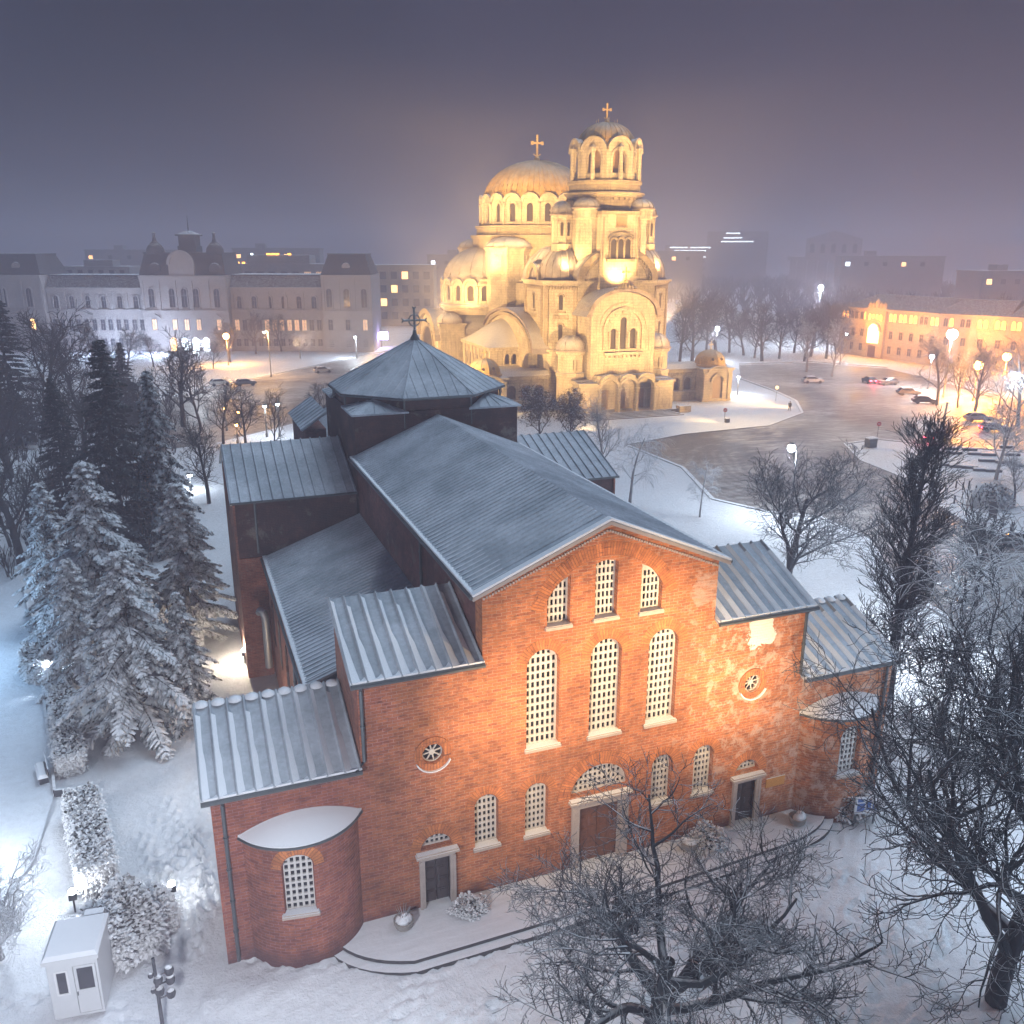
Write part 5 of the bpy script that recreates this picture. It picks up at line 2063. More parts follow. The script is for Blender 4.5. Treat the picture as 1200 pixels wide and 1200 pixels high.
for nm, x0, x1, y0, zt in secs:
    if nm == 'wing':
        for i in range(6):
            x = x0 + 2.3 + (x1 - x0 - 4.6) * i / 5
            for d in (-1.05, 1.05):
                lit = MT['lit_dim'] if (x > 14 and rg.random() < 0.6) else None
                put_window(GA, WA, x + d, y0, 5.6, lit=lit)
                put_window(GA, wb_, x + d, y0, 0.9)
            put_window(GA, wc_, x, y0, 11.6)
    elif x0 > -40:
        xs = [x0 + (x1 - x0) * t for t in ((0.12, 0.36, 0.5, 0.64, 0.88) if x1 < 30 else (0.15, 0.5, 0.85))]
        for x in xs:
            put_window(GA, WA, x, y0, 5.8, lit=MT['lit_dim'] if rg.random() < 0.4 else None)
            put_window(GA, wb_, x, y0, 1.0, lit=MT['lit_white'] if (x1 < 30 and x0 + 4 < x < x1 - 4) else None)
            put_window(GA, wd_, x, y0, 12.0)
    else:
        for x in (-54, -47, -40):
            put_window(GA, WA, x, y0, 5.8, lit=MT['lit_warm'] if x == -40 else None)
            put_window(GA, wd_, x, y0, 12.0)


def mansard(x0, x1, y0, z0, z1, d, inx, iny, name='mansard_roof'):
    b = MB()
    b.prism([(x0, y0), (x1, y0), (x1, y0 + d), (x0, y0 + d)], z0, z1, top=[(x0 + inx, y0 + iny), (x1 - inx, y0 + iny), (x1 - inx, y0 + d - iny), (x0 + inx, y0 + d - iny)])
    b.box(x0 + inx - 0.2, x1 - inx + 0.2, y0 + iny - 0.2, y0 + d - iny + 0.2, z1 + 0.003, z1 + 0.35)
    return b.build(name, MS, GA)


mansard(-36, -9.4, 2.2, 17.05, 20.0, 16, 0.2, 2.4)
mansard(14.4, 39.6, 2.2, 17.25, 20.2, 16, 0.2, 2.4)
mansard(-9.2, 14.2, 0.0, 20.4, 26.0, 16, 1.2, 2.2)
mansard(39.8, 53.4, 0.6, 20.6, 25.8, 15, 1.8, 2.6)
mansard(-58, -36.2, 0.6, 20.4, 25.6, 16, 1.8, 2.6)
for x in (46.6, -43):
    b = MB()
    b.lathe([(0.0, -0.4), (1.1, -0.4), (1.2, 0.0)], n=14, mtx=Matrix.Translation((x, 1.9, 22.6)) @ Matrix.Rotation(R(-90), 4, 'X'))
    b.build('roof_oculus', PL, GA)
# round-headed attic over the middle, lantern with spire, two cupolas
b = MB()
v, f = panel([(-1.2 + 2.7, 20.3)] + [(2.6 + 3.4 * math.cos(PI * i / 14), 23.2 + 3.4 * math.sin(PI * i / 14)) for i in range(15)] + [(-0.8, 20.3)], [], 1.2)
v, f = panel([(6.0, 20.3)] + [(2.6 + 3.4 * math.cos(PI * i / 14), 23.2 + 3.4 * math.sin(PI * i / 14)) for i in range(15)] + [(-0.8, 20.3)], [], 1.2)
b.add([(x, y - 0.5, z) for x, y, z in v], f)
arch_mould(b, 2.6, 23.2, 2.9, 3.7, -0.9, -0.503, n=14)
b.build('attic', PL, GA)
b = MB()
b.box(0.6, 5.6, 4, 9, 26.36, 28.0)
b.box(0.9, 5.3, 4.3, 8.7, 28.003, 30.6)
b.prism([(0.3, 3.7), (5.9, 3.7), (5.9, 9.3), (0.3, 9.3)], 30.603, 31.0)
b.prism([(0.6, 4), (5.6, 4), (5.6, 9), (0.6, 9)], 31.003, 32.0, top=[(2.6, 6), (3.6, 6), (3.6, 7), (2.6, 7)])
b.tube([(3.1, 6.5, 31.9), (3.1, 6.5, 36.0)], [0.18, 0.05], 6)
b.build('lantern', MS, GA)
for x in (-5.2, 11.0):
    b = MB()
    b.lathe([(2.3, 25.8), (2.4, 26.3), (2.2, 27.4), (1.5, 28.4), (0.6, 29.2), (0.35, 30.2), (0.3, 31.0), (0.55, 31.3), (0.0, 31.8)], x, 3.2, 14)
    b.build('cupola', MS, GA, smooth=40)
    b = MB()
    b.lathe([(0.0, -0.6), (1.5, -0.6), (1.7, 0.0)], n=16, mtx=Matrix.Translation((x + 0.3, 0.9, 22.0)) @ Matrix.Rotation(R(-90), 4, 'X'))
    b.build('roof_oculus', MS, GA)
# lit doors and a canopy in the middle
for i in range(4):
    x = -1.5 + 3.0 * i
    b = MB()
    b.prism_y(arch(x, 1.7, 0.2, 3.0, 8), -0.45, -0.36)
    b.build('lit_door', MT['lit_white'] if i else MT['lit_warm'], GA)
for x in (-5.9, 10.8):
    b = MB()
    b.prism_y([(x - 1.6, 9.2), (x + 1.6, 9.2), (x, 10.2)], -0.4, -0.004)
    b.build('pediment', PL, GA)


def gal(x, y, z):
    return tuple(Matrix.Translation((-14.45, 229.64, 0)) @ Matrix.Rotation(-YAW, 4, 'Z') @ Vector((x, y, z)))


# ---- corner building on the right with glowing top storey
CB = empty('corner_building', (157, 140, 0), 0, 'long pale building with orange lit top storey and glowing arched doorway', 'building')
pth = [(156.2, 165.4), (158.6, 133.7), (165.0, 119.8), (171.5, 84.0)]
wseg = win_mesh('corner_window', [(-0.55, 0), (0.55, 0), (0.55, 1.9), (-0.55, 1.9)], 0.15)
wtop = win_mesh('corner_top_window', arch(0, 0.95, 0, 1.5, 6), 0.18)
OFF = Vector((157, 140, 0))
ZE = 12.6
for si, (p, q) in enumerate(zip(pth, pth[1:])):
    p3, q3 = Vector((*p, 0)) - OFF, Vector((*q, 0)) - OFF
    d = (q3 - p3)
    L = d.length
    # front faces the square: outward normal points to -x
    rz = math.atan2(d.y, d.x)
    mt = Matrix.Translation(p3) @ Matrix.Rotation(rz, 4, 'Z')

    def W_(x, y, z):
        return mt @ Vector((x, y, z))
    b = MB()
    b.box(0, L - 0.01, 0, 15, -0.5, ZE, mt)
    for z0, z1, o_ in ((0, 0.9, 0.15), (4.2, 4.5, 0.18), (8.7, 9.05, 0.22), (ZE - 0.5, ZE + 0.1, 0.7)):
        b.box(0.02, L - 0.03, -o_, -0.004, z0, z1, mt)
    b.build('wall', MT['plaster2'], CB)
    b = MB()
    b.prism([(0, -0.8), (L, -0.8), (L, 15), (0, 15)], ZE + 0.103, ZE + 3.4, mt, top=[(0 if si else 6, 6.5), (L, 6.5), (L, 8.5), (0 if si else 6, 8.5)])
    b.build('roof', MT['brown_roof'], CB)
    k = max(2, int(L / 3.1))
    for i in range(k):
        x = L * (i + 0.5) / k
        if si == 0 and 9 < x < 16:
            continue
        for z in (1.5, 5.3):
            w = W_(x, 0, z)
            put_window(CB, wseg, w.x, w.y, w.z, rz, None, MT['plaster2'])
        for dx in (-0.65, 0.65):
            w = W_(x + dx, 0, 9.7)
            put_window(CB, wtop, w.x, w.y, w.z, rz, MT['lit_orange'] if rg.random() < 0.72 else None, MT['plaster2'])
    if si == 0:
        b = MB()
        b.box(9.3, 15.7, -0.8, -0.01, -0.3, ZE + 0.3, mt)
        b.build('entrance_bay', MT['plaster2'], CB)
        b = MB()
        b.prism_y(arch(12.5, 3.6, 3.9, 7.0, 12), -0.9, -0.81, mt)
        b.build('lit_arch', MT['door_glow'], CB)
        b = MB()
        arch_mould(b, 12.5, 7.0, 1.85, 2.4, -1.3, -0.82, mt, 12)
        b.prism_y([(9.8, 9.4), (15.2, 9.4), (12.5, 10.4)], -1.1, -0.82, mt)
        b.build('arch_moulding', MT['plaster2'], CB)
        b = MB()
        for j in range(5):
            b.lathe([(0.5, ZE + 0.3), (0.5, ZE + 1.3 + (0.8 if j == 2 else 0)), (0.0, ZE + 1.9 + (0.9 if j == 2 else 0))], 10.1 + j * 1.2, -0.4, 8, mtx=mt)
        b.build('crown_parapet', plain('orange_lit_stone', (0.6, 0.42, 0.2), 0.9), CB)
        b = MB()
        for j in range(4):
            b.prism_y(arch(10.7 + j * 1.2, 0.7, 9.6, 10.9, 6), -0.83, -0.81, mt)
        b.build('bay_window', MT['lit_orange'], CB)
        b = MB()
        b.box(11.3, 13.7, -0.85, -0.81, 0.2, 3.2, mt)
        b.build('door', MT['door'], CB)
        ent = OFF + W_(12.5, -6, 5.5)
    else:
        pass
for (x, y, z, e, c) in ((150.5, 152, 9.0, 7000, (1.0, 0.40, 0.06)), (152.5, 138, 9.6, 4600, (1.0, 0.40, 0.06)), (158, 122, 9.6, 5200, (1.0, 0.40, 0.06)), (161, 104, 9.6, 6500, (1, 0.40, 0.06))):
    lamp('POINT', (x, y, z), e, c, radius=0.6)

# ---- blocks fading in the fog
OB = empty('office_block', (400, 589, -22), R(-38), 'foggy office block with a few bright strips of lit windows', 'office building')
b = MB()
b.box(-24, 6, 0, 14, 0, 30.0)
b.box(-6, 20, 2, 15, 0, 36)
b.build('wall', MT['concrete'], OB)
for (x0, x1, z) in ((-22, -14, 29.0), (-13, -4, 29.0), (-20, -6, 27.6), (-23, -16, 26.2), (-14, -8, 26.2), (-11, -6, 24.9)):
    MB().box(x0, x1, -0.10, -0.02, z - 0.28, z + 0.28).build('lit_strip', MT['lit_white'], OB)
for (x0, x1, z) in ((1, 9, 33.2), (0, 14, 31.6), (2, 8, 35.2)):
    MB().box(x0, x1, 1.9, 1.98, z - 0.28, z + 0.28).build('lit_strip', MT['lit_white'], OB)
for k in range(7):
    MB().box(-23.5, -6.2, -0.12, -0.01, 3 + 3.2 * k, 4.6 + 3.2 * k).build('window', MT['pane'], OB)

NB = empty('columned_building', (430, 492, -18), R(-43), 'monumental columned building barely visible in the pale fog', 'building')
b = MB()
b.box(-17, 17, 0, 22, 0, 24)
b.box(-11, 11, -2, 20, 24.003, 31)
b.box(-18, 18, -3.0, 0.0, 22.4, 24)
b.box(-18, 18, -3.6, 22.4, 24.003, 24.9) if False else None
b.prism_y([(-11.5, 31.003), (11.5, 31.003), (0, 34.5)], -2.2, 18)
b.build('wall', MT['plaster'], NB)
for i in range(8):
    b = MB()
    b.lathe([(1.0, 4), (0.85, 5), (0.75, 21.3), (1.1, 22.39)], -14.7 + i * 4.2, -1.6, 10)
    b.build('column', MT['plaster'], NB, smooth=40)
MB().box(-18, 18, -3.2, -0.003, 0, 4).build('plinth', MT['plaster'], NB)
for i in range(5):
    MB().prism_y(arch(-8.4 + i * 4.2, 1.8, 25.5, 28.3, 8), -2.1, -2.01).build('window', MT['pane'], NB)

LB = empty('roofline_block', (16, 298, 0), -YAW, 'dark flat block with orange and white lamps along its roof', 'building')
b = MB()
b.box(-16, 24, 0, 14, 0, 22.2)
b.box(-6, 16, 2, 12, 22.203, 25.2)
b.build('wall', MT['concrete'], LB)
for i in range(9):
    MB().box(-15 + i * 4.2, -12.6 + i * 4.2, -0.06, -0.01, 18.0, 19.6).build('window', MT['lit_dim'] if i in (7, 8) else MT['pane'], LB)
for (x, z, k, w) in ((-11, 22.6, 'lit_orange', 2.2), (-4.5, 25.5, 'lit_white', 0.8), (1, 25.52, 'lit_orange', 4.5), (8.5, 25.5, 'lit_orange', 1.2), (-7.8, 22.55, 'lit_orange', 1.0)):
    b = MB()
    b.box(x, x + w, 1.6, 1.9, z - 0.3, z + 0.3)
    b.build('roof_lamp', MT[k], LB)

RB = empty('street_block', (64, 292, 0), -YAW, 'warm lit block past the right end of the palace', 'building')
b = MB()
b.box(-13, 12, 0, 14, 0, 21.0)
b.box(-13.5, 12.5, -0.6, 14.5, 21.003, 21.8)
b.build('wall', MT['plaster2'], RB)
for i in range(6):
    for j in range(4):
        o_ = MB().box(-11.6 + i * 4, -9.4 + i * 4, -0.06, -0.01, 2.4 + j * 4.8, 5.0 + j * 4.8).build('window', MT['lit_warm'] if (i * 7 + j * 3) % 5 == 0 else MT['pane'], RB)
for n_, (x, y, w, h_, lab) in enumerate(((-68, 300, 30, 23.5, 'dark low block on the skyline behind the palace left end'), (-38, 305, 22, 21.5, 'dim narrow block between the palace roof and the sky'))):
    o = empty('skyline_block', (x, y, 0), -YAW, lab, 'building', 'dim blocks behind the palace')
    b = MB()
    b.box(-w / 2, w / 2, 0, 12, 0, h_)
    b.box(-w / 4, w / 5, 3, 9, h_ + 0.003, h_ + 2.0)
    b.build('wall', MT['concrete'], o)
    for i in range(6):
        MB().box(-w / 2 + 1 + i * w / 6.2, -w / 2 + 2.6 + i * w / 6.2, -0.06, -0.01, h_ - 3.0, h_ - 1.2).build('window', MT['lit_white'] if i == 3 and n_ == 0 else MT['pane'], o)

OB.scale = (1.82, 1.82, 1.76)
NB.scale = (1.7, 1.7, 1.7)

# more of the city, barely there
rk_ = random.Random(21)
for i, (x, y, w, h_) in enumerate(((130, 420, 40, 24), (-120, 420, 50, 25), (40, 470, 46, 27), (-30, 520, 60, 26), (330, 330, 50, 24), (390, 250, 44, 22), (300, 230, 34, 19), (420, 150, 40, 21), (250, 420, 44, 26))):
    o = empty('skyline_block', (x, y, 0), -YAW + R(rk_.uniform(-15, 15)), 'dim city block lost in the fog on the skyline', 'building', 'city blocks lost in the fog')
    b = MB()
    b.box(-w / 2, w / 2, 0, 16, 0, h_)
    b.box(-w / 2 - 0.3, w / 2 + 0.3, -0.4, 16.4, h_ + 0.003, h_ + 0.7)
    b.box(-w / 4, -w / 4 + 5, 4, 9, h_ + 0.703, h_ + 3)
    b.build('wall', MT['concrete'], o)
    for k in range(5):
        MB().box(-w / 2 + 2 + k * w / 5.5, -w / 2 + 4.2 + k * w / 5.5, -0.08, -0.01, h_ - 4.5, h_ - 2.5).build('window', MT['lit_white' if (i + k) % 4 == 0 else 'lit_warm'] if (i * 3 + k) % 3 == 0 else MT['pane'], o)


# ------------------------------------------------------------------ trees
def bark(name, col, lo, hi, wob=0.4, frost=0.0, snowc=(0.78, 0.81, 0.86)):
    m, n, l, b = mat(name)
    p = pos(n)
    nz = noise(n, l, 6, 4, 0.7, p)
    c = mix(n, l, nz, tuple(x * 0.6 for x in col), tuple(x * 1.4 for x in col))
    u = upness(n, l, lo, hi, wob, 2.5)
    if frost:
        u = mth(n, l, 'MAXIMUM', u, mth(n, l, 'MULTIPLY', ramp(n, l, noise(n, l, 1.2, 4, 0.7, p), [(0.3, 0.3), (0.6, 1.0)]), frost))
    c = mix(n, l, u, c, snowc)
    l.new(c, b.inputs['Base Color'])
    b.inputs['Roughness'].default_value = 0.9
    bump(n, l, b, nz, 0.6, 0.05)
    return m


MT['bark'] = bark('dark_bark', (0.016, 0.026, 0.036), 0.68, 1.08)
MT['bark_brown'] = bark('brown_bark', (0.034, 0.031, 0.032), 0.9, 1.25)
MT['bark_frost'] = bark('frosted_bark', (0.14, 0.14, 0.15), 0.1, 0.5, 0.5, 0.75)
MT['bark_half'] = bark('half_frosted_bark', (0.09, 0.09, 0.095), 0.3, 0.75, 0.5, 0.35)
MT['bark_pale'] = bark('pale_trunk', (0.20, 0.19, 0.18), 0.5, 0.9, 0.5, 0.2)
MT['dry_leaf'] = plain('dry_leaf', (0.07, 0.045, 0.025), 0.85, var=0.5, scale=1.5, snow=(0.5, 1.1))
MT['needle'] = bark('snowy_needles', (0.012, 0.022, 0.021), 0.40, 0.74, 1.5, 0, (0.78, 0.81, 0.86))
MT['needle_dark'] = bark('dark_needles', (0.010, 0.016, 0.017), 0.72, 1.3, 1.0, 0, (0.60, 0.65, 0.70))
MT['shrub'] = bark('snowy_shrub', (0.030, 0.040, 0.032), 0.0, 0.5, 0.9, 0, (0.80, 0.82, 0.86))


def tubes(polys):
    """polys: list of (points Nx3, radii N, sides) -> verts, faces"""
    V, F = [], []
    off = 0
    for pts, rad, n in polys:
        pts = np.asarray(pts, float)
        d = np.gradient(pts, axis=0)
        d /= np.linalg.norm(d, axis=1, keepdims=True) + 1e-9
        ref = np.array([0.31, 0.17, 0.93]) if abs(d[:, 2]).mean() < 0.85 else np.array([1.0, 0.1, 0.05])
        a = np.cross(d, ref)
        a /= np.linalg.norm(a, axis=1, keepdims=True) + 1e-9
        b = np.cross(d, a)
        t = np.arange(n) * 2 * np.pi / n
        ring = pts[:, None, :] + np.asarray(rad)[:, None, None] * (a[:, None, :] * np.cos(t)[None, :, None] + b[:, None, :] * np.sin(t)[None, :, None])
        V.append(ring.reshape(-1, 3))
        k = len(pts)
        i = np.arange(k - 1)[:, None] * n + off
        j = np.arange(n)[None, :]
        q = np.stack([i + j, i + (j + 1) % n, i + n + (j + 1) % n, i + n + j], -1).reshape(-1, 4)
        F.append(q)
        off += k * n
    return np.concatenate(V), np.concatenate(F)


def np_mesh(name, V, F, m, smooth=True):
    me = bpy.data.meshes.new(name)
    nv, nf = len(V), len(F)
    me.vertices.add(nv)
    me.vertices.foreach_set('co', V.astype(np.float32).ravel())
    me.loops.add(nf * 4)
    me.loops.foreach_set('vertex_index', F.astype(np.int32).ravel())
    me.polygons.add(nf)
    me.polygons.foreach_set('loop_start', np.arange(nf, dtype=np.int32) * 4)
    me.polygons.foreach_set('loop_total', np.full(nf, 4, np.int32))
    me.polygons.foreach_set('use_smooth', np.full(nf, smooth))
    me.update(calc_edges=True)
    me.materials.append(m)
    return me


def grow(seed, H, trunk_r, cfg):
    """recursive bare tree; cfg per level: dict(n,len,ang,wob,up,t0)"""
    rng = np.random.default_rng(seed)
    trunk, crown = [], []
    minr = cfg.get('minr', 0.015)

    def unit(v):
        return v / (np.linalg.norm(v) + 1e-9)

    def br(p, d, L, r, lev):
        c = cfg['lv'][lev]
        n = max(3, min(9, int(L / c.get('seg', 0.6)) + 2))
        pts, rad = [p], [r]
        for i in range(n):
            d = unit(d + rng.normal(0, c['wob'], 3) + np.array([0, 0, c['up']]))
            p = p + d * L / n
            t = (i + 1) / n
            pts.append(p)
            rad.append(max(minr * 0.8, r * (1 - t * c.get('taper', 0.75))))
        pts = np.array(pts)
        (trunk if lev <= cfg.get('trunk_lv', 0) else crown).append((pts, np.array(rad), 8 if lev == 0 else (5 if lev == 1 else 3 if lev > 2 else 4)))
        if lev + 1 >= len(cfg['lv']):
            return
        k = cfg['lv'][lev + 1]
        m = max(1, int(round(k['n'] * (0.6 + 0.4 * L / max(0.01, c['len'] * H)) * rng.uniform(0.8, 1.2))))
        for j in range(m):
            t = k['t0'] + (1 - k['t0']) * (j + rng.uniform(0.1, 0.9)) / m
            x = t * n
            i = min(n - 1, int(x))
            q = pts[i] * (1 - (x - i)) + pts[i + 1] * (x - i)
            dd = unit(pts[i + 1] - pts[i])
            ax = unit(np.cross(dd, rng.normal(0, 1, 3)))
            if lev == 0:       # spread the limbs evenly round the trunk
                az = 2.4 * j + rng.uniform(-0.4, 0.4)
                ax = unit(np.cross(dd, np.array([math.cos(az), math.sin(az), 0])))
                ax = -ax if np.cross(ax, dd)[2] < -9 else ax
            an = R(k['ang']) * rng.uniform(0.7, 1.25)
            nd = dd * math.cos(an) + np.cross(ax, dd) * math.sin(an)
            LL = k['len'] * H * rng.uniform(0.65, 1.15) * (1 - k.get('tip', 0.45) * (t - k['t0']) / (1 - k['t0'] + 1e-6))
            rr = max(minr, min(rad[i] * 0.75, k.get('r', 0.55) * r * (1 - 0.4 * t)))
            br(q, nd, LL, rr, lev + 1)

    br(np.zeros(3), np.array([cfg.get('lean', 0.0), 0.0, 1.0]), cfg['lv'][0]['len'] * H, trunk_r, 0)
    return trunk, crown


SPREAD = dict(minr=0.0125, lv=[
    dict(len=0.44, wob=0.07, up=0.05, n=1, seg=0.7, taper=0.5),
    dict(len=0.64, n=11, ang=54, wob=0.12, up=0.045, t0=0.22, seg=0.6, r=0.68, tip=0.35, taper=0.8),
    dict(len=0.30, n=10, ang=50, wob=0.18, up=0.03, t0=0.2, seg=0.4, r=0.5, taper=0.75),
    dict(len=0.15, n=9, ang=50, wob=0.24, up=0.04, t0=0.1, seg=0.28, r=0.5, taper=0.7),
    dict(len=0.075, n=10, ang=50, wob=0.26, up=0.06, t0=0.1, seg=0.2, r=0.6, taper=0.6)])
MIDTREE = dict(minr=0.022, lv=[
    dict(len=0.6, wob=0.05, up=0.06, n=1, seg=0.9, taper=0.65),
    dict(len=0.42, n=12, ang=44, wob=0.13, up=0.06, t0=0.2, seg=0.8, r=0.5, taper=0.75),
    dict(len=0.22, n=9, ang=44, wob=0.18, up=0.04, t0=0.12, seg=0.5, r=0.5, taper=0.7),
    dict(len=0.11, n=10, ang=48, wob=0.24, up=0.03, t0=0.1, seg=0.4, r=0.5, taper=0.6)])
ROUND = dict(minr=0.014, lv=[
    dict(len=0.62, wob=0.05, up=0.05, n=1, seg=0.8, taper=0.6),
    dict(len=0.46, n=13, ang=46, wob=0.11, up=0.055, t0=0.18, seg=0.7, r=0.5, tip=0.3, taper=0.78),
    dict(len=0.26, n=9, ang=42, wob=0.15, up=0.04, t0=0.15, seg=0.5, r=0.5, taper=0.75),
    dict(len=0.13, n=9, ang=44, wob=0.2, up=0.03, t0=0.1, seg=0.35, r=0.5, taper=0.7),
    dict(len=0.06, n=7, ang=46, wob=0.22, up=0.03, t0=0.1, seg=0.25, r=0.6, taper=0.6)])
POPLAR = dict(minr=0.015, lv=[
    dict(len=0.95, wob=0.008, up=0.05, n=1, seg=0.9, taper=0.85),
    dict(len=0.24, n=46, ang=30, wob=0.08, up=0.14, t0=0.12, seg=0.6, r=0.22, tip=0.55, taper=0.8),
    dict(len=0.11, n=11, ang=28, wob=0.12, up=0.10, t0=0.1, seg=0.4, r=0.5, taper=0.75),
    dict(len=0.055, n=9, ang=30, wob=0.15, up=0.08, t0=0.1, seg=0.3, r=0.6, taper=0.6)])
WEEP = dict(minr=0.016, lv=[
    dict(len=0.8, wob=0.05, up=0.04, n=1, seg=0.9, taper=0.8),
    dict(len=0.34, n=12, ang=45, wob=0.10, up=0.02, t0=0.25, seg=0.6, r=0.4, taper=0.8),
    dict(len=0.22, n=8, ang=40, wob=0.12, up=-0.10, t0=0.2, seg=0.4, r=0.45, taper=0.8),
    dict(len=0.16, n=7, ang=35, wob=0.10, up=-0.22, t0=0.1, seg=0.3, r=0.6, taper=0.7)])
FINE = dict(minr=0.012, lv=[
    dict(len=0.30, wob=0.10, up=0.05, n=1, seg=0.4, taper=0.4),
    dict(len=0.60, n=7, ang=42, wob=0.12, up=0.03, t0=0.3, seg=0.5, r=0.6, taper=0.8),
    dict(len=0.30, n=8, ang=40, wob=0.14, up=0.02, t0=0.15, seg=0.35, r=0.5, taper=0.75),
    dict(len=0.16, n=8, ang=42, wob=0.18, up=0.0, t0=0.1, seg=0.25, r=0.5, taper=0.7),
    dict(len=0.08, n=6, ang=45, wob=0.2, up=0.0, t0=0.1, seg=0.2, r=0.6, taper=0.6)])
BROKEN = dict(minr=0.02, lv=[
    dict(len=0.85, wob=0.09, up=0.04, n=1, seg=0.9, taper=0.6),
    dict(len=0.26, n=8, ang=55, wob=0.16, up=0.05, t0=0.3, seg=0.6, r=0.45, taper=0.7),
    dict(len=0.14, n=6, ang=50, wob=0.2, up=0.03, t0=0.2, seg=0.4, r=0.5, taper=0.7),
    dict(len=0.07, n=5, ang=50, wob=0.2, up=0.02, t0=0.2, seg=0.3, r=0.5, taper=0.6)])


def bare_meshes(seed, H, tr, cfg, m_trunk, m_crown, leaves=0):
    t, c = grow(seed, H, tr, cfg)
    mt_ = np_mesh('trunk', *tubes(t), m_trunk)
    V, F = tubes(c)
    mc = np_mesh('crown', V, F, m_crown)
    ml = None
    if leaves:
        rng = np.random.default_rng(seed + 9)
        tips = np.array([p[0][-1] for p in c] + [p[0][len(p[0]) // 2] for p in c])
        tips = tips[rng.integers(0, len(tips), leaves)] + rng.normal(0, 0.25, (leaves, 3))
        s = rng.uniform(0.08, 0.2, (leaves, 1))
        a = rng.normal(0, 1, (leaves, 3))
        b = rng.normal(0, 1, (leaves, 3))
        a /= np.linalg.norm(a, axis=1, keepdims=True)
        b /= np.linalg.norm(b, axis=1, keepdims=True)
        q = np.stack([tips - a * s, tips - b * s * 0.7, tips + a * s, tips + b * s * 0.7], 1).reshape(-1, 3)
        ml = np_mesh('leaves', q, np.arange(leaves * 4).reshape(-1, 4), MT['dry_leaf'], False)
    return mt_, mc, ml


def fir_meshes(seed, H, Rb, m, z0=0.05, droop=0.5, dens=1.0, gap=0.0):
    rng = np.random.default_rng(seed)
    Q = []
    polys = [(np.array([[0, 0, H * t] for t in np.linspace(0, 0.985, 10)]), np.linspace(H * 0.017, 0.02, 10), 7)]
    z = H * z0
    while z < H * 0.985:
        f = z / H
        L0 = Rb * (1 - f) ** 0.85 + 0.12
        nb = int(rng.integers(5, 8))
        a0 = rng.uniform(0, 6.28)
        for k in range(nb):
            if rng.random() < gap:
                continue
            a = a0 + k * 6.283 / nb + rng.normal(0, 0.15)
            L = L0 * rng.uniform(0.5, 1.3)
            h = np.array([math.cos(a), math.sin(a), 0])
            sd = np.array([-h[1], h[0], 0])
            ns = max(4, int(L / (0.20 / dens)))
            ts = np.linspace(0, 1, ns + 1)
            lift = 0.18 + 0.25 * f
            P = np.array([0, 0, z + rng.uniform(-0.1, 0.1)]) + np.outer(ts * L, h) + np.outer(L * (lift * ts - (droop + 0.15) * ts ** 2 + 0.12 * ts ** 4), [0, 0, 1])
            polys.append((P[::max(1, ns // 4)], np.linspace(0.02 + 0.012 * L, 0.012, len(P[::max(1, ns // 4)])), 3))
            for i in range(1, ns + 1):
                t = ts[i]
                if t < 0.18 and L > 1.2:
                    continue
                ll = (0.22 + 0.42 * L * (1 - t) * (0.35 + t)) * rng.uniform(0.7, 1.2)
                ll = min(ll, 0.85)
                for s in (-1, 1):
                    dr = h * 0.62 + sd * s * 0.8 + np.array([0, 0, -0.10])
                    dr += rng.normal(0, 0.12, 3)
                    dr /= np.linalg.norm(dr)
                    w = np.cross(dr, [0, 0, 1.0])
                    w /= np.linalg.norm(w) + 1e-9
                    base = P[i]
                    hw = rng.uniform(0.12, 0.26)
                    prev = None
                    for u in (0, 0.5, 1.0):
                        c = base + dr * ll * u + np.array([0, 0, -0.42 * ll * u * u])
                        wd_ = hw * (1.0 - 0.65 * u)
                        e = [c - w * wd_ + np.array([0, 0, -wd_ * 0.9]), c + np.array([0, 0, 0.02]), c + w * wd_ + np.array([0, 0, -wd_ * 0.9])]
                        if prev is not None:
                            Q.append((prev[0], prev[1], e[1], e[0]))
                            Q.append((prev[1], prev[2], e[2], e[1]))
                        prev = e
            # tip
        z += (0.20 + 0.32 * (1 - f)) * (H / 14) ** 0.5 / dens
    V = np.array(Q).reshape(-1, 3)
    return np_mesh('trunk', *tubes(polys), MT['bark_brown']), np_mesh('crown', V, np.arange(len(V)).reshape(-1, 4), m, False)


def shrub_mesh(seed, fn, n, size, m):
    """leaf sprays scattered through a volume; fn(rng)->point, outward"""
    rng = np.random.default_rng(seed)
    Q = []
    for _ in range(n):
        p, o = fn(rng)
        d = o + rng.normal(0, 0.5, 3) + np.array([0, 0, -0.15])
        d /= np.linalg.norm(d)
        w = np.cross(d, [0, 0, 1.0])
        w /= np.linalg.norm(w) + 1e-9
        s = size * rng.uniform(0.6, 1.3)
        up = np.cross(w, d)
        a, b, c = p, p + d * s * 0.6 + np.array([0, 0, 0.05 * s]), p + d * s + np.array([0, 0, -0.25 * s])
        Q.append((a - w * s * 0.25 - up * 0.1 * s, a, b, b - w * s * 0.36 - up * 0.14 * s))
        Q.append((a, a + w * s * 0.25 - up * 0.1 * s, b + w * s * 0.36 - up * 0.14 * s, b))
        Q.append((b - w * s * 0.36 - up * 0.14 * s, b, c, c - w * 0.05 * s))
        Q.append((b, b + w * s * 0.36 - up * 0.14 * s, c + w * 0.05 * s, c))
    V = np.array(Q).reshape(-1, 3)
    return np_mesh('foliage', V, np.arange(len(V)).reshape(-1, 4), m, False)


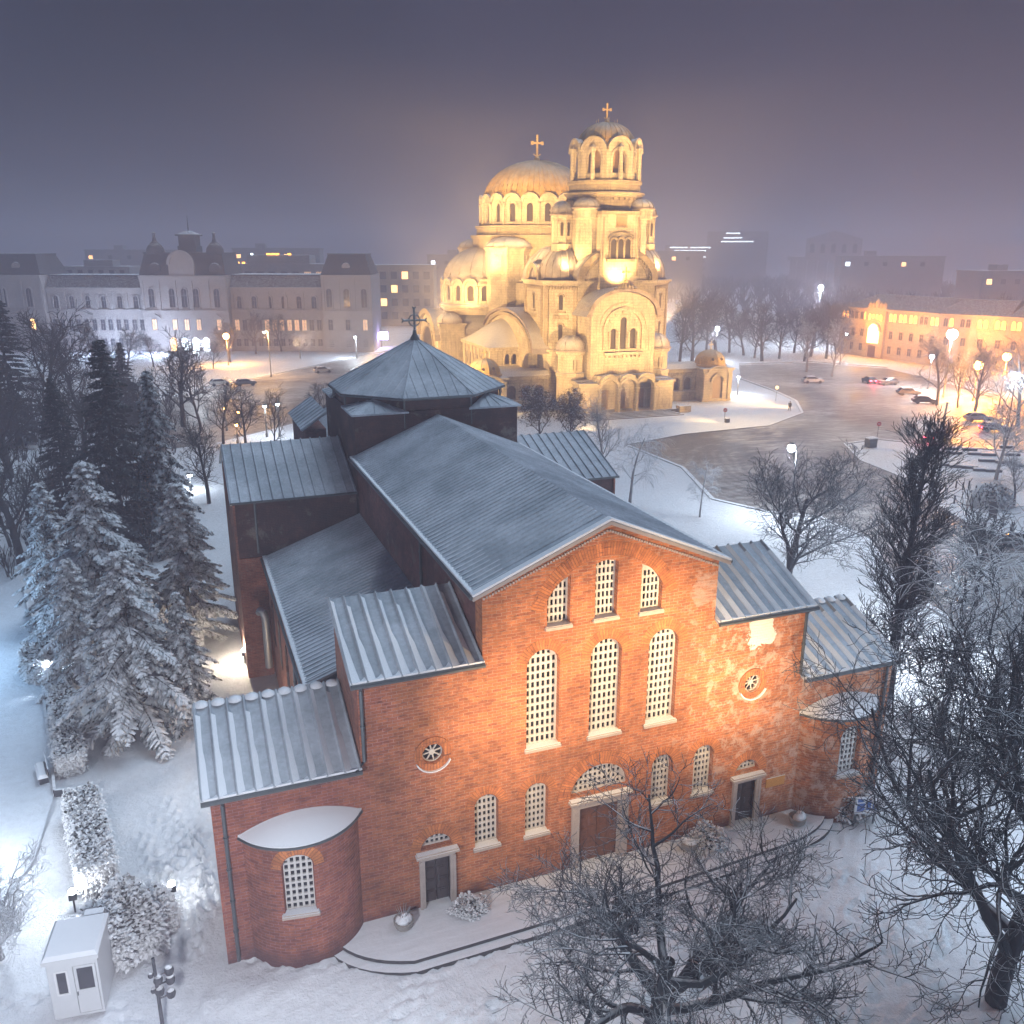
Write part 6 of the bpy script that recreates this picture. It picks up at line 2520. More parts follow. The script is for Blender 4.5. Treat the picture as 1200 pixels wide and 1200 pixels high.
def plant(name, meshes, x, y, z=0.0, rz=0.0, sc=1.0, label=None, cat='tree', group=None, sz=None, mats=None):
    o = empty(name, (x, y, z), rz, label, cat, group)
    o.scale = (sc, sc, sz or sc)
    for k, me in enumerate(meshes):
        if me is None:
            continue
        nm = ('trunk', 'crown', 'leaves')[k]
        inst(nm, me, o, m=mats[min(k, 1)] if mats else None)
    return o


def zat(x, y, py):
    """height of the thing standing at x,y whose top is seen at pixel row py"""
    v = Vector((x, y, 0)) - CAMP
    # direction in the vertical plane through the thing
    h = Vector((v.x, v.y, 0))
    lo, hi = -5.0, 80.0
    for _ in range(40):
        mid = (lo + hi) / 2
        d = Vector((x, y, mid)) - CAMP
        yy = 600 - 1017.3 * d.dot(up2) / d.dot(fwd)
        if yy > py:
            lo = mid
        else:
            hi = mid
    return lo


# -- nearest trees
f1 = bare_meshes(17, 12.3, 0.36, SPREAD, MT['bark'], MT['bark'])
plant('bare_tree', f1, -2.5, -9.4, 0, R(40), 1.12, 'big spreading bare tree in front of the church main door', sz=0.86)
f2 = bare_meshes(23, 15, 0.31, SPREAD, MT['bark'], MT['bark'])
plant('bare_tree', f2, 10.8, -12.3, 0, R(200), 1.28, 'thick trunked bare tree at the right edge beyond the terrace steps', sz=1.3)
f3 = bare_meshes(5, 6.2, 0.14, FINE, MT['bark_half'], MT['bark_frost'])
q = gnd(15, 1120)
plant('frosted_tree', f3, q.x - 0.4, q.y, 0, 0, 1.0, 'low frost covered tree left of the white kiosk')

# -- right of the church
MID1 = bare_meshes(31, 12, 0.24, MIDTREE, MT['bark_brown'], MT['bark_brown'])
MID2 = bare_meshes(32, 12, 0.22, dict(MIDTREE, lean=0.08), MT['bark_brown'], MT['bark_brown'])
MID3 = bare_meshes(33, 12, 0.20, WEEP, MT['bark_half'], MT['bark_frost'])
BIG = bare_meshes(37, 13, 0.26, ROUND, MT['bark'], MT['bark'])


def at(meshes, H, bx, by, top, name, label, rz=0.0, wide=1.0, group=None, mats=None, cat='tree'):
    g = gnd(bx, by)
    h = zat(g.x, g.y, top)
    s = h / H
    return plant(name, meshes, g.x, g.y, 0, R(rz), s * wide, label, cat, group, s, mats)


at(BIG, 13.0, 922, 700, 512, 'bare_tree', 'wide bare tree just behind the church right side roofs', 70, 1.25)
pop = bare_meshes(41, 17, 0.26, POPLAR, MT['bark'], MT['bark'])
at(pop, 16.2, 1040, 815, 522, 'poplar_tree', 'tall narrow dark poplar right of the church', 0, 1.45)
brk = bare_meshes(43, 12, 0.22, BROKEN, MT['bark_half'], MT['bark_half'])
at(brk, 11, 1160, 850, 610, 'bare_tree', 'gaunt broken limbed tree with snow on its branches', 30, 1.2)
wp1 = bare_meshes(44, 11, 0.2, WEEP, MT['bark'], MT['bark_frost'])
at(wp1, 9.8, 1100, 860, 660, 'frosted_tree', 'white frosted tree behind the right wing of the church', 0, 1.25)
at(wp1, 9.8, 1185, 900, 640, 'frosted_tree', 'greyer frosted tree beyond the thick trunked bare tree', 130, 1.2, mats=(MT['bark'], MT['bark_half']))
at(MID1, 10.6, 1130, 790, 560, 'bare_tree', 'thin bare tree immediately right of the poplar', 80, 0.9, mats=(MT['bark'], MT['bark']))
at(MID1, 10.6, 706, 560, 458, 'bare_tree', 'upright forked bare tree before the cathedral steps', 10, 0.8, mats=(MT['bark_pale'], MT['bark_half']))
at(MID3, 10.5, 738, 592, 500, 'frosted_tree', 'frosted weeping birch beside the church right transept roof', 0, 1.1)
at(MID3, 10.5, 820, 606, 545, 'frosted_tree', 'small frosted birch alone at the road edge', 100, 1.0)
LF = bare_meshes(51, 11, 0.2, MIDTREE, MT['bark_brown'], MT['bark_brown'], 2600)
at(LF, 10, 632, 520, 448, 'leafy_tree', 'dark tree with clinging dry leaves, nearer the tent roofed tower', 0, 1.15)
at(LF, 10, 668, 522, 450, 'leafy_tree', 'dark tree with clinging dry leaves, before the cathedral porch arches', 140, 1.1)
# square on the right, trees by the lamps
for (bx, by, top, rz, wd, lab, ms) in (
        (1098, 475, 385, 0, 0.95, 'bare tree beside the parked cars, leftmost of the lamp lit row', MID1),
        (1122, 478, 400, 60, 0.9, 'slim bare tree second in the lamp lit row', MID2),
        (1142, 486, 395, 100, 1.1, 'broad glowing bare tree third in the lamp lit row', MID1),
        (1192, 500, 385, 190, 1.1, 'bare tree at the right end of the lamp lit row', MID2),
        (975, 442, 365, 20, 0.8, 'bare tree on the far pavement before the pale corner building', MID2),
        (945, 436, 368, 80, 1.0, 'dim bare tree on the far pavement left of the corner building', MID1)):
    at(ms, 10.6, bx, by, top, 'bare_tree', lab, rz, wd, None, (MT['bark_pale'], MT['bark_half']))
at(MID2, 10.6, 1167, 562, 460, 'frosted_tree', 'pale forked tree on the snowy parking island', 10, 1.1, None, (MT['bark_pale'], MT['bark_frost']))
at(MID1, 10.6, 1188, 592, 528, 'bare_tree', 'small bare tree beside the snowy island bush', 10, 1.1, None, (MT['bark'], MT['bark_half']))
# far park trees on both sides of the fog
rng = random.Random(8)
for i in range(16):
    bx = 800 + i * 14 + rng.uniform(-6, 6)
    by = rng.uniform(412, 424)
    at((MID1, MID2)[i % 2], 10.6, bx, by, rng.uniform(335, 365), 'park_tree', 'bare park tree fading into fog beyond the square', rng.uniform(0, 360), rng.uniform(1.0, 1.5), 'park trees fading into the fog')
for i in range(5):
    bx = 1000 + i * 45 + rng.uniform(-8, 8)
    q = Vector((rng.uniform(185, 200), 200 - i * 26, 0))
    plant('park_tree', (MID1, MID2)[i % 2], q.x, q.y, 0, rng.uniform(0, 6), 1.6, 'bare treetop showing above the corner building roof', 'tree', 'treetops behind the corner building')

# -- left side: dark bare wood
left = [
    (52, 515, 345, 0, 1.1, 'crooked dark bare tree in the wood at the far left'),
    (12, 560, 380, 50, 1.2, 'dark bare tree cut by the left edge of the wood'),
    (95, 500, 392, 90, 1.2, 'dark bare tree before the palace left wing'),
    (140, 480, 390, 130, 1.2, 'dark bare tree below the palace arched niches'),
    (215, 500, 380, 170, 1.1, 'bare tree with a pale leaning limb by the street corner'),
    (236, 505, 402, 200, 0.9, 'slim bare tree right of the pale limbed one'),
    (262, 520, 440, 230, 1.0, 'low bare tree left of the street lights'),
    (288, 522, 448, 260, 1.1, 'low dark bare tree before the side street'),
    (372, 520, 440, 300, 0.9, 'small bare tree nearest the brick tower'),
    (90, 600, 430, 20, 1.2, 'bare tree deep in the dark wood behind the firs'),
    (25, 660, 470, 75, 1.2, 'bare tree over the blue lit footpath'),
    (245, 590, 480, 110, 1.0, 'bare tree behind the north transept'),
]
for (bx, by, top, rz, wd, lab) in left:
    at((MID1, MID2)[rz % 20 == 0], 10.6, bx, by, top, 'bare_tree', lab, rz, wd, None, (MT['bark_brown'], MT['bark_brown']))
rw = random.Random(14)
for i in range(26):
    x, y = rw.uniform(-68, -20), rw.uniform(50, 140)
    plant('bare_tree', (MID1, MID2)[i % 2], x, y, 0, rw.uniform(0, 6), rw.uniform(0.75, 1.15), 'dark bare tree deep in the unlit wood at the left', 'tree', 'dark bare trees filling the left wood', None, (MT['bark_brown'], MT['bark_brown']))
at(MID2, 10.6, 322, 530, 446, 'bare_tree', 'pointed bare tree ringed by small street lights', 40, 0.6, None, (MT['bark_brown'], MT['bark_brown']))
# garden before the palace
for i, (bx, by, top, lab) in enumerate(((150, 428, 378, None), (180, 430, 385, None), (270, 425, 372, 'bush like tree glowing by the orange lamp'), (300, 415, 360, None), (330, 412, 362, None), (385, 405, 355, None), (405, 402, 352, None), (110, 432, 372, None), (250, 432, 395, None), (75, 438, 370, None))):
    at((MID2, MID1)[i % 2], 10.6, bx, by, top, 'garden_tree', lab or 'bare garden tree hazy against the palace front', i * 50, 1.1, None if lab else 'garden trees along the palace front', (MT['bark_brown'], MT['bark_brown']))
at(MID3, 10.5, 352, 420, 388, 'frosted_tree', 'round white frosted tree before the palace right wing', 0, 1.6, None, None)

# -- firs
F1 = fir_meshes(71, 15, 5.2, MT['needle'], 0.03, 0.60, 0.80, 0.06)
F2 = fir_meshes(72, 15, 4.2, MT['needle'], 0.05, 0.55, 0.82, 0.06)
F3 = fir_meshes(73, 17, 3.6, MT['needle_dark'], 0.10, 0.35, 0.8, 0.12)


def fir(ms, H, bx, by, top, label, rz=0.0, wide=1.0):
    g = gnd(bx, by)
    h = zat(g.x, g.y, top)
    return plant('fir_tree', ms, g.x, g.y, 0, R(rz), h / H * wide, label, 'fir tree', 'snowy firs on the left', h / H)


fir(F1, 15, 165, 850, 640, 'snow laden fir nearest the church left wing, broad and low', 0, 1.15)
fir(F1, 15, 128, 770, 535, 'large snow laden fir in the middle of the group', 80, 1.1)
fir(F2, 15, 72, 735, 560, 'pointed snowy fir leftmost of the group by the footpath', 30, 1.05)
fir(F2, 15, 225, 745, 560, 'snowy fir close to the north transept wall', 120, 1.2)
fir(F2, 15, 195, 640, 428, 'slender snow tipped fir rising behind the group', 10, 0.8)
fir(F1, 15, 222, 838, 690, 'low snowy fir squeezed between the group and the brick wing', 200, 0.9)
fir(F2, 15, 100, 800, 650, 'short bright snowy fir at the front left of the group', 260, 1.2)
fir(F3, 17, 148, 650, 395, 'tallest dark ragged fir at the back of the group', 0, 1.1)
fir(F3, 17, 85, 620, 440, 'dark ragged fir in the wood left of the tallest', 70, 1.0)
fir(F3, 17, 22, 520, 335, 'dark fir standing far left before the palace', 140, 1.1)
fir(F3, 17, 152, 500, 400, 'small dark fir at the palace garden edge', 200, 1.2)

# -- hedges and shrubs
def boxfn(x0, x1, y0, y1, z1):
    def fn(r):
        p = np.array([r.uniform(x0, x1), r.uniform(y0, y1), r.uniform(0.05, z1)])
        k = r.integers(0, 5)
        o = np.array([[1, 0, 0], [-1, 0, 0], [0, 1, 0], [0, -1, 0], [0, 0, 1]][k], float)
        if k == 0:
            p[0] = x1
        elif k == 1:
            p[0] = x0
        elif k == 2:
            p[1] = y1
        elif k == 3:
            p[1] = y0
        else:
            p[2] = z1
        return p + r.normal(0, 0.08, 3), o
    return fn


def ballfn(rx, ry, rz):
    def fn(r):
        o = r.normal(0, 1, 3)
        o[2] = abs(o[2])
        o /= np.linalg.norm(o)
        k = r.uniform(0.6, 1.0) * (1 + 0.15 * math.sin(o[0] * 7 + o[1] * 5))
        return np.array([o[0] * rx, o[1] * ry, o[2] * rz + 0.1]) * k, o
    return fn


def shrub(name, label, x, y, rz, fn, n, size, m, seed, cat='hedge', core=None):
    o = empty(name, (x, y, 0), rz, label, cat)
    me = shrub_mesh(seed, fn, n, size, m)
    inst('foliage', me, o)
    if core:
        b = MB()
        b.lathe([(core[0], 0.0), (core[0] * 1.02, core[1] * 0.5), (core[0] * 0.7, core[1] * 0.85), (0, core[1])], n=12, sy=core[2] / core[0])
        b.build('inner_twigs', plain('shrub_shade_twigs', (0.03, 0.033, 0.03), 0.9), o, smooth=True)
    return o


A, B = gnd(98, 955), gnd(118, 1045)
d = (B - A)
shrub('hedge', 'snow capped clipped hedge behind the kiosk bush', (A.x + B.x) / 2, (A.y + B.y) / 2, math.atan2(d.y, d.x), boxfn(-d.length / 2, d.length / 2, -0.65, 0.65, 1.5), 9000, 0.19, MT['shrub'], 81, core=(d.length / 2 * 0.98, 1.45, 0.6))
A, B = gnd(72, 800), gnd(84, 905)
d = (B - A)
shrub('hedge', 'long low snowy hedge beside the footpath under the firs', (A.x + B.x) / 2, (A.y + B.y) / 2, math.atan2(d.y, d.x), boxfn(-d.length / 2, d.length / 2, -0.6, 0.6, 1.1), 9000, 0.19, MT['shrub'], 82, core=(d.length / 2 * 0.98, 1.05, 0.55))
q = gnd(152, 1100)
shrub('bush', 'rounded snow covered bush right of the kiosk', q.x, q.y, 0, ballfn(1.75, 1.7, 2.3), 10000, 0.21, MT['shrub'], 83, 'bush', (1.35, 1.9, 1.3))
q = gnd(1160, 592)
shrub('bush', 'snowy bush on the parking island', q.x, q.y, 0, ballfn(2.4, 2.0, 2.0), 3000, 0.35, MT['shrub'], 84, 'bush', (1.8, 1.6, 1.5))
q = gnd(62, 790)
shrub('bush', 'white lit bush at the head of the footpath hedge', q.x, q.y, 0, ballfn(1.9, 1.9, 2.6), 6000, 0.24, MT['shrub'], 85, 'bush', (1.4, 2.1, 1.4))
for (bx, by, rx, h, lab) in ((540, 1048, 0.8, 0.7, 'low frosty shrub by the church front wall'), (818, 985, 0.9, 1.2, 'snowy shrub between the ground floor windows'), (995, 950, 1.4, 1.3, 'tangled snowy shrub at the right apse foot')):
    q = gnd(bx, by)
    shrub('bush', lab, q.x, min(q.y, -0.9) if bx < 900 else q.y, 0, ballfn(rx, rx * 0.7, h), 1600, 0.17, MT['shrub'], 86 + bx, 'bush', (rx * 0.7, h * 0.8, rx * 0.5))


# ------------------------------------------------------------------ street lamps
MT['lamp_white'] = emit('lamp_glass_white', (0.85, 0.93, 1.0), 60.0)
MT['lamp_warm'] = emit('lamp_glass_warm', (1.0, 0.50, 0.12), 60.0)
MT['pole'] = plain('lamp_pole_paint', (0.20, 0.21, 0.22), 0.6, var=0.2, snow=(0.6, 0.9))


def street_lamp(bx, by, top, label, e, col=(0.82, 0.92, 1.0), mt='lamp_white', arm=0.9, rz=0.0, head=0.28, xy=None, name='street_lamp', radius=0.3):
    g = Vector((*xy, 0)) if xy else gnd(bx, by)
    h = zat(g.x, g.y, top) if top else 7.0
    o = empty(name, (g.x, g.y, 0), rz, label, 'street lamp')
    b = MB()
    b.tube([(0, 0, -0.2), (0, 0, h * 0.5), (0, 0, h - 0.25)], [0.13, 0.10, 0.07], 8)
    b.lathe([(0.22, 0.0), (0.2, 0.5), (0.13, 0.7)], n=8)
    if arm:
        b.tube([(0, 0, h - 0.3), (arm * 0.4, 0, h + 0.10), (arm, 0, h + 0.16)], 0.05, 6)
    b.build('pole', MT['pole'], o, smooth=40)
    b = MB()
    cap = min(head, 0.3)
    b.lathe([(0.0, 0.20), (cap * 0.9, 0.14), (cap * 1.15, 0.0), (cap, -0.02)], arm, 0, 10, mtx=Matrix.Translation((0, 0, h + (head if head > 0.4 else 0))))
    b.build('lamp_cap', MT['iron'], o)
    b = MB()
    if head > 0.4:
        b.lathe([(head * math.sin(PI * i / 10), -head * math.cos(PI * i / 10)) for i in range(11)], arm, 0, 16, mtx=Matrix.Translation((0, 0, h)))
    else:
        b.lathe([(head * 0.95, -0.03), (head * 0.9, -0.16), (head * 0.5, -0.30), (0, -0.34)], arm, 0, 12, mtx=Matrix.Translation((0, 0, h)))
    b.build('lamp_glass', MT[mt], o, smooth=True)
    p = Matrix.Translation(g) @ Matrix.Rotation(rz, 4, 'Z') @ Vector((arm, 0, h - max(0.75, head + radius + 0.1)))
    lamp('POINT', p, e, col, radius=radius)
    return o


WARM = (1.0, 0.52, 0.15)
street_lamp(318, 442, 388, 'tall street lamp on the side street, orange lit pole', 8000, WARM, rz=R(200))
street_lamp(418, 420, 394, 'slim street lamp before the palace right pavilion', 4000, rz=R(250))
street_lamp(238, 462, 412, 'street lamp left of the side street by the pale limbed tree', 2500, rz=R(160))
street_lamp(838, 425, 385, 'bright globe lamp right behind the cathedral chapel', 6000, head=0.5, arm=0.0)
street_lamp(955, 405, 337, 'powerful white lamp high in the fog left of the corner building', 22000, head=0.7, arm=0.0, radius=1.0)
street_lamp(864, 463, 441, 'low lamp lighting the snow beside the chapel', 2200, head=0.3, arm=0.0)
street_lamp(1105, 466, 392, 'glaring white lamp before the corner building', 14000, head=0.95, arm=0.0, radius=0.6)
street_lamp(1087, 456, 418, 'smaller white lamp left of the lamp lit trees', 3000, head=0.45, arm=0.0)
street_lamp(1180, 505, 440, 'white lamp between the lamp lit trees and the parked cars', 1500, head=0.5, arm=0.0)
street_lamp(984, 428, 391, 'twin armed distant lamp on the far pavement', 2500, arm=1.0)
street_lamp(926, 608, 526, 'glaring lamp behind the wide bare tree', 3500, head=0.41, arm=0.6, rz=R(120))
street_lamp(268, 428, 394, 'blazing orange lamp at the palace corner', 11000, (1.0, 0.45, 0.10), 'lamp_warm', head=0.7, arm=0.0, radius=0.8)
street_lamp(1140, 470, 428, 'orange lamp glowing inside the lamp lit tree crowns', 42000, (1.0, 0.36, 0.04), 'lamp_warm', head=0.8, arm=0.0, radius=0.7)
street_lamp(1170, 480, 418, 'orange lamp at the right end of the lit trees', 36000, (1.0, 0.36, 0.04), 'lamp_warm', head=0.7, arm=0.0, radius=0.7)
for i, (bx, by, top, lab) in enumerate(((313, 512, 475, 'left one of two small globe lamps by the pointed bare tree'), (328, 512, 473, 'right one of two small globe lamps by the pointed bare tree'), (224, 575, 556, 'tiny white lamp among the trees behind the transept'))):
    street_lamp(bx, by, top, lab, 500, head=0.3, arm=0.0)
for i, (bx, by, top, lab) in enumerate(((266, 505, 478, 'orange signal lamp by the side street, upper left'), (281, 500, 482, 'orange signal lamp by the side street, upper right'), (279, 520, 497, 'orange signal lamp by the side street, lowest'))):
    street_lamp(bx, by, top, lab, 250, (1.0, 0.45, 0.08), 'lamp_warm', head=0.22, arm=0.0, name='signal_lamp')

# leaning concrete pole with a bowed arm
g = gnd(1090, 575)
o = empty('lamp_pole', (g.x, g.y, 0), R(10), 'leaning unlit concrete pole behind the poplar', 'lamp post')
h = zat(g.x, g.y, 472)
b = MB()
b.tube([(0, 0, -0.2), (0.35, 0, h * 0.5), (0.85, 0, h)], [0.20, 0.16, 0.11], 8)
b.build('pole', MT['pole'], o, smooth=40)
b = MB()
b.tube([(0.7, 0, h * 0.78), (1.2, 0, h * 0.84), (2.2, 0, h * 0.83), (2.6, 0, h * 0.78)], 0.05, 6)
b.build('arm', MT['pole'], o)

# hidden ground floods: they stand behind shrubs, hedges and walls in the photograph
for (bx, by, e, c, z, lab) in ((203, 1052, 45, (1.0, 0.93, 0.80), 0.8, 'small ground floodlight glowing beside the rounded bush'),
                               (88, 1066, 90, (0.95, 0.97, 1.0), 1.0, 'small ground floodlight left of the rounded bush'),
                               (287, 775, 900, (1.0, 0.80, 0.58), 0.9, 'small ground floodlight at the transept foot'),
                               (60, 800, 450, (0.80, 0.90, 1.0), 1.2, 'small ground floodlight in the white lit bush')):
    g = gnd(bx, by)
    o = empty('ground_floodlight', (g.x, g.y, 0), 0, lab, 'floodlight')
    b = MB()
    b.box(-0.16, 0.16, -0.10, 0.10, z - 0.45, z - 0.12)
    b.tube([(0, 0, -0.2), (0, 0, z - 0.45)], 0.04, 6)
    b.build('housing', MT['iron_snow'], o)
    b = MB()
    b.lathe([(0.0, z - 0.118), (0.13, z - 0.117), (0.15, z - 0.02), (0.08, z + 0.06), (0.0, z + 0.08)], 0, 0, 12)
    b.build('lens', MT['lamp_white'], o, smooth=True)
    lamp('POINT', (g.x, g.y, z + 0.3), e, c, radius=0.15)

# unseen lamps without fixtures: in mid-air before the church, beside it, at the palace
FW = (1.0, 0.69, 0.37)
lamp('SPOT', (-5.6, -5.6, 9.6), 2500, FW, (-2.6, 0, 8.6), 125, 1.0, 0.3)
lamp('SPOT', (2.2, -5.8, 12.6), 3500, FW, (1.2, 0, 11.0), 120, 1.0, 0.3)
lamp('SPOT', (6.4, -5.0, 8.6), 2700, FW, (7.0, 0, 8.4), 122, 1.0, 0.3)
lamp('POINT', (-27.0, 9.0, 3.4), 900, (0.86, 0.93, 1.0), radius=0.4)
lamp('POINT', (-34, 31, 6.0), 2600, (0.42, 0.70, 1.0), radius=0.5)
lamp('POINT', (-19, -16, 11), 7500, (0.93, 0.95, 1.0), radius=0.5)
lamp('POINT', (23, -16, 10), 6500, (0.70, 0.84, 1.0), radius=0.5)
lamp('POINT', (-12.7, 16.5, 0.6), 420, (1.0, 0.72, 0.45), radius=0.1)
lamp('POINT', (-16.4, 12.2, 3.2), 200, (0.92, 0.96, 1.0), radius=0.4)  # added to brighten the snow on the firs
lamp('POINT', (30, 12, 8), 5500, (0.85, 0.93, 1.0), radius=0.5)
lamp('POINT', tuple(gal(-3, -9, 3)), 9000, (0.60, 0.74, 1.0), radius=0.5)
lamp('POINT', tuple(gal(-17, -8, 3)), 11000, (0.60, 0.74, 1.0), radius=0.5)

# violet lit board far down the street
g = gnd(447, 407)
o = empty('light_board', (g.x, g.y, 0), -YAW, 'violet lit board far down the street left of the cathedral', 'sign')
b = MB()
b.box(-2.2, 2.2, 0, 0.2, 2.0, 4.6)
b.box(-0.1, 0.1, 0.05, 0.15, 0, 2.0)
b.build('board_frame', MT['iron'], o)
MB().box(-2.05, 2.05, -0.03, -0.004, 2.15, 4.45).build('lit_panel', emit('violet_panel', (0.45, 0.40, 1.0), 9.0), o)
lamp('POINT', (g.x - 0.5, g.y - 2.5, 3.2), 1500, (0.5, 0.45, 1.0), radius=0.5)


# ------------------------------------------------------------------ cars
def car_meshes():
    side = [(-2.15, 0.35), (-2.2, 0.62), (-2.12, 0.86), (-1.9, 0.95), (-1.35, 1.40), (-0.95, 1.47), (0.35, 1.45), (1.05, 0.98), (1.95, 0.84), (2.15, 0.66), (2.18, 0.35)]
    wid = [0.80, 0.84, 0.84, 0.82, 0.64, 0.60, 0.60, 0.80, 0.80, 0.80, 0.78]
    n = len(side)
    v = [(x, -w, z) for (x, z), w in zip(side, wid)] + [(x, w, z) for (x, z), w in zip(side, wid)]
    f = [tuple(range(n)), tuple(reversed(range(n, 2 * n)))] + [(i, n + i, n + (i + 1) % n, (i + 1) % n) for i in range(n)]
    me = bpy.data.meshes.new('body')
    me.from_pydata(v, [], f)
    bm = bmesh.new()
    bm.from_mesh(me)
    bmesh.ops.triangulate(bm, faces=[q for q in bm.faces if len(q.verts) > 4])
    bmesh.ops.recalc_face_normals(bm, faces=bm.faces)
    bmesh.ops.bevel(bm, geom=list(bm.edges), offset=0.04, segments=1, affect='EDGES')
    bm.to_mesh(me)
    bm.free()
    g = MB()
    for s in (-1, 1):
        g.add([(-1.62, s * 0.77, 1.02), (0.93, s * 0.80, 1.00), (0.30, s * 0.63, 1.40), (-1.22, s * 0.655, 1.38)], [(0, 1, 2, 3)])
    g.add([(1.00, -0.70, 1.04), (1.00, 0.70, 1.04), (0.42, 0.56, 1.43), (0.42, -0.56, 1.43)], [(0, 1, 2, 3)])
    g.add([(-1.86, -0.72, 1.00), (-1.86, 0.72, 1.00), (-1.40, 0.58, 1.39), (-1.40, -0.58, 1.39)], [(0, 1, 2, 3)])
    v2 = []
    for x, y, z in g.v:
        v2.append((x * 1.012, y * 1.02, z + 0.012))
    ge = bpy.data.meshes.new('windows')
    ge.from_pydata(v2, [], g.f)
    w = MB()
    w.lathe([(0.0, -0.10), (0.31, -0.10), (0.33, -0.07), (0.33, 0.07), (0.31, 0.10), (0.0, 0.10)], n=16, mtx=Matrix.Rotation(R(90), 4, 'X'))
    we = bpy.data.meshes.new('wheel')
    we.from_pydata(w.v, [], w.f)
    lb = MB().box(-0.03, 0.03, -0.18, 0.18, -0.08, 0.08)
    le = bpy.data.meshes.new('light')
    le.from_pydata(lb.v, [], lb.f)
    sb = MB()
    sb.prism([(-1.25, -0.58), (0.33, -0.58), (0.33, 0.58), (-1.25, 0.58)], 1.462, 1.54, top=[(-1.1, -0.48), (0.2, -0.48), (0.2, 0.48), (-1.1, 0.48)])
    sb.prism([(1.12, -0.70), (1.95, -0.66), (1.95, 0.66), (1.12, 0.70)], 0.97, 1.03, top=[(1.2, -0.6), (1.85, -0.58), (1.85, 0.58), (1.2, 0.6)])
    se = bpy.data.meshes.new('snow_cover')
    se.from_pydata(sb.v, [], sb.f)
    for q in (me, ge, we, le, se):
        q.materials.append(MT['iron'])
    return me, ge, we, le, se


CARM = car_meshes()
MT['tail_on'] = emit('tail_light_on', (1.0, 0.03, 0.05), 40.0)
MT['head_on'] = emit('head_light_on', (0.95, 0.97, 1.0), 60.0)
MT['tail_off'] = plain('tail_light_off', (0.15, 0.01, 0.01), 0.3)
MT['head_off'] = plain('head_light_off', (0.5, 0.5, 0.5), 0.2)


def paint(name, c):
    return plain(name, c, 0.35, metal=0.1, var=0.15, snow=(0.85, 1.25), wob=0.6)


def car(bx, by, rz, col, label, tails=False, heads=False, snow=True, xy=None):
    g = Vector((*xy, 0)) if xy else gnd(bx, by)
    o = empty('parked_car' if not (tails or heads) else 'car', (g.x, g.y, 0.03), rz, label, 'car', 'cars on the square and side street')
    inst('body', CARM[0], o, m=col)
    inst('windows', CARM[1], o, m=MT['glass'])
    for x in (-1.32, 1.38):
        for y in (-0.74, 0.74):
            inst('wheel', CARM[2], o, (x, y, 0.32))
    for y in (-0.58, 0.58):
        inst('headlight', CARM[3], o, (2.17, y, 0.66), m=MT['head_on' if heads else 'head_off'])
        inst('taillight', CARM[3], o, (-2.19, y, 0.74), m=MT['tail_on' if tails else 'tail_off'])
    if snow:
        inst('snow_cover', CARM[4], o, m=MT['snow'])
    mt = Matrix.Translation((g.x, g.y, 0)) @ Matrix.Rotation(rz, 4, 'Z')
    if tails:
        lamp('POINT', mt @ Vector((-3.1, 0, 0.8)), 260, (1.0, 0.05, 0.08), radius=0.3)
    if heads:
        lamp('POINT', mt @ Vector((3.2, 0, 0.8)), 500, (0.9, 0.95, 1.0), radius=0.3)
    return o


dark, silver, grey, white = paint('dark_car_paint', (0.03, 0.03, 0.035)), paint('silver_car_paint', (0.35, 0.36, 0.37)), paint('grey_car_paint', (0.12, 0.12, 0.13)), paint('white_car_paint', (0.6, 0.6, 0.6))
car(1092, 516, R(30), dark, 'car with bright red tail lights beyond the poplar', tails=True, heads=True)
car(1018, 449, R(70), dark, 'dark car with red tail lights out on the open square', tails=True, snow=False)
car(1040, 451, R(170), grey, 'low dark car just right of the one on the open square')
car(952, 449, R(-20), white, 'snow white car left of centre on the square')
car(1083, 473, R(-32), dark, 'dark snow topped car parked at the foot of the lamp lit trees')
car(1064, 463, R(-25), grey, 'dark van like car at the island tip before the lamp lit trees')
car(1146, 494, R(-28), silver, 'silver car parked beyond the pale forked tree')
car(1165, 506, R(-28), dark, 'dark car with a red rear light beside the silver car', tails=True)
car(288, 452, R(8), grey, 'grey snow dusted car on the orange lit side street')
car(258, 452, R(8), white, 'snow buried car behind the grey one on the side street')
car(378, 437, R(12), white, 'white car further along the side street')
car(1203, 642, R(-50), dark, 'dark car cut by the right picture edge')

# ------------------------------------------------------------------ small things on the square
for (bx, by, top, lab, red) in ((1028, 512, 494, 'red topped road sign on the square', True), (1000, 540, 522, 'small white road sign at the square edge', False), (909, 470, 452, 'thin white sign post near the walking person', False), (849, 492, 478, 'small red sign post before the chapel', True)):
    g = gnd(bx, by)
    h = zat(g.x, g.y, top)
    o = empty('road_sign', (g.x, g.y, 0), -YAW, lab, 'road sign')
    b = MB()
    b.tube([(0, 0, -0.1), (0, 0, h)], 0.05, 6)
    b.build('post', MT['pole'], o)
    b = MB()
    b.lathe([(0.0, -0.02), (0.34, -0.02), (0.34, 0.02), (0.0, 0.02)], n=14, mtx=Matrix.Translation((0, -0.09, h - 0.35)) @ Matrix.Rotation(R(90), 4, 'X'))
    p_ = b.build('sign_plate', plain('sign_red', (0.5, 0.03, 0.03), 0.5) if red else plain('sign_white', (0.7, 0.7, 0.7), 0.5), o)
    b = MB()
    b.box(-0.2, 0.2, -0.125, -0.113, h - 0.41, h - 0.29)
    b.build('bar', MT['lattice'], p_)
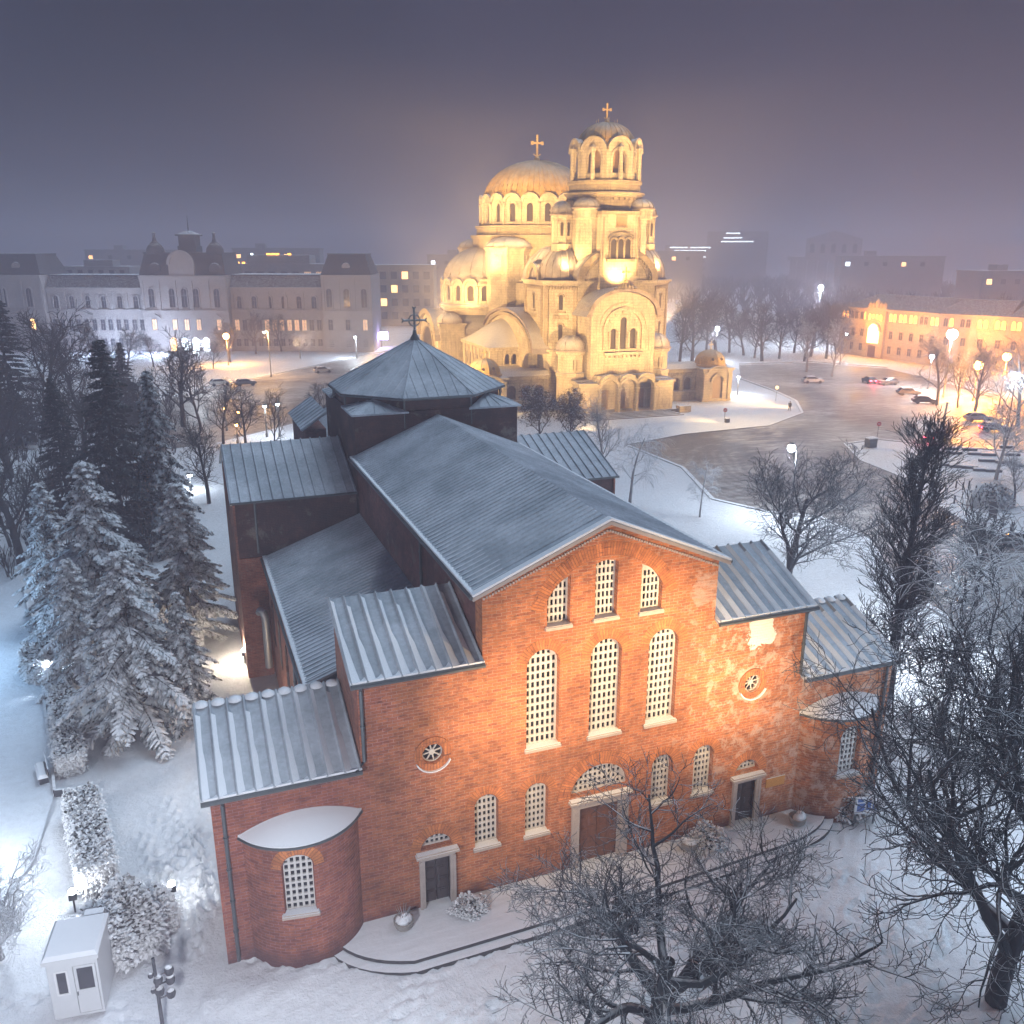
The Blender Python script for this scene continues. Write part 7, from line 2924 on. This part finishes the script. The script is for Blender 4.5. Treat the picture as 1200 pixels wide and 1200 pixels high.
for (bx, by, lab) in ((1020, 524, 'grey litter bin on the point of the parking island'), (852, 495, 'little litter bin before the chapel')):
    g = gnd(bx, by)
    o = empty('litter_bin', (g.x, g.y, 0), 0, lab, 'bin')
    b = MB()
    s_ = 1.0 if bx > 900 else 0.5
    b.box(-0.7 * s_, 0.7 * s_, -0.5 * s_, 0.5 * s_, 0, 1.3 * s_)
    b.build('bin_body', plain('bin_grey', (0.10, 0.11, 0.11), 0.6), o)
    b = MB()
    b.box(-0.76 * s_, 0.76 * s_, -0.56 * s_, 0.56 * s_, 1.303 * s_, 1.45 * s_)
    b.build('lid', MT['snow'], o)
# low stone seats in rows
sb = MB()
sb.prism([(-1.3, -0.35), (1.3, -0.35), (1.3, 0.35), (-1.3, 0.35)], -0.1, 0.42)
seat_me = sb.build('seat_block', plain('dark_seat_stone', (0.08, 0.085, 0.09), 0.8), None)
me_s = seat_me.data
bpy.data.objects.remove(seat_me)
sb = MB()
sb.prism([(-1.34, -0.38), (1.34, -0.38), (1.34, 0.38), (-1.34, 0.38)], 0.423, 0.54, top=[(-1.2, -0.28), (1.2, -0.28), (1.2, 0.28), (-1.2, 0.28)])
sm_ = sb.build('seat_snow', MT['snow'], None)
me_sn = sm_.data
bpy.data.objects.remove(sm_)
k = 0
for (bx, by) in ((1092, 527), (1114, 527), (1136, 528), (1158, 534), (1095, 531), (1118, 532), (1143, 533), (1186, 534), (1110, 546), (1122, 548), (1136, 549), (1150, 552), (1164, 553), (1156, 541), (1176, 543), (1200, 547), (1180, 525)):
    g = gnd(bx, by)
    o = empty('stone_seat', (g.x, g.y, 0), -YAW + R(-8), 'snow topped low stone seat in the rows on the parking island', 'seat', 'stone seats on the parking island')
    o.scale = (0.75, 0.8, 0.8)
    inst('seat_block', me_s, o)
    inst('seat_snow', me_sn, o)
for (bx, by) in ((1128, 574), (1135, 572), (1143, 578), (1118, 590), (1132, 604), (1145, 609), (1185, 622), (1175, 616), (1120, 572)):
    g = gnd(bx, by)
    b = MB()
    b.lathe([(0.10, -0.1), (0.09, 0.85), (0.12, 0.88), (0.0, 0.98)], n=8)
    o = b.build('bollard', MT['iron_snow'], None, loc=(g.x, g.y, 0))
    tag(o, 'thin dark bollard along the parking island edge', 'bollard', 'bollards round the parking island')
g = gnd(1162, 612)
o = empty('notice_stand', (g.x, g.y, 0), R(-60), 'narrow dark notice stand on the parking island', 'notice stand')
MB().box(-0.4, 0.4, -0.06, 0.06, 0.5, 2.3).build('board', MT['iron_snow'], o)
MB().box(-0.42, -0.34, -0.05, 0.05, -0.1, 0.497).build('leg', MT['iron'], o)
MB().box(0.34, 0.42, -0.05, 0.05, -0.1, 0.497).build('leg', MT['iron'], o)

# notice board by the right apse
o = empty('notice_board', (12.2, -0.9 - 0.7, 0), R(-14), 'white notice board with blue panels beside the right apse', 'notice board')
o.location = (13.9, -1.9, 0)
b = MB()
for x in (-0.5, 0.5):
    b.box(x - 0.04, x + 0.04, -0.03, 0.03, -0.2, 1.5)
b.build('post', MT['gutter'], o) if False else None
MB().box(-0.54, -0.46, -0.03, 0.03, -0.3, 1.55).build('post', MT['gutter'], o)
MB().box(0.46, 0.54, -0.03, 0.03, -0.3, 1.55).build('post', MT['gutter'], o)
bd = MB().box(-0.62, 0.62, -0.09, -0.033, 0.55, 1.5).build('board', plain('board_white', (0.7, 0.72, 0.76), 0.5, var=0.05), o)
for (x0, x1, z0, z1) in ((-0.5, -0.1, 0.7, 1.15), (-0.02, 0.22, 0.75, 1.3), (0.3, 0.52, 0.7, 1.05), (-0.5, -0.2, 1.22, 1.4)):
    MB().box(x0, x1, -0.10, -0.092, z0, z1).build('blue_panel', plain('board_blue', (0.06, 0.13, 0.35), 0.5), bd)

# planters along the church wall
def planter(x, y, label, r=0.42):
    o = empty('planter', (x, y, 0.2), 0, label, 'planter')
    b = MB()
    b.lathe([(r * 0.6, 0.0), (r * 0.9, 0.12), (r * 1.05, 0.42), (r * 0.95, 0.44), (r * 0.8, 0.3), (0, 0.28)], n=14)
    b.build('bowl', plain('planter_stone', (0.30, 0.28, 0.26), 0.9), o, smooth=40)
    b = MB()
    rnd = random.Random(int(x * 10))
    for i in range(5):
        b.lathe([(0.0, 0.72), (r * 0.4, 0.62), (r * 0.62, 0.42), (r * 0.55, 0.34)], rnd.uniform(-0.35, 0.35) * r, rnd.uniform(-0.35, 0.35) * r, 9, mtx=Matrix.Translation((0, 0, rnd.uniform(-0.08, 0.05))))
    b.build('snow_cover', MT['snow'], o, smooth=True)
    b = MB()
    for i in range(14):
        a = i * 2.4
        b.tube([(0.1 * math.cos(a), 0.1 * math.sin(a), 0.5), (0.3 * math.cos(a), 0.3 * math.sin(a), 0.85 + 0.2 * rnd.random())], [0.015, 0.006], 4)
    b.build('plant', MT['shrub'], o)


planter(-9.35, -0.85, 'snow filled stone planter left of the left side door')
planter(10.5, -1.05, 'snow filled stone planter beside the right apse')
planter(4.5, -0.75, 'snow filled stone planter under the ground floor windows')

# little yellow sign beam left of the right door
o = MB().box(-0.55, 0.55, -0.06, 0.0, 0, 0.5).build('wall_plaque', plain('ochre_plaque', (0.55, 0.25, 0.05), 0.6, snow=(0.6, 0.9)), None, loc=(9.75, -0.006, 1.9))
tag(o, 'small ochre plaque on the wall right of the right side door', 'plaque')

# white guard kiosk
KI = empty('guard_kiosk', (-21.65, -0.62, 0), R(-7), 'small white guard kiosk with glazed door and snowy flat roof', 'kiosk')
KW = plain('kiosk_panel', (0.62, 0.64, 0.66), 0.5, var=0.08)
hw, dp, ht = 0.86, 1.9, 2.55
v, f = panel([(-hw, 0), (hw, 0), (hw, ht), (-hw, ht)], [[(-0.62, 1.05), (-0.20, 1.05), (-0.20, 2.1), (-0.62, 2.1)], [(0.0, 0.08), (0.78, 0.08), (0.78, 2.25), (0.0, 2.25)]], 0.06)
b = MB().add(v, f)
b.box(-hw, -hw + 0.06, 0.063, dp, 0, ht)
b.box(hw - 0.06, hw, 0.063, dp, 0, ht)
b.box(-hw + 0.063, hw - 0.063, dp - 0.06, dp, 0, ht)
for x in (-hw, hw):
    b.box(x - 0.05, x + 0.05, -0.02, 0.05, 0, ht) if False else None
b.build('kiosk_wall', KW, KI)
v, f = panel([(0.02, 0.1), (0.76, 0.1), (0.76, 2.23), (0.02, 2.23)], [[(0.12, 1.15), (0.66, 1.15), (0.66, 2.12), (0.12, 2.12)]], 0.05)
d = make('kiosk_door', [(x, y + 0.005, z) for x, y, z in v], f, KW, KI)
MB().box(0.12, 0.66, 0.02, 0.03, 1.15, 2.12).build('glass', MT['glass'], d)
MB().box(0.045, 0.075, -0.05, 0.0, 0.95, 1.1).build('handle', MT['gutter'], d)
v, f = panel([(-0.64, 1.03), (-0.18, 1.03), (-0.18, 2.12), (-0.64, 2.12)], [[(-0.57, 1.1), (-0.25, 1.1), (-0.25, 2.05), (-0.57, 2.05)]], 0.08)
w = make('window', [(x, y - 0.012, z) for x, y, z in v], f, plain('kiosk_frame', (0.75, 0.76, 0.77), 0.4, var=0.05), KI)
MB().box(-0.57, -0.25, 0.02, 0.03, 1.1, 2.05).build('glass', MT['glass'], w)
b = MB()
b.box(-hw - 0.10, hw + 0.10, -0.14, dp + 0.10, ht + 0.003, ht + 0.17)
rf = b.build('roof', KW, KI)
b = MB()
b.prism([(-hw - 0.09, -0.13), (hw + 0.09, -0.13), (hw + 0.09, dp + 0.09), (-hw - 0.09, dp + 0.09)], ht + 0.173, ht + 0.29, top=[(-hw + 0.02, 0.0), (hw - 0.02, 0.0), (hw - 0.02, dp - 0.03), (-hw + 0.02, dp - 0.03)])
b.build('snow_cover', MT['snow'], rf)
b = MB()
b.box(0.05, 0.75, dp + 0.12, dp + 0.45, 2.0, 2.75)
ac = b.build('air_unit', plain('air_unit_grey', (0.35, 0.36, 0.37), 0.5, snow=(0.6, 0.9)), KI)
b = MB()
b.lathe([(0.22, -0.03), (0.26, -0.03), (0.26, 0.0), (0.22, 0.0)], 0, 0, 16, mtx=Matrix.Translation((0.4, dp + 0.115, 2.42)) @ Matrix.Rotation(R(-90), 4, 'X'))
b.build('fan_ring', MT['iron'], ac)

# dark post with clustered signal heads
g = Vector((-18.75, -2.6, 0))
o = empty('signal_post', g, R(15), 'dark post with snow capped signal heads by the kiosk', 'traffic light')
h = zat(g.x, g.y, 1123)
b = MB()
b.tube([(0, 0, -0.2), (0, 0, h)], [0.075, 0.06], 8)
b.build('pole', MT['iron'], o, smooth=40)
for (x, z) in ((0.06, h - 0.95), (0.06, h - 1.45), (0.46, h - 0.75), (0.46, h - 1.15), (0.42, h - 1.75), (-0.16, h - 0.62), (-0.14, h - 1.3)):
    b = MB()
    s_ = 0.17 if x > 0 else 0.10
    b.lathe([(0.0, -s_), (s_ * 0.8, -s_ * 0.8), (s_, 0), (s_ * 0.8, s_ * 0.9), (s_ * 0.3, s_ * 1.15), (0, s_ * 1.2)], x, -0.05, 10, mtx=Matrix.Translation((0, 0, z)))
    b.tube([(0, 0, z - 0.05), (x, -0.05, z - 0.02)], 0.03, 5)
    b.build('signal_head', MT['iron_snow'], o, smooth=40)

# bench beside the footpath edging
g = gnd(50, 912)
o = empty('park_bench', (g.x, g.y, 0), R(-78), 'snow buried bench beside the footpath', 'bench')
b = MB()
b.box(-0.85, 0.85, -0.25, 0.25, 0.38, 0.44)
b.build('seat', MT['iron'], o)
b = MB()
b.prism([(-0.86, -0.26), (0.86, -0.26), (0.86, 0.26), (-0.86, 0.26)], 0.443, 0.60, top=[(-0.72, -0.16), (0.72, -0.16), (0.72, 0.16), (-0.72, 0.16)])
b.build('snow_cover', MT['snow'], o)
MB().box(-0.85, 0.85, 0.26, 0.31, 0.5, 0.92).build('backrest', MT['iron_snow'], o)
for x in (-0.7, 0.7):
    MB().box(x - 0.04, x + 0.04, -0.2, 0.25, -0.1, 0.377).build('leg', MT['iron'], o)


# ------------------------------------------------------------------ walking person
def person(x, y, rz, label):
    jn = {'pelvis': (0, 0, 0.95, 0.155), 'waist': (0.01, 0, 1.10, 0.15), 'chest': (0.03, 0, 1.32, 0.175), 'neck': (0.05, 0, 1.50, 0.07), 'head': (0.08, 0, 1.60, 0.095), 'top': (0.09, 0, 1.71, 0.085),
          'lh': (0.0, 0.10, 0.90, 0.115), 'lk': (0.20, 0.10, 0.52, 0.075), 'la': (0.14, 0.10, 0.09, 0.05), 'lt': (0.30, 0.11, 0.05, 0.045),
          'rh': (0.0, -0.10, 0.90, 0.115), 'rk': (-0.02, -0.10, 0.50, 0.075), 'ra': (-0.28, -0.10, 0.14, 0.05), 'rt': (-0.16, -0.11, 0.04, 0.045),
          'ls': (0.03, 0.20, 1.42, 0.075), 'le': (-0.10, 0.27, 1.16, 0.06), 'lw': (0.02, 0.27, 0.93, 0.045), 'lf': (0.05, 0.27, 0.84, 0.04),
          'rs': (0.03, -0.20, 1.42, 0.075), 're': (0.10, -0.27, 1.16, 0.06), 'rw': (0.26, -0.26, 0.99, 0.045), 'rf': (0.30, -0.26, 0.91, 0.04)}
    ed = [('pelvis', 'waist'), ('waist', 'chest'), ('chest', 'neck'), ('neck', 'head'), ('head', 'top'), ('pelvis', 'lh'), ('lh', 'lk'), ('lk', 'la'), ('la', 'lt'), ('pelvis', 'rh'), ('rh', 'rk'), ('rk', 'ra'), ('ra', 'rt'),
          ('chest', 'ls'), ('ls', 'le'), ('le', 'lw'), ('lw', 'lf'), ('chest', 'rs'), ('rs', 're'), ('re', 'rw'), ('rw', 'rf')]
    ks = list(jn)
    me = bpy.data.meshes.new('person')
    me.from_pydata([jn[k][:3] for k in ks], [(ks.index(a), ks.index(b_)) for a, b_ in ed], [])
    o = bpy.data.objects.new('person', me)
    COL.objects.link(o)
    o.modifiers.new('skin', 'SKIN')
    sd = o.modifiers.new('sub', 'SUBSURF')
    sd.levels = sd.render_levels = 1
    sv = me.skin_vertices[0].data
    for i, k in enumerate(ks):
        r = jn[k][3]
        sv[i].radius = (r, r)
        sv[i].use_root = (k == 'pelvis')
    me.materials.append(plain('dark_winter_clothes', (0.025, 0.025, 0.03), 0.85))
    o.location = (x, y, 0.05)
    o.rotation_euler = (0, 0, rz)
    o['label'] = label
    o['category'] = 'person'
    # woollen hat, part of the figure
    b = MB()
    b.lathe([(0.112, 1.66), (0.115, 1.72), (0.09, 1.79), (0.0, 1.82)], 0.085, 0, 12)
    b.build('hat', plain('dark_hat', (0.03, 0.03, 0.04), 0.9), o, smooth=True)
    b = MB()
    b.lathe([(0.20, 0.78), (0.19, 0.95), (0.175, 1.12)], 0.005, 0, 14, sy=1.15)
    b.build('coat', plain('dark_coat', (0.02, 0.022, 0.028), 0.85), o, smooth=True)
    return o


g = gnd(925, 482)
person(g.x, g.y, R(-120), 'person in dark winter clothes walking on the square')

# undergrowth of the dark wood
rng = np.random.default_rng(77)
polys = []
for i in range(2600):
    x, y = rng.uniform(-75, -17), rng.uniform(42, 150)
    if x > -32 and y < 50:
        continue
    hh = rng.uniform(0.8, 2.8)
    for k in range(4):
        a, t = rng.uniform(0, 6.28), rng.uniform(0.15, 0.7)
        p = np.array([[x, y, -0.1], [x + t * hh * 0.4 * math.cos(a), y + t * hh * 0.4 * math.sin(a), hh * 0.55], [x + t * hh * math.cos(a + 0.4), y + t * hh * math.sin(a + 0.4), hh]])
        polys.append((p, np.array([0.05, 0.035, 0.02]), 3))
V, F = tubes(polys)
o = bpy.data.objects.new('undergrowth', np_mesh('undergrowth', V, F, MT['bark_brown']))
link(o)
tag(o, 'dark bare twiggy undergrowth of the wood at the left', 'undergrowth', None, 'stuff')

# woods and gardens of the far city, one dim mass
polys = []
for i in range(4200):
    if i % 4:
        x, y = rng.uniform(-290, 470), rng.uniform(325, 770)
    else:
        x, y = rng.uniform(195, 470), rng.uniform(40, 330)
    hh = rng.uniform(5, 11)
    polys.append((np.array([[x, y, -0.1], [x, y, hh * 0.4], [x + rng.normal(0, 0.6), y, hh]]), np.array([0.3, 0.25, 0.1]), 3))
    for k in range(8):
        a, t, z0_ = rng.uniform(0, 6.28), rng.uniform(0.25, 0.45), rng.uniform(0.2, 0.55)
        p = np.array([[x, y, hh * z0_], [x + t * hh * 0.6 * math.cos(a), y + t * hh * 0.6 * math.sin(a), hh * (z0_ + 0.22)], [x + t * hh * math.cos(a + 0.4), y + t * hh * math.sin(a + 0.4), hh * (z0_ + 0.45)]])
        polys.append((p, np.array([0.22, 0.18, 0.10]), 3))
V, F = tubes(polys)
o = bpy.data.objects.new('far_woods', np_mesh('far_woods', V, F, MT['bark_brown']))
link(o)
tag(o, 'dim far woods and gardens of the city in the fog', 'woods', None, 'stuff')

# ------------------------------------------------------------------ winter haze
hm = bpy.data.materials.new('winter_haze')
hm.use_nodes = True
hn = hm.node_tree.nodes
for q in list(hn):
    if q.type != 'OUTPUT_MATERIAL':
        hn.remove(q)
pv = hn.new('ShaderNodeVolumePrincipled')
pv.inputs['Color'].default_value = (0.52, 0.49, 0.60, 1)
pv.inputs['Density'].default_value = 0.0026
pv.inputs['Anisotropy'].default_value = 0.25
hm.node_tree.links.new(pv.outputs[0], hn['Material Output'].inputs['Volume'])
hz = MB().box(-1620, 1720, -110, 2120, -1.5, 56).build('haze', hm, None, uv=False)
hz['kind'] = 'stuff'
hz.visible_shadow = True
